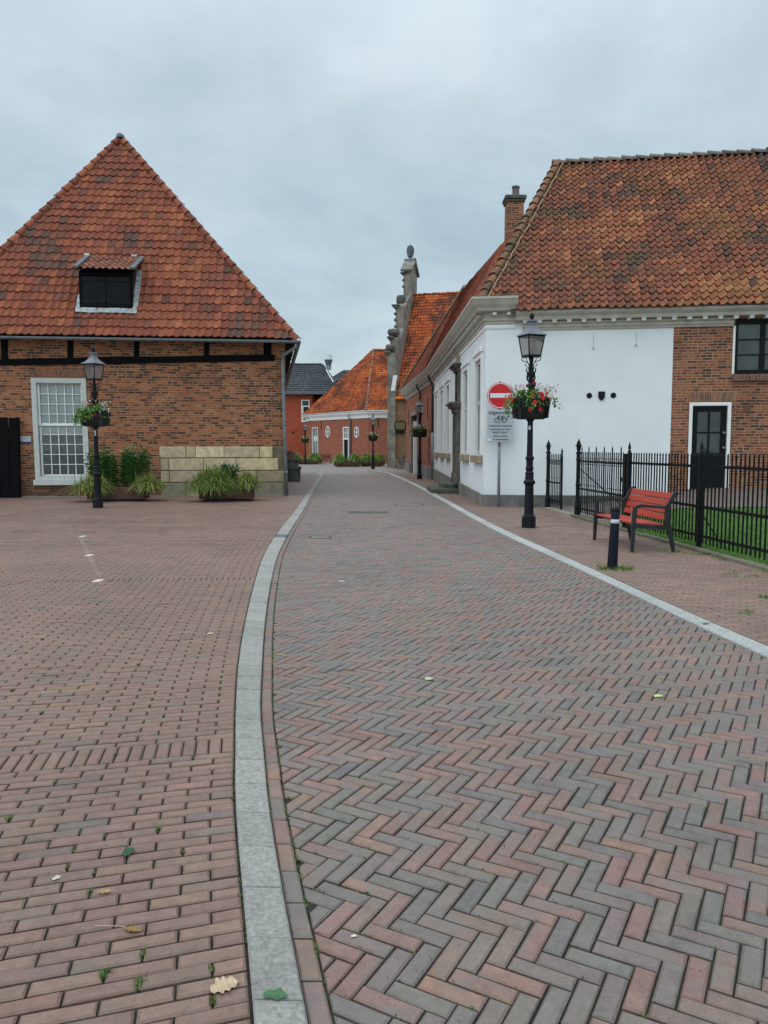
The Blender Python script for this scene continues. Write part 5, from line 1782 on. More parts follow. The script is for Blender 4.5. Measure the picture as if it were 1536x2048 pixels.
sh_ = empty('slate_roof_house', (-6, 110, 0), 'distant house with dark pyramid roof and small white window between the two bigger roofs', 'house')
w = MB()
for P, d, n, L in (((-7.3, 110), (1, 0), (0, -1), 6), ((-7.3, 110), (0, 1), (-1, 0), 6), ((-1.3, 110), (0, 1), (1, 0), 6)): wall(w, P, d, n, L, -.1, 11.2)
w.build('wall', M['greystone'], sh_)
r = MB()
cr = [(-7.8, 109.4, 11.3), (-1.0, 109.4, 11.3), (-1.0, 116, 11.3), (-7.8, 116, 11.3)]
tp = (-5.75, 112.0, 12.85); tq = (-2.4, 112, 12.85)
tri_roof(r, cr[0], cr[1], tp, tq, 7, .35, PAL_S, 3); tri_roof(r, cr[3], cr[0], tp, tp, 7, .35, PAL_S, 3); tri_roof(r, cr[1], cr[2], tq, tq, 7, .35, PAL_S, 3)
r.build('roof', M['tile_s'], sh_)
k = MB(); k.bbox((-4.4, 109.35, 11.22), (3.4, 0, 0), (0, .1, 0), (0, 0, .15), .02); k.build('gutter', M['leadgrey'], sh_)
k = MB(); bars(k, (-7.3, 110), (1, 0), (0, -1), .5, 1.5, 9.8, 11.0, .0, .06); wo = k.build('window', M['whitepaint'], sh_)
k = MB(); bars(k, (-7.3, 110), (1, 0), (0, -1), .62, .96, 9.9, 10.9, .06, .07); bars(k, (-7.3, 110), (1, 0), (0, -1), 1.06, 1.4, 9.9, 10.9, .06, .07); k.build('pane', M['dark'], wo)


# ================================================================== STREET LAMPS
def lamp_proto():
    r = empty('street_lamp', (0, 0, 0), 'x', 'street lamp', 'black cast iron street lamps with flower baskets')
    b = MB()
    b.lathe([(.143, -.03), (.143, .19), (.132, .20), (.140, .215), (.140, .235), (.115, .25)], 8, a0=PI / 8)
    b.lathe([(.112, .24), (.100, .27), (.094, .30), (.086, .86), (.092, .88), (.116, .90), (.120, .93), (.112, .95), (.095, .97)], 20)
    b.build('base', M['iron'], r)
    s = MB()
    s.lathe([(.095, .97), (.084, 1.00), (.090, 1.03), (.082, 1.05), (.082, 1.09), (.092, 1.11), (.070, 1.14), (.066, 1.16), (.080, 1.19), (.080, 1.22), (.066, 1.26), (.068, 1.36), (.082, 1.39), (.088, 1.41), (.078, 1.44), (.062, 1.46),
             (.060, 1.6), (.052, 2.3), (.050, 2.80), (.056, 2.82), (.095, 2.84), (.104, 2.865), (.094, 2.89), (.058, 2.90), (.048, 2.92), (.046, 3.0), (.060, 3.05), (.072, 3.10), (.058, 3.13), (.050, 3.16), (.062, 3.20), (.048, 3.24), (.036, 3.30), (.034, 3.44)], 20)
    so = s.build('post', M['iron'], r)
    o = MB()
    for k in range(4):          # leaf work round the upper shaft
        a = PI / 4 + k * PI / 2
        c, n = math.cos(a), math.sin(a)
        P = lambda rr, z: (c * rr, n * rr, z)
        o.tube([P(.04, 2.93), P(.066, 2.97), P(.078, 3.02), P(.066, 3.07), P(.072, 3.12), P(.095, 3.16), P(.088, 3.20), P(.07, 3.19)], [.012, .018, .02, .018, .016, .014, .010, .006], 6)
        o.tube([P(.042, 3.15), P(.06, 3.22), P(.10, 3.245), P(.118, 3.27), P(.105, 3.295), P(.09, 3.28)], .007, 6)
        # scroll arms up to the lantern's corners
        o.tube([P(.035, 3.22), P(.055, 3.30), P(.10, 3.335), P(.155, 3.345), P(.19, 3.37), P(.195, 3.405), P(.165, 3.43), P(.148, 3.41), P(.155, 3.39)], .0085, 6)
        o.tube([P(.035, 3.26), P(.075, 3.33), P(.105, 3.39), P(.12, 3.43)], .0075, 6)
    o.build('scroll_bracket', M['iron'], r)
    # lantern
    zb, zt, rb, rt = 3.43, 3.845, .130, .186
    q = math.sqrt(2)
    Cn = lambda k, rr, z: (rr * q * math.cos(PI / 4 + k * PI / 2), rr * q * math.sin(PI / 4 + k * PI / 2), z)
    f = MB()
    for k in range(4):
        f.tube([Cn(k, rb, zb), Cn(k, rt, zt)], .013, 6)
        f.tube([Cn(k, rb, zb + .012), Cn(k + 1, rb, zb + .012)], .022, 6)
        f.tube([Cn(k, rt, zt - .012), Cn(k + 1, rt, zt - .012)], .02, 6)
    f.lathe([(rb * q * .5, zb - .01), (rb * q * .98, zb + .0), (rb * q * .98, zb + .02), (.03, zb + .025)], 4, a0=PI / 4)
    fo_ = f.build('lantern', M['iron'], r)
    g = MB()
    for k in range(4): g.poly([Cn(k, rb, zb + .02), Cn(k + 1, rb, zb + .02), Cn(k + 1, rt, zt - .01), Cn(k, rt, zt - .01)])
    g.build('glass', M['lampglass'], fo_)
    u = MB()
    u.lathe([(.05, zb + .02), (.05, zb + .09), (.03, zb + .10)], 10); u.build('bulb_holder', M['galv'], fo_)
    u = MB(); u.lathe([(.028, zb + .10), (.03, zb + .16), (.055, zb + .22), (.055, zb + .28), (.03, zb + .33), (0, zb + .34)], 14); u.build('bulb', M['bulb'], fo_, smooth=True)
    t = MB()
    t.lathe([(rt * q * 1.20, zt - .005), (rt * q * 1.20, zt + .008), (rt * q * .86, zt + .055), (rt * q * .56, zt + .12), (.10, zt + .185), (.092, zt + .19), (.092, zt + .27)], 4, a0=PI / 4)
    t.lathe([(.115, zt + .265), (.125, zt + .28), (.115, zt + .295), (.04, zt + .305)], 4, a0=PI / 4)
    to = t.build('lantern_roof', M['tin'], r)
    e = MB()
    e.lathe([(.03, zt + .30), (.022, zt + .33), (.045, zt + .345), (.05, zt + .375), (.038, zt + .42), (.012, zt + .45), (0, zt + .455)], 12)
    e.build('finial', M['iron'], to)
    k = MB()
    k.lathe([(.0545, 2.02), (.0545, 2.09)], 12, sx=1, sy=1)
    return r, so


lp, lpost = lamp_proto()
LAMPS = [((2.94, 15.57), 22, 'street lamp with red geraniums in front of the white house, nearest the viewer'), ((-7.73, 20.75), -22, 'street lamp on the left square before the white sash window'),
         ((1.87, 40.5), 12, 'street lamp on the right pavement beside the brick wing portal'), ((-.86, 60.4), 8, 'street lamp by the low grass planters before the corner house'),
         ((-8.05, 79.0), 10, 'smallest and farthest street lamp, before the bright red house')]
lamps = []
for i, ((x, y), rz, lab) in enumerate(LAMPS):
    o = lp if i == 0 else copy_tree(lp)
    o.location = (x, y, -.005)
    o.rotation_euler = (0, 0, math.radians(rz))
    o['label'] = lab
    lamps.append(o)
# stickers on two posts
def sticker(i, z, ang, w, h, mat_):
    k = MB()
    a0 = math.radians(ang) - lamps[i].rotation_euler[2]
    r_ = .0575
    for s in range(4):
        a, b = a0 + (s - 2) * w / r_ / 4, a0 + (s - 1) * w / r_ / 4
        k.poly([(r_ * math.cos(a), r_ * math.sin(a), z), (r_ * math.cos(b), r_ * math.sin(b), z), (r_ * math.cos(b), r_ * math.sin(b), z + h), (r_ * math.cos(a), r_ * math.sin(a), z + h)])
    o = k.build('sticker', mat_, None); o.parent = lamps[i]


sticker(0, 1.98, -115, .05, .08, M['band']); sticker(1, 2.02, -90, .06, .07, M['band']); sticker(1, 1.95, -80, .035, .05, M['signwhite'])

# ================================================================== TRAFFIC SIGN
ts = empty('traffic_sign', (3.15, 21.12, 0), 'round red no entry sign with two grey text plates on a galvanised post', 'traffic sign')
TX, TY = 3.15, 21.12
k = MB(); k.lathe([(.042, -.05), (.042, 1.62), (.036, 1.64)], 14, (TX, TY, 0)); k.lathe([(.034, 1.6), (.034, 3.4), (.03, 3.42)], 14, (TX, TY, 0)); k.build('post', M['galv'], ts, smooth=True)
AX = ((1, 0, 0), ZU, (0, -1, 0))
zc_ = 3.03
k = MB(); k.lathe([(.345, -.012), (.352, .0), (.352, .012), (.34, .016)], 48, (TX, TY - .06, zc_), axis=AX); di = k.build('disc', M['signred'], ts)
def ring(r0, r1, o, mat_, name):
    k = MB(); N = 48
    for i in range(N):
        a, b = 2 * PI * i / N, 2 * PI * (i + 1) / N
        k.poly([(TX + r * math.cos(t), TY - .06 - o, zc_ + r * math.sin(t)) for r, t in ((r0, a), (r1, a), (r1, b), (r0, b))])
    k.build(name, mat_, di)
ring(.316, .336, .0185, M['signwhite'], 'white_rim')
k = MB(); k.bbox((TX, TY - .078, zc_), (.272, 0, 0), (0, .002, 0), (0, 0, .060), .001); k.build('white_bar', M['signwhite'], di)


def text_mesh(body, size, loc, name, parent, mat_, xs=1.0, off=0.004, w=None):
    cu = bpy.data.curves.new(name, 'FONT')
    cu.body = body; cu.size = size; cu.align_x = 'CENTER'; cu.align_y = 'CENTER'; cu.offset = off; cu.space_character = 1.15
    tmp = bpy.data.objects.new('tmp_text', cu); COL.objects.link(tmp)
    bpy.context.view_layer.update()
    me = bpy.data.meshes.new_from_object(tmp.evaluated_get(bpy.context.evaluated_depsgraph_get()))
    bpy.data.objects.remove(tmp)
    xsz = [v.co.x for v in me.vertices]
    if w: xs = w / (max(xsz) - min(xsz))
    root = parent
    while root.parent: root = root.parent
    for v in me.vertices:
        x, y = v.co.x * xs, v.co.y
        v.co = (loc[0] + x - root.location.x, loc[1] - root.location.y, loc[2] + y - root.location.z)
    me.name = name
    me.materials.clear(); me.materials.append(mat_)
    o = bpy.data.objects.new(name, me); COL.objects.link(o); o.parent = parent
    return o


p1 = MB(); p1.bbox((TX + .012, TY - .06, 2.475), (.352, 0, 0), (0, .012, 0), (0, 0, .178), .012)
P1 = p1.build('plate', M['signgrey'], ts)
p2 = MB(); p2.bbox((TX + .005, TY - .06, 2.03), (.345, 0, 0), (0, .012, 0), (0, 0, .252), .012)
P2 = p2.build('plate', M['signgrey'], ts)
ty = TY - .0755
text_mesh('uitgezonderd', .125, (TX + .012, ty, 2.568), 'lettering', P1, M['signblack'], w=.64, off=.003)
k = MB()          # bicycle pictogram
bx, bz = TX + .012, 2.40
def pic(pts, r=.0075): k.tube([(bx + a, ty - .001, bz + b) for a, b in pts], r, 5)
for cx__ in (-.098, .098): pic([(cx__ + .062 * math.cos(2 * PI * i / 24), -.025 + .062 * math.sin(2 * PI * i / 24)) for i in range(25)])
pic([(-.098, -.025), (-.052, .078), (-.030, .092), (-.005, .092)]); pic([(-.062, .056), (.056, .056)]); pic([(-.062, .050), (.010, -.030), (.056, .062)]); pic([(.010, -.030), (.098, -.025), (.056, .056)]); pic([(.03, .080), (.085, .080)], .009); pic([(.056, .056), (.060, .08)])
k.build('bicycle_symbol', M['signblack'], P1)
for i, (tx_, w_) in enumerate((('uitgezonderd exploitatie', .62), ('aanliggende percelen', .53), ('MARKTSTRAAT', .40), ('tijdens markten', .40), ('en evenementen', .42))):
    text_mesh(tx_, .076, (TX + .01 + (.02 if i == 4 else 0), ty, 2.215 - i * .092), 'lettering', P2, M['signblack'], w=w_, off=.0015)
k = MB(); k.bbox((TX - .285, TY - .0765, 1.835), (.052, 0, 0), (0, .002, 0), (0, 0, .036), .001); k.build('sticker', M['signwhite'], P2)
for z in (3.1, 2.5, 2.05):
    k = MB(); k.bbox((TX, TY - .03, z), (.06, 0, 0), (0, .028, 0), (0, 0, .02), .004); k.build('bracket', M['galv'], ts)

# ================================================================== BENCH
bn = empty('park_bench', (3.95, 12.65, 0), 'red slatted bench with dark cast frames in front of the iron fence', 'bench')
A0, A1 = (3.83, 11.80), (3.70, 13.45)          # feet of the two front legs
bd = nrm((A1[0] - A0[0], A1[1] - A0[1], 0)); bq = (bd[1], -bd[0], 0)
BL = math.hypot(A1[0] - A0[0], A1[1] - A0[1])
BP = lambda s, q_, z: (A0[0] + bd[0] * s + bq[0] * q_, A0[1] + bd[1] * s + bq[1] * q_, z)
for s0 in (0.0, BL):
    f = MB()
    def flat(pts, wd=.024, th=.020):
        """flat cast bar following points (q,z,half-thickness)"""
        n = len(pts); L = []
        for i, (q_, z, t) in enumerate(pts):
            a = pts[max(i - 1, 0)]; b = pts[min(i + 1, n - 1)]
            dq, dz = b[0] - a[0], b[1] - a[1]; l = math.hypot(dq, dz)
            nq, nz = -dz / l, dq / l
            L.append([BP(s0 + e * wd, q_ + nq * t * g, z + nz * t * g) for e, g in ((-1, -1), (1, -1), (1, 1), (-1, 1))])
        for a, b in zip(L, L[1:]):
            for i in range(4): f.poly([a[i], a[(i + 1) % 4], b[(i + 1) % 4], b[i]])
        f.poly(L[0]); f.poly(L[-1][::-1])
    flat([(0, -.005, .020), (.0, .03, .022), (.015, .42, .030), (.022, .62, .028), (.035, .685, .026), (.07, .715, .024), (.13, .722, .022), (.40, .700, .020), (.49, .690, .022), (.545, .715, .026), (.585, .77, .026), (.625, .85, .026), (.665, .905, .028), (.70, .92, .022)])
    flat([(.665, -.005, .020), (.655, .03, .022), (.585, .36, .034), (.555, .44, .036), (.54, .50, .030), (.535, .60, .028), (.555, .70, .028)])
    flat([(.02, .425, .020), (.25, .408, .018), (.50, .398, .020), (.56, .41, .024)])
    flat([(.03, .395, .012), (.26, .38, .012), (.54, .365, .02)])
    f.build('leg_frame', M['cast'], bn)
for i in range(5):
    k = MB()
    q_ = .055 + i * .098
    k.bbox(BP(BL / 2, q_, .447 - q_ * .045), mul3(bd, BL / 2 - .03), mad(mul3(bq, .043), (ZU, -.002)), (0, 0, .018), .007)
    k.build('seat_slat', M['benchred'], bn)
for i in range(4):
    k = MB()
    z = .535 + i * .108; q_ = .515 + (z - .53) * .36
    k.bbox(BP(BL / 2 + .01, q_ + .015, z), mul3(bd, BL / 2 + (.0 if i < 3 else .0) - .025), mad(mul3(bq, .016), (ZU, -.006)), mad(mul3(bq, .016), (ZU, .046)), .007)
    k.build('back_slat', M['benchred'], bn)
k = MB(); k.tube([BP(.0, .30, .385), BP(BL, .30, .385)], .014, 8); k.build('stretcher', M['cast'], bn)

# ================================================================== BOLLARD
bo = empty('bollard', (3.05, 10.2, 0), 'dark tapered bollard with pale band beside the red bench', 'bollard')
lean = (.028, 0)
def blath(prof, name, mat_):
    k = MB()
    n = 28; pts = []
    for r, z in prof:
        for i in range(n):
            a = 2 * PI * i / n
            pts.append((3.05 + .036 * z + r * math.cos(a), 10.2 + r * math.sin(a), z))
    fs = [(i * n + j, i * n + (j + 1) % n, (i + 1) * n + (j + 1) % n, (i + 1) * n + j) for i in range(len(prof) - 1) for j in range(n)]
    fs.append(tuple(range((len(prof) - 1) * n, len(prof) * n)))
    k.faces(pts, fs)
    return k.build(name, mat_, bo, smooth=True)
blath([(.068, -.05), (.067, .10), (.057, .60), (.056, .615)], 'body', M['bollard'])
blath([(.0568, .612), (.0575, .613), (.0565, .662), (.055, .663)], 'band', M['band'])
blath([(.0555, .658), (.0555, .758), (.050, .766), (.050, .772), (.057, .778), (.057, .790), (.048, .812), (.030, .828), (.010, .835), (.001, .836)], 'cap', M['bollard'])

# ================================================================== FENCE, GATES, GARDEN
FZ = lambda x, y: 0.0
GZ = lambda x, y: max(0.0, min(.55, .14 * (x - 4.82)))
rs = random.Random(31)


def fbar(mb, x, y, z0, z1, r=.0095, spear=.07, ang=0.0):
    """square railing bar with a spear point"""
    c, s = math.cos(ang) * r, math.sin(ang) * r
    mb.obox((x, y, (z0 + z1) / 2), (c, s, 0), (-s, c, 0), (0, 0, (z1 - z0) / 2))
    mb.lathe([(.006, z1), (.012, z1 + .006), (.017, z1 + spear * .30), (.010, z1 + spear * .65), (.0, z1 + spear)], 5, (x, y, 0))


def railing(parent, P, Q, z0, z1, rails, sp=.117, extra=None, name='bar_panel'):
    d = nrm((Q[0] - P[0], Q[1] - P[1], 0)); L = math.hypot(Q[0] - P[0], Q[1] - P[1]); an = math.atan2(d[1], d[0])
    n = max(1, round(L / sp)); k = MB()
    for i in range(1, n):
        x, y = P[0] + d[0] * L * i / n, P[1] + d[1] * L * i / n
        h = 0
        if extra: h = extra(i)
        fbar(k, x + rs.uniform(-.003, .003), y, z0 + rs.uniform(-.006, .006), z1 + h, .0095 if not h else .013, .075 if not h else .11, an)
    pn = k.build(name, M['iron_green'], parent)
    for z in rails:
        k = MB()
        k.obox(((P[0] + Q[0]) / 2, (P[1] + Q[1]) / 2, z), mul3(d, L / 2), mul3((-d[1], d[0], 0), .008), (0, 0, .022))
        k.build('rail', M['iron_green'], parent)
    return pn


FPts = [(4.60, 18.25), (4.80, 15.10), (5.02, 12.20), (5.24, 9.05), (5.46, 5.90)]
fe = empty('iron_fence', (5.0, 12.2, 0), 'black iron railing fence with spear points along the lawn', 'fence')
for P, Q in zip(FPts[1:], FPts[2:]):
    railing(fe, P, Q, .10, 1.46, (.22, .68, 1.32))
for i, (x, y) in enumerate(FPts[1:]):
    k = MB()
    k.bbox((x, y, .73), (.034, 0, 0), (0, .034, 0), (0, 0, .78), .006)
    k.lathe([(.02, 1.50), (.035, 1.52), (.03, 1.56), (.014, 1.58), (.03, 1.60), (.026, 1.65), (.0, 1.74)], 8, (x, y, 0))
    k.build('post', M['iron_green'], fe)
    if i:
        k = MB(); k.tube([(x, y, .62), (x + .34, y - .10, .05)], .011, 6); k.build('brace', M['iron_green'], fe)
k = MB()
for (P, Q) in zip(FPts, FPts[1:]):
    d = nrm((Q[0] - P[0], Q[1] - P[1], 0)); L = math.hypot(Q[0] - P[0], Q[1] - P[1]); n = round(L / 1.0)
    for i in range(n):
        c = (P[0] + d[0] * L * (i + .5) / n - .13, P[1] + d[1] * L * (i + .5) / n, .0)
        tn = tint_of([(1, (.14, .125, .10)), (1, (.17, .15, .115))], .15, rs)
        k.bbox((c[0], c[1], rs.uniform(-.008, .008)), mul3(d, L / n / 2 - .004), mul3((-d[1], d[0], 0), .05), (rs.uniform(-.006, .006), 0, .055), .014, tn)
k.build('lawn_edging', M['stone'], kind='structure')


def gate_post(parent, x, y, H):
    k = MB()
    k.lathe([(.075, -.02), (.075, .26), (.068, .28), (.058, .30), (.058, .34), (.064, .36), (.052, .38), (.050, .70), (.060, .72), (.060, .76), (.050, .78), (.048, 1.30), (.058, 1.32), (.058, 1.36), (.050, 1.38), (.050, 1.46), (.066, 1.48), (.066, 1.51), (.045, 1.525)], 12, (x, y, H))
    po = k.build('post', M['iron_green'], parent)
    k = MB()
    k.lathe([(.030, 1.52), (.045, 1.56), (.055, 1.62), (.056, 1.65), (.085, 1.665), (.085, 1.675), (.055, 1.685), (.050, 1.72), (.038, 1.76), (.018, 1.79), (.012, 1.81), (.016, 1.825), (0, 1.84)], 12, (x, y, H))
    k.build('urn_finial', M['iron_green'], po)
    return po


ga = empty('iron_gate', (4.60, 18.25, 0), 'closed iron gate leaf with diagonal brace between urn post and fence', 'gate', 'iron gate leaves beside the white house')
gate_post(ga, 4.60, 18.25, 0)
railing(ga, FPts[0], (4.785, 15.28), .10, 1.46, (.20, .66, 1.30), .125, lambda i: .09 if i % 4 == 2 else 0)
k = MB()
for i in range(1, 12):
    t = i / 12; x, y = 4.60 + .185 * t, 18.25 - 2.97 * t
    fbar(k, x, y, .2, .82 if i % 2 else .9, .007, .07, PI / 2)
for z in (1.24, 1.38, .76): k.obox((4.6925, 16.765, z), (.0925, -1.485, 0), (.005, 0, 0), (0, 0, .006))
for i in range(12):
    t = (i + .5) / 12; c = (4.60 + .185 * t, 18.25 - 2.97 * t, 1.31)
    k.tube([mad(c, ((.06, -.95, 0), .05 * math.cos(2 * PI * j / 10)), (ZU, .05 * math.sin(2 * PI * j / 10))) for j in range(11)], .005, 4)
k.build('gate_ornament', M['iron_green'], ga)
k = MB(); k.tube([(4.61, 18.1, 1.12), (4.775, 15.4, .45)], .011, 6); k.build('brace', M['iron_green'], ga)
k = MB(); k.bbox((4.785, 15.28, .72), (.03, 0, 0), (0, .03, 0), (0, 0, .78), .006); k.bbox((4.78, 15.45, .98), (.015, 0, 0), (0, .13, 0), (0, 0, .045), .006); k.build('lock_stile', M['iron_green'], ga)
gb = empty('iron_gate', (4.44, 20.85, 0), 'open iron gate leaf standing against the white wall', 'gate', 'iron gate leaves beside the white house')
gate_post(gb, 4.44, 20.85, 0)
railing(gb, (4.44, 20.85), (4.60, 19.95), .12, 1.40, (.22, .70), .115)
k = MB()
k.obox((4.52, 20.4, 1.19), (.08, -.45, 0), (.005, 0, 0), (0, 0, .010)); k.obox((4.52, 20.4, 1.29), (.08, -.45, 0), (.005, 0, 0), (0, 0, .010))
for i in range(7):
    c = lerp3((4.44, 20.85, 1.24), (4.60, 19.95, 1.24), (i + .5) / 7)
    k.tube([mad(c, ((.17, -.98, 0), .045 * math.cos(2 * PI * j / 10)), (ZU, .045 * math.sin(2 * PI * j / 10))) for j in range(11)], .007, 4)
for i in range(1, 8):
    fbar(k, 4.44 + .16 * i / 8, 20.85 - .9 * i / 8, .22, .80, .007, .09, PI / 2)
k.build('gate_ornament', M['iron_green'], gb)
k = MB(); k.bbox((4.60, 19.95, .72), (.026, 0, 0), (0, .026, 0), (0, 0, .70), .005); k.lathe([(.02, 1.42), (.035, 1.45), (.018, 1.48), (.03, 1.52), (.0, 1.62)], 8, (4.60, 19.95, 0)); k.tube([(4.61, 19.93, .15), (4.61, 19.93, -.02)], .008, 5); k.build('lock_stile', M['iron_green'], gb)
k = MB(); k.bbox((4.52, 19.55, -.005), (.09, -1.25, 0), (.10, .01, 0), (0, 0, .02), .006, (.24, .225, .185)); k.build('threshold', M['stone'], kind='structure')

# lawn and garden path on ground that rises towards the house
lw = MB()
xs = [4.56 + .2 * i for i in range(34)]
FX = lambda y: 4.62 + max(0.0, 18.3 - y) * .066
for j in range(34):
    y0, y1 = 5.0 + j * .51, 5.0 + (j + 1) * .51
    for i in range(33):
        P = []
        for (a, y) in ((i, y0), (i + 1, y0), (i + 1, y1), (i, y1)):
            x = FX(y) - .10 + .22 * a
            P.append((x, y, GZ(x, y) - .012))
        if P[0][1] > 21.8 - (P[0][0] - 2.8) * .1425: continue
        lw.poly(P)
lw.build('lawn', M['lawn'], kind='structure')
EDG = [(4.72, 15.4), (5.2, 16.2), (5.75, 17.2), (6.3, 17.45), (6.95, 17.0), (7.7, 15.7), (8.6, 14.6), (11.5, 12.0)]
gpth = MB()
def edge_at(x):
    for a, b in zip(EDG, EDG[1:]):
        if a[0] <= x <= b[0]: return a[1] + (b[1] - a[1]) * (x - a[0]) / (b[0] - a[0])
    return EDG[-1][1]
PAL_GP = [(3, (.20, .15, .135)), (2, (.17, .145, .14)), (2, (.225, .155, .13))]
x = 4.50
while x < 11.4:
    yw = 21.44 - (x - 2.79) * .1425
    y = edge_at(max(x, 4.73)) if x > 4.72 else 15.4
    k = 0
    while y < yw:
        if x - FX(y) > -.02 or y > 18.4:
            z = lambda xx: GZ(xx, 0) + .004
            L = min(.205, yw - y)
            oy = 0
            tn = tint_of(PAL_GP, .12, rs)
            gpth.poly([(x + .004, y + .004, z(x + .004)), (x + .064, y + .004, z(x + .064)), (x + .064, y + L - .004, z(x + .064)), (x + .004, y + L - .004, z(x + .004))], tint=tn)
        y += .205
    x += .068
gpth.mi = 1
x = 4.50
while x < 11.4:
    yw = 21.46 - (x - 2.79) * .1425; ye = lambda xx: edge_at(max(xx, 4.73)) if xx > 4.72 else 18.4
    gpth.poly([(x, ye(x), GZ(x, 0) - .004), (x + .2, ye(x + .2), GZ(x + .2, 0) - .004), (x + .2, yw, GZ(x + .2, 0) - .004), (x, yw, GZ(x, 0) - .004)])
    x += .2
gpth.build('garden_path', [M['paver'], M['bed']], kind='structure')

PAL_GR = [(4, (.095, .22, .026)), (3, (.12, .26, .036)), (2, (.07, .17, .024)), (1, (.17, .24, .06))]
gr = MB()
cnt = 0
while cnt < 32000:
    y = 7.4 + 10.4 * rs.random(); x = FX(y) + .02 + 5.2 * rs.random() ** 1.2
    if x > .52 * y + 1.2: continue
    if x > 4.72 and y > edge_at(max(x, 4.73)) + rs.uniform(-.03, .05): continue
    if y > 17.5: continue
    cnt += 1
    h = rs.uniform(.025, .055); a = rs.uniform(0, 2 * PI); ww = .0045; lx, ly = rs.gauss(0, .02), rs.gauss(0, .02)
    z = GZ(x, y) - .012; c, s = math.cos(a) * ww, math.sin(a) * ww
    tn = tint_of(PAL_GR, .2, rs)
    gr.poly([(x - c, y - s, z), (x + c, y + s, z), (x + lx, y + ly, z + h)], tint=tn)
gr.build('grass', M['leaf'], kind='stuff', label='short green lawn grass behind the iron fence')
wd = MB()
for k in range(330):        # weeds and dry grass along the fence foot, at the bollard and the bench legs
    y = rs.uniform(8.8, 18.0); x = FX(y) - rs.choice((.02, .06, .20)) + rs.gauss(0, .035)
    if noise.noise(Vector((y * 1.3, 4, 2))) < -.12: continue
    blades(wd, x, y, 0, 7, .05, .055, .004, PAL_GR + [(3, (.17, .16, .06))], rs, 1.0)
for cx__, cy__, n, r in ((3.05, 10.12, 46, .17), (3.16, 10.18, 26, .14), (3.84, 11.78, 6, .05), (4.45, 11.9, 14, .16), (4.75, 11.6, 18, .18), (2.9, 10.3, 8, .2), (4.2, 8.2, 12, .12), (4.6, 9.6, 10, .25), (3.55, 7.4, 6, .1)):
    for i in range(n):
        a, q_ = rs.uniform(0, 2 * PI), r * math.sqrt(rs.random())
        blades(wd, cx__ + q_ * math.cos(a) * 1.3, cy__ + q_ * math.sin(a), -.004, 6, .03, .045, .0035, PAL_GR + [(2, (.15, .16, .05))], rs, 1.3)
for lx_, ly_ in ((2.94, 15.57), (-7.73, 20.75)):
    for i in range(16):
        a = rs.uniform(0, 2 * PI); blades(wd, lx_ + .19 * math.cos(a), ly_ + .19 * math.sin(a), -.004, 5, .03, .02, .004, PAL_MOSS, rs, 1.2)
wd.build('weeds', M['leaf'], kind='stuff', label='weeds and dry grass at the foot of fence, bollard and bench')


# ================================================================== FLOWER BASKETS ON THE LAMPS
PAL_LF = [(4, (.115, .26, .038)), (3, (.075, .18, .03)), (2, (.17, .31, .06)), (1, (.045, .11, .024))]
PAL_DK = [(3, (.055, .15, .040)), (2, (.075, .185, .045)), (1, (.11, .21, .055))]


def leafcard(mb, c, s, rnd, pal, flat=.6):
    """small folded leaf"""
    a = rnd.uniform(0, 2 * PI); t = rnd.gauss(0, flat)
    d = (math.cos(a) * math.cos(t), math.sin(a) * math.cos(t), math.sin(t))
    q = nrm(cross(d, (rnd.gauss(0, .4), rnd.gauss(0, .4), 1)))
    n = cross(q, d)
    k = rnd.uniform(.7, 1.25) * s
    tn = tint_of(pal, .22, rnd)
    A, B = mad(c, (d, -k * .5)), mad(c, (d, k * .5))
    m1, m2 = mad(c, (n, k * .10)), None
    L, R = mad(c, (q, k * .38), (n, -k * .08)), mad(c, (q, -k * .38), (n, -k * .08))
    mb.poly([A, L, B], tint=tn)
    mb.poly([A, B, R], tint=mul3(tn, .92))


def blossom(mb, c, r, rnd, col, n=9):
    for i in range(n):
        a, z = rnd.uniform(0, 2 * PI), rnd.uniform(-.6, 1)
        q = math.sqrt(max(0, 1 - z * z))
        d = (q * math.cos(a), q * math.sin(a), z)
        p = mad(c, (d, r * .7))
        u = nrm(cross(d, (0, .3, 1))); v = cross(d, u)
        k = r * rnd.uniform(.45, .7)
        tn = mul3(col, rnd.uniform(.75, 1.2))
        mb.poly([mad(p, (u, k * math.cos(2 * PI * j / 5)), (v, k * math.sin(2 * PI * j / 5)), (d, .15 * k * (j % 2))) for j in range(5)], tint=tn)


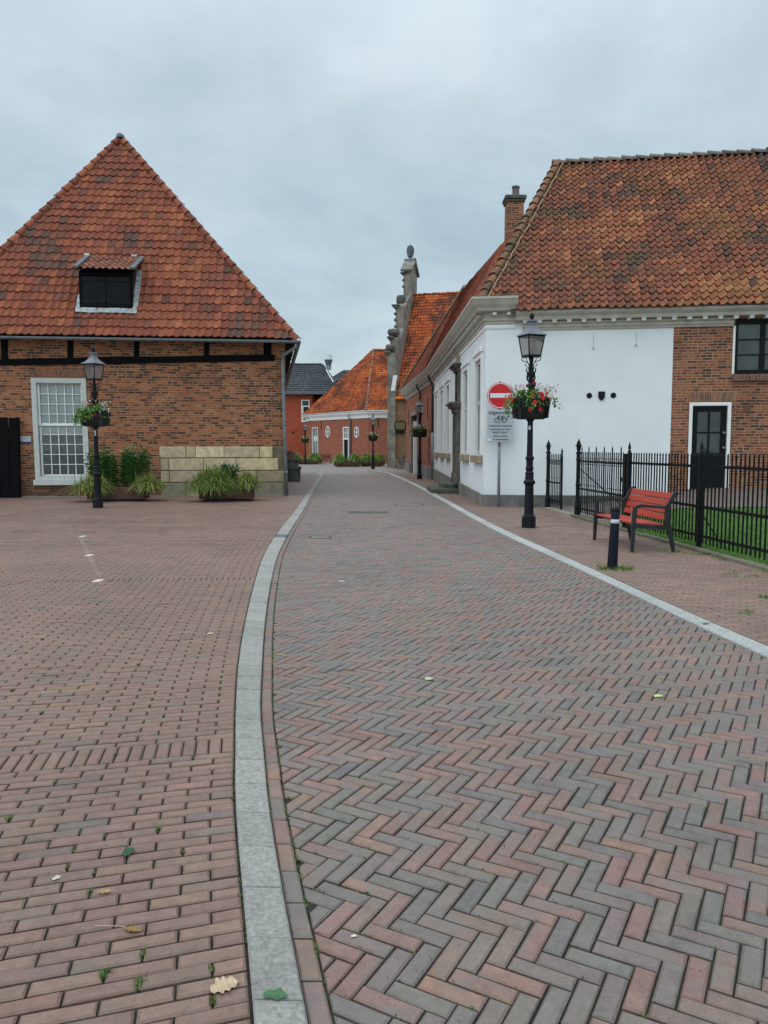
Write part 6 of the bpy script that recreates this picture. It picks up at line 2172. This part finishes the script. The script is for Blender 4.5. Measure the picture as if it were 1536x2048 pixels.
def basket(rnd, cols, nleaf, label, trail):
    r = empty('flower_basket', (0, 0, 0), label, 'flower basket', 'flower baskets round the street lamp posts')
    p = MB()
    N = 28
    def ringp(rx, ry, z):
        out = []
        for i in range(N):
            a = 2 * PI * i / N
            out.append((rx * math.copysign(abs(math.cos(a)) ** .75, math.cos(a)), ry * math.copysign(abs(math.sin(a)) ** .75, math.sin(a)), z))
        return out
    R = [ringp(.26, .17, 2.19), ringp(.305, .205, 2.205), ringp(.325, .22, 2.26), ringp(.375, .25, 2.47), ringp(.395, .265, 2.475), ringp(.395, .265, 2.505), ringp(.37, .245, 2.505), ringp(.365, .24, 2.46)]
    for a, b in zip(R, R[1:]):
        for i in range(N): p.poly([a[i], a[(i + 1) % N], b[(i + 1) % N], b[i]])
    p.poly(R[0][::-1]); p.poly(R[-1])
    po = p.build('pot', M['pot'], r)
    for x in (-.30, .30):
        k = MB(); k.bbox((x * 1.0, 0, 2.35), (.010, 0, 0), (0, .235, 0), (.02 if x > 0 else -.02, 0, .145), .004); k.build('seam', M['cast'], po)
    k = MB(); k.lathe([(.075, 2.16), (.075, 2.20)], 14); k.build('clamp', M['iron'], po)
    f = MB()
    for i in range(nleaf):
        a = rnd.uniform(0, 2 * PI); q = math.sqrt(rnd.random())
        x, y = q * .40 * math.cos(a), q * .29 * math.sin(a)
        top = 2.50 + .17 * (1 - q * q) + .05 * noise.noise(Vector((x * 6, y * 6, rnd.random() * .3)))
        leafcard(f, (x, y, top - rnd.random() ** 1.5 * .13 - .02 * q), .055, rnd, PAL_LF)
    for (ta, tl, tn_) in trail:
        ca, sa = math.cos(ta), math.sin(ta)
        for i in range(tn_):
            t = rnd.random()
            f_ = .38 + .16 * math.sin(t * 1.7)
            leafcard(f, (ca * f_ * 1.0 + rnd.gauss(0, .045), sa * .75 * f_ + rnd.gauss(0, .04), 2.54 - tl * t ** 1.2 + rnd.gauss(0, .025)), .05, rnd, PAL_LF, .9)
    for i in range(int(nleaf / 22)):       # sprays rising over the rim
        a = rnd.uniform(0, 2 * PI); e = (math.cos(a) * rnd.uniform(.3, .5), math.sin(a) * rnd.uniform(.2, .36), rnd.uniform(2.60, 2.74))
        s = (e[0] * .6, e[1] * .6, 2.48)
        f.tube([s, lerp3(s, e, .6), e], .003, 4, tint=(.07, .14, .03))
    fo_ = f.build('foliage', M['leaf'], r)
    fl = MB()
    for (c, rad, col, n) in cols:
        blossom(fl, c, rad, rnd, col, n)
    fl.build('blossoms', M['petal'], fo_)
    return r


RED, DRED, PNK, WHT, PUR = (.62, .030, .022), (.50, .02, .022), (.66, .27, .29), (.72, .70, .68), (.50, .10, .25)
rb = random.Random(77)
# near basket: big red geraniums on the street side
c1 = [((-.02, -.27, 2.43), .052, RED, 26), ((-.07, -.275, 2.52), .042, DRED, 20), ((.16, -.24, 2.50), .050, RED, 24), ((.13, -.26, 2.56), .042, RED, 20), ((-.11, -.275, 2.32), .042, RED, 20), ((.10, -.285, 2.33), .042, RED, 20),
      ((-.42, -.10, 2.47), .04, RED, 16), ((.05, -.06, 2.74), .04, DRED, 14), ((.25, -.20, 2.58), .035, RED, 16), ((-.46, -.02, 2.52), .03, (.6, .14, .05), 10), ((.30, -.22, 2.49), .035, PUR, 14)]
for i in range(85):
    a = rb.uniform(0, 2 * PI); c1.append(((math.cos(a) * rb.uniform(.1, .52), math.sin(a) * rb.uniform(.1, .37), rb.uniform(2.52, 2.72)), rb.uniform(.012, .022), rb.choice((PNK, PNK, WHT, WHT, PUR)), 5))
for i in range(30): c1.append(((rb.uniform(.15, .56), rb.uniform(-.3, .1), rb.uniform(2.48, 2.70)), rb.uniform(.014, .024), rb.choice((PNK, WHT, WHT)), 6))
b1 = basket(rb, c1, 1300, 'flower basket full of red geraniums in front of the white house wall', [(3.4, .34, 90), (4.4, .22, 50), (6.1, .16, 40), (2.6, .2, 40)])
c2 = []
for i in range(60):
    a = rb.uniform(0, 2 * PI); c2.append(((math.cos(a) * rb.uniform(.1, .46), math.sin(a) * rb.uniform(.1, .34), rb.uniform(2.46, 2.70)), .022, rb.choice((WHT, WHT, WHT, PNK)), 6))
for i in range(5): c2.append(((rb.uniform(-.3, .3), -.27, rb.uniform(2.3, 2.45)), .03, rb.choice((PNK, RED)), 10))
b2 = basket(rb, c2, 1200, 'flower basket with white and pink flowers on the lamp before the sash window', [(3.6, .30, 190), (4.4, .28, 190), (4.9, .22, 90)])
c3 = []
for i in range(46):
    a = rb.uniform(0, 2 * PI); c3.append(((math.cos(a) * rb.uniform(.1, .5), math.sin(a) * rb.uniform(.1, .36), rb.uniform(2.46, 2.70)), .03, rb.choice((WHT, WHT, WHT, PNK, RED)), 6))
b3 = basket(rb, c3, 900, 'x', [(3.3, .2, 60), (6.2, .2, 60)])
for b_, i, rz, lab in ((b1, 0, 10, None), (b2, 1, -14, None), (b3, 2, 14, 'flower basket with white flowers on the lamp beside the portal'), (None, 3, 5, 'flower basket with white flowers above the low grass planters'), (None, 4, -5, 'smallest flower basket, on the farthest lamp before the bright red house')):
    if b_ is None: b_ = copy_tree(b3)
    b_.location = (LAMPS[i][0][0], LAMPS[i][0][1], -.005 - 2.19 * .30)
    b_.scale = (1, 1, 1.30)
    b_.rotation_euler = (0, 0, math.radians(rz))
    if lab: b_['label'] = lab

# ================================================================== PLANTERS WITH GRASSES
PAL_OG = [(3, (.16, .23, .04)), (3, (.23, .25, .06)), (2, (.09, .16, .03)), (1.5, (.30, .26, .085)), (.8, (.20, .15, .06))]
PAL_OL = [(3, (.17, .28, .045)), (3, (.23, .33, .065)), (2, (.11, .20, .035))]


def grass_clump(x, y, z, R, H, n, label, rnd, pal=PAL_OG, group=None, sy=1.0, wid=.013):
    m = MB()
    for i in range(n):
        a = rnd.uniform(0, 2 * PI)
        reach = R * 1.15 * rnd.random() ** .5
        hh = H * (1.0 - .35 * (reach / R) ** 2) * rnd.uniform(.65, 1.05)
        drop = rnd.uniform(.3, 1.0) * reach / R
        bx, by = x + rnd.gauss(0, .22 * R), y + rnd.gauss(0, .22 * R) * sy
        ca, sa = math.cos(a), math.sin(a) * sy
        w_ = wid * rnd.uniform(.6, 1.3)
        qx, qy = -math.sin(a) * w_, math.cos(a) * w_
        pts = []
        for t in (0, .3, .6, .85, 1.0):
            r_ = reach * t ** 1.3; zz = z + hh * (2.6 * t - (1.25 + 1.9 * drop) * t * t)
            pts.append((bx + ca * r_, by + sa * r_, max(zz, .02)))
        tn = tint_of(pal, .2, rnd)
        for j in range(4):
            w0, w1 = (1 - j / 5) , (1 - (j + 1) / 4.4)
            p0, p1 = pts[j], pts[j + 1]
            if j < 3: m.poly([(p0[0] - qx * w0, p0[1] - qy * w0, p0[2]), (p0[0] + qx * w0, p0[1] + qy * w0, p0[2]), (p1[0] + qx * w1, p1[1] + qy * w1, p1[2]), (p1[0] - qx * w1, p1[1] - qy * w1, p1[2])], tint=tn)
            else: m.poly([(p0[0] - qx * w0, p0[1] - qy * w0, p0[2]), (p0[0] + qx * w0, p0[1] + qy * w0, p0[2]), p1], tint=tn)
    return m.build('grass_clump', M['leaf'], label=label, cat='ornamental grass', group=group)


def leafy(x, y, z, n, H, R, label, rnd, pal=PAL_DK):
    r = empty('leafy_plant', (x, y, z), label, 'plant')
    st_, lv = MB(), MB()
    for i in range(n):
        a, q = rnd.uniform(0, 2 * PI), R * math.sqrt(rnd.random())
        bx, by = x + q * math.cos(a), y + q * .6 * math.sin(a)
        h = H * rnd.uniform(.7, 1.05); lx, ly = rnd.gauss(0, .08), rnd.gauss(0, .06)
        top = (bx + lx, by + ly, z + h)
        st_.tube([(bx, by, z), (bx + lx * .4, by + ly * .4, z + h * .5), top], [.007, .006, .003], 5)
        nl = int(h * 40)
        for j in range(nl):
            t = .12 + .88 * (j + rnd.random()) / nl
            c = (bx + lx * t, by + ly * t, z + h * t)
            an = j * 2.4 + rnd.uniform(-.4, .4); up = rnd.uniform(.0, .7) + (.5 if t > .9 else 0)
            d = nrm((math.cos(an), math.sin(an), up)); L = rnd.uniform(.12, .22)
            s = nrm(cross(d, ZU)); w_ = L * .17
            tip = mad(c, (d, L), (ZU, -.03)); mid = mad(c, (d, L * .5), (ZU, .012))
            tn = tint_of(pal, .25, rnd)
            lv.poly([c, mad(mid, (s, w_)), tip], tint=tn); lv.poly([c, tip, mad(mid, (s, -w_))], tint=mul3(tn, .85))
    st_.build('stems', M['leaf'], r).data.materials[0] = M['lawn']
    lv.build('leaves', M['leaf'], r)
    return r


def corten(x, y, w, d, h, rz, label, group=None):
    r = empty('planter', (x, y, 0), label, 'planter', group)
    c, s = math.cos(rz), math.sin(rz)
    X, Y = (c, s, 0), (-s, c, 0)
    k = MB(); t = .012
    for sx in (-1, 1):
        k.bbox(mad((x, y, .06 + h / 2), (X, sx * (w - t))), mul3(X, t), mul3(Y, d), (0, 0, h / 2), .004)
        k.bbox(mad((x, y, .06 + h / 2), (Y, sx * (d - t))), mul3(X, w - 2 * t), mul3(Y, t), (0, 0, h / 2), .004)
    k.build('box', M['corten'], r)
    k = MB(); k.bbox((x, y, .03 + .02), mul3(X, w * .82), mul3(Y, d * .8), (0, 0, .05), .004); k.build('foot', M['dark'], r)
    k = MB(); k.poly([mad((x, y, .06 + h - .05), (X, a * (w - t)), (Y, b * (d - t))) for a, b in ((-1, -1), (1, -1), (1, 1), (-1, 1))]); k.build('earth', M['soil'], r)
    return r


rp = random.Random(40)
gA = 'grasses in the rusted planters by the old building'
corten(-8.18, 23.75, .85, .42, .38, .12, 'rusted steel planter under the white sash window', 'rusted steel planters by the old building')
leafy(-8.58, 23.78, .35, 40, 1.14, .42, 'tall leafy green plant left of the lamp post in the planter under the window', rp)
leafy(-7.72, 23.80, .35, 40, 1.20, .40, 'tall leafy green plant right of the lamp post in the planter under the window', rp)
grass_clump(-8.80, 23.25, .30, .68, .50, 1300, 'yellowish arching grass at the left end of the planter under the window', rp, group=gA)
grass_clump(-7.2, 23.5, .32, .58, .50, 1000, 'arching grass at the right end of the planter under the window', rp, group=gA)
corten(-4.86, 23.85, .82, .42, .40, .12, 'rusted steel planter before the sandstone base', 'rusted steel planters by the old building')
grass_clump(-5.2, 23.32, .34, .84, .66, 2400, 'largest bushy grass, in the planter before the sandstone base', rp, pal=[(3, (.12, .19, .032)), (3, (.16, .20, .045)), (2, (.08, .14, .025)), (1, (.22, .20, .065))], group=gA, sy=.8)
grass_clump(-4.2, 23.65, .38, .50, .52, 900, 'smaller grass at the right end of the planter before the sandstone base', rp, group=gA)
leafy(-4.95, 23.95, .4, 30, .66, .34, 'feathery blue green plant behind the biggest grass', rp, pal=[(2, (.05, .12, .05)), (2, (.065, .14, .06))])
# far planters
gB = 'far low planters full of grass'
corten(-3.25, 69.3, 1.25, .5, .42, .1, 'low planter far left of the farthest pair before the corner house', gB)
corten(-1.1, 70.3, 1.1, .5, .42, .15, 'low planter right of its twin, behind the middle lamp post', gB)
corten(-8.2, 79.9, 1.7, .5, .42, .0, 'low planter behind the farthest street lamp', gB)
gC = 'bright grasses in the far planters'
for x, y, R, H, lab in ((-3.95, 69.2, .75, .75, 'leftmost bright grass before the corner house door'), (-2.6, 69.4, .75, .75, 'second bright grass from the left before the corner house'), (-1.6, 70.2, .72, .75, 'bright grass left of the middle lamp post'),
                        (-.55, 70.5, .72, .72, 'bright grass right of the middle lamp post'), (-9.2, 79.8, .9, .75, 'bright grass left of the farthest lamp post'), (-7.2, 80.0, .9, .75, 'bright grass right of the farthest lamp post')):
    grass_clump(x, y, .4, R, H, 620, lab, rp, pal=PAL_OL, group=gC, wid=.035)

# stone trough by the gate house, round pots by the old building
tr_ = empty('stone_trough', (1.5, 59.6, 0), 'grey stone trough with small grey green plants beside the gable pier', 'stone trough')
k = MB()
R = [[(1.5 + a * w_, 59.6 + b * w_ * .7, z) for a, b in ((-.55, -1), (.55, -1), (1, -.55), (1, .55), (.55, 1), (-.55, 1), (-1, .55), (-1, -.55))] for w_, z in ((.50, -.02), (.52, .08), (.60, .60), (.66, .62), (.66, .70), (.58, .70), (.56, .62))]
for a, b in zip(R, R[1:]):
    for i in range(8): k.poly([a[i], a[(i + 1) % 8], b[(i + 1) % 8], b[i]])
k.poly(R[-1]); k.build('trough', M['greystone'], tr_)
def bush(name, x, y, z, rx, rz, n, label, rnd, pal, s=.09):
    m = MB()
    for i in range(n):
        a, e, q = rnd.uniform(0, 2 * PI), math.asin(rnd.random()), rnd.random() ** .35
        leafcard(m, (x + rx * q * math.cos(a) * math.cos(e), y + rx * .75 * q * math.sin(a) * math.cos(e), z + rz * q * math.sin(e)), s, rnd, pal, .8)
    m.build(name, M['leaf'], label=label, cat='plant')
bush('small_plant', 1.5, 59.6, .62, .68, .42, 420, 'grey green plant filling the stone trough', rp, [(2, (.10, .15, .09)), (2, (.06, .10, .05)), (1, (.25, .28, .22))])
pt = empty('stone_pot', (-4.50, 37.8, 0), 'mossy round stone pot with plants at the far corner of the old building', 'pot')
k = MB(); k.lathe([(.36, -.02), (.40, .04), (.41, .55), (.45, .60), (.45, .68), (.38, .69), (.37, .60)], 20, (-4.50, 37.8, 0)); k.build('pot', M['mossstone'], pt)
bush('small_plant', -4.50, 37.8, .62, .46, .34, 260, 'grey leaved plant in the mossy stone pot', rp, [(2, (.10, .15, .13)), (2, (.05, .08, .06)), (1, (.2, .22, .22))], .07)
p2_ = empty('terracotta_pot', (-4.95, 40.6, 0), 'brown pot with stone collar behind the mossy stone pot', 'pot')
k = MB(); k.lathe([(.40, -.02), (.44, .9), (.50, .95), (.50, 1.05), (.42, 1.06)], 18, (-4.95, 40.6, 0)); k.build('pot', M['darkstone'], p2_)
k = MB(); k.lathe([(.44, 1.05), (.40, 1.12), (.22, 1.42), (.06, 1.5), (0, 1.5)], 14, (-4.95, 40.6, 0)); k.build('lid', M['corten'], p2_)
bi = empty('waste_bin', (-5.9, 46.5, 0), 'blue wheeled waste bin behind the downpipe of the old building', 'waste bin')
k = MB(); R = [[(-5.75 + a * w_, 46.5 + b * w_, z) for a, b in ((-1, -1), (1, -1), (1, 1), (-1, 1))] for w_, z in ((.24, .05), (.30, 1.3), (.33, 1.31), (.33, 1.36))]
for a, b in zip(R, R[1:]):
    for i in range(4): k.poly([a[i], a[(i + 1) % 4], b[(i + 1) % 4], b[i]])
k.build('body', M['bluebin'], bi)
k = MB(); k.bbox((-5.75, 46.5, 1.40), (.34, 0, 0), (0, .34, 0), (0, .02, .04), .02); k.build('lid', M['bluebin'], bi)

# ================================================================== CHAIRS, BENCH AND BICYCLES BY THE CORNER HOUSE
def chair(x, y, rz, wdt, label, cat, mat_, group=None):
    r = empty('wooden_bench' if wdt > .5 else 'wooden_chair', (x, y, 0), label, cat, group)
    c, s = math.cos(rz), math.sin(rz)
    X, Y = (c, s, 0), (-s, c, 0)
    P = lambda a, b, z: mad((x, y, z), (X, a), (Y, b))
    for a in (-wdt, wdt):
        for b, h in ((-.25, .66), (.25, .98)):
            k = MB(); k.bbox(P(a, b, h / 2), mul3(X, .028), mul3(Y, .03), (Y[0] * (.04 if b > 0 else -.02), Y[1] * (.04 if b > 0 else -.02), h / 2), .005); k.build('leg', mat_, r)
        k = MB(); k.bbox(P(a, 0, .67), mul3(X, .035), mul3(Y, .29), (0, 0, .02), .005); k.build('armrest', mat_, r)
    for i in range(4):
        k = MB(); k.bbox(P(0, -.21 + i * .14, .46), mul3(X, wdt), mul3(Y, .06), (0, 0, .018), .005); k.build('seat_slat', mat_, r)
    for i in range(3):
        k = MB(); k.bbox(P(0, .26 + .01 * i, .64 + i * .14), mul3(X, wdt), mul3(Y, .015), (0, 0, .05), .005); k.build('back_slat', mat_, r)
    return r


chair(-.08, 79.8, .5, .30, 'dark brown wooden armchair beside the gable pier', 'chair', M['wood_red'], 'wooden seats before the corner house')
chair(-6.05, 80.6, .15, .48, 'dark red wooden bench beside the parked bicycles', 'bench', M['wood_red'], 'wooden seats before the corner house')
chair(-2.55, 80.6, .1, .55, 'red wooden bench half hidden behind the low planters', 'bench', M['benchred'], 'wooden seats before the corner house')
tb = empty('wooden_table', (-.85, 80.2, 0), 'small dark table left of the brown armchair', 'table')
k = MB(); k.bbox((-.85, 80.2, .72), (.38, 0, 0), (0, .38, 0), (0, 0, .02), .005); k.build('table_top', M['wood_red'], tb)
for a, b in ((-1, -1), (1, -1), (1, 1), (-1, 1)):
    k = MB(); k.bbox((-.85 + a * .32, 80.2 + b * .32, .35), (.025, 0, 0), (0, .025, 0), (0, 0, .35), .004); k.build('leg', M['wood_red'], tb)


def bicycle(x, y, rz, label, mat_):
    r = empty('bicycle', (x, y, 0), label, 'bicycle', 'bicycles parked by the glass door')
    c, s = math.cos(rz), math.sin(rz)
    X, Y = (c, s, 0), (-s, c, 0)
    P = lambda a, z, b=0: mad((x, y, z), (X, a), (Y, b))
    for a in (-.54, .54):
        k = MB(); k.tube([P(a + .33 * math.cos(2 * PI * i / 24), .35 + .33 * math.sin(2 * PI * i / 24)) for i in range(25)], .02, 6); wo = k.build('wheel', M['tar'], r)
        k = MB()
        for i in range(8): k.tube([P(a, .35), P(a + .32 * math.cos(PI * i / 4), .35 + .32 * math.sin(PI * i / 4))], .004, 4)
        k.build('spokes', M['galv'], wo)
    k = MB()
    for pts in ([P(-.54, .35), P(-.10, .30), P(-.22, .88)], [P(-.10, .30), P(.36, .80)], [P(-.20, .80), P(.34, .88)], [P(-.54, .35), P(-.20, .78)], [P(.54, .35), P(.36, .80), P(.33, 1.02)]): k.tube(pts, .018, 6)
    k.build('frame', mat_, r)
    k = MB(); k.bbox(P(-.24, .93), mul3(X, .13), mul3(Y, .07), (0, 0, .03), .02); k.build('saddle', M['tar'], r)
    k = MB(); k.tube([P(.18, 1.08, -.28), P(.33, 1.06, -.1), P(.33, 1.06, .1), P(.18, 1.08, .28)], .014, 6); k.build('handlebar', M['iron'], r)
    k = MB(); k.bbox(P(-.56, .72), mul3(X, .20), mul3(Y, .06), (0, 0, .012), .004); k.build('carrier', M['iron'], r)


bicycle(-7.35, 80.3, 1.2, 'blue black bicycle standing nearest the glass door', M['bollard'])
bicycle(-6.75, 80.1, .35, 'dark red bicycle between the other bicycle and the red bench', M['wood_red'])

# ================================================================== FALLEN LEAVES
def leaf(x, y, z, L, rz, col, label, lobes=4, wid=.34, stem=0.0, curl=.25):
    m = MB()
    c, s = math.cos(rz), math.sin(rz)
    n = 14
    Lp, Rp, Mp = [], [], []
    rl = random.Random(int(x * 1000 + y * 77))
    def T(a, b, h): return (x + c * a - s * b, y + s * a + c * b, z + .004 + h)
    for i in range(n + 1):
        t = i / n
        w_ = L * wid * math.sin(PI * min(1, .04 + t * .96)) ** .7 * (1 + .28 * math.sin(t * lobes * 2 * PI)) * rl.uniform(.9, 1.1)
        h = curl * L * (.10 + .16 * math.sin(PI * t))
        Mp.append(T(L * (t - .5), 0, h * .5)); Lp.append(T(L * (t - .5), w_, h + abs(w_) * curl * rl.uniform(.1, .9))); Rp.append(T(L * (t - .5), -w_, h * .3 + abs(w_) * curl * rl.uniform(.0, .6)))
    for i in range(n):
        k1 = rl.uniform(.85, 1.1)
        m.poly([Mp[i], Mp[i + 1], Lp[i + 1], Lp[i]], tint=mul3(col, k1)); m.poly([Rp[i], Rp[i + 1], Mp[i + 1], Mp[i]], tint=mul3(col, k1 * .9))
    if stem:
        pts = [T(L * .5 + stem * t, .25 * stem * math.sin(2.2 * t), .006 + .01 * math.sin(3 * t)) for t in (0, .25, .5, .75, 1)]
        m.tube([T(L * .45, 0, .006)] + pts, .0016, 5, tint=(.42, .33, .22))
    m.build('fallen_leaf', M['petal'] if False else M['leaf'], label=label, cat='leaf', group='fallen leaves on the paving')


leaf(-.475, 2.17, 0, .085, .5, (.56, .40, .26), 'large cream dry leaf on the bricks beside the kerb')
leaf(-.315, 2.12, .008, .075, -.1, (.05, .13, .055), 'green leaf lying on the concrete kerb', 2, .24)
leaf(-.835, 2.44, 0, .060, 2.9, (.26, .155, .05), 'yellow brown leaf with a long curved stalk on the square', 4, .3, .10)
leaf(-1.01, 2.66, 0, .050, .2, (.36, .21, .10), 'small tan leaf on the square left of the dark green leaf', 3, .26)
leaf(-1.01, 2.93, 0, .06, 1.2, (.03, .08, .04), 'dark green leaf standing up on the square', 2, .32, 0, .6)
leaf(-1.22, 2.75, 0, .035, .9, (.50, .46, .38), 'tiny pale leaf at the left edge of the square', 2, .3)
leaf(.32, 5.31, SZ, .075, .8, (.42, .48, .30), 'pale green leaf in the middle of the herringbone street', 4, .34)
leaf(1.80, 4.93, SZ, .07, .3, (.44, .50, .22), 'yellow green leaf on the right part of the street', 4, .3, .05)
leaf(-.10, 2.44, SZ, .02, .3, (.6, .58, .5), 'tiny white leaf in the street beside the gutter row', 2, .3)
leaf(-1.50, 6.55, 0, .06, .3, (.50, .44, .28), 'pale dry leaf on the square left of the kerb', 3, .3)
leaf(-.52, 9.30, SZ, .07, .3, (.58, .56, .5), 'whitish leaf far up the street', 3, .3)
leaf(2.94, 6.92, .004, .07, .2, (.12, .14, .11), 'dark wet leaf on the right kerb', 3, .3)
print('built in %.1f s, %d objects' % (time.time() - T0, len(bpy.data.objects)))
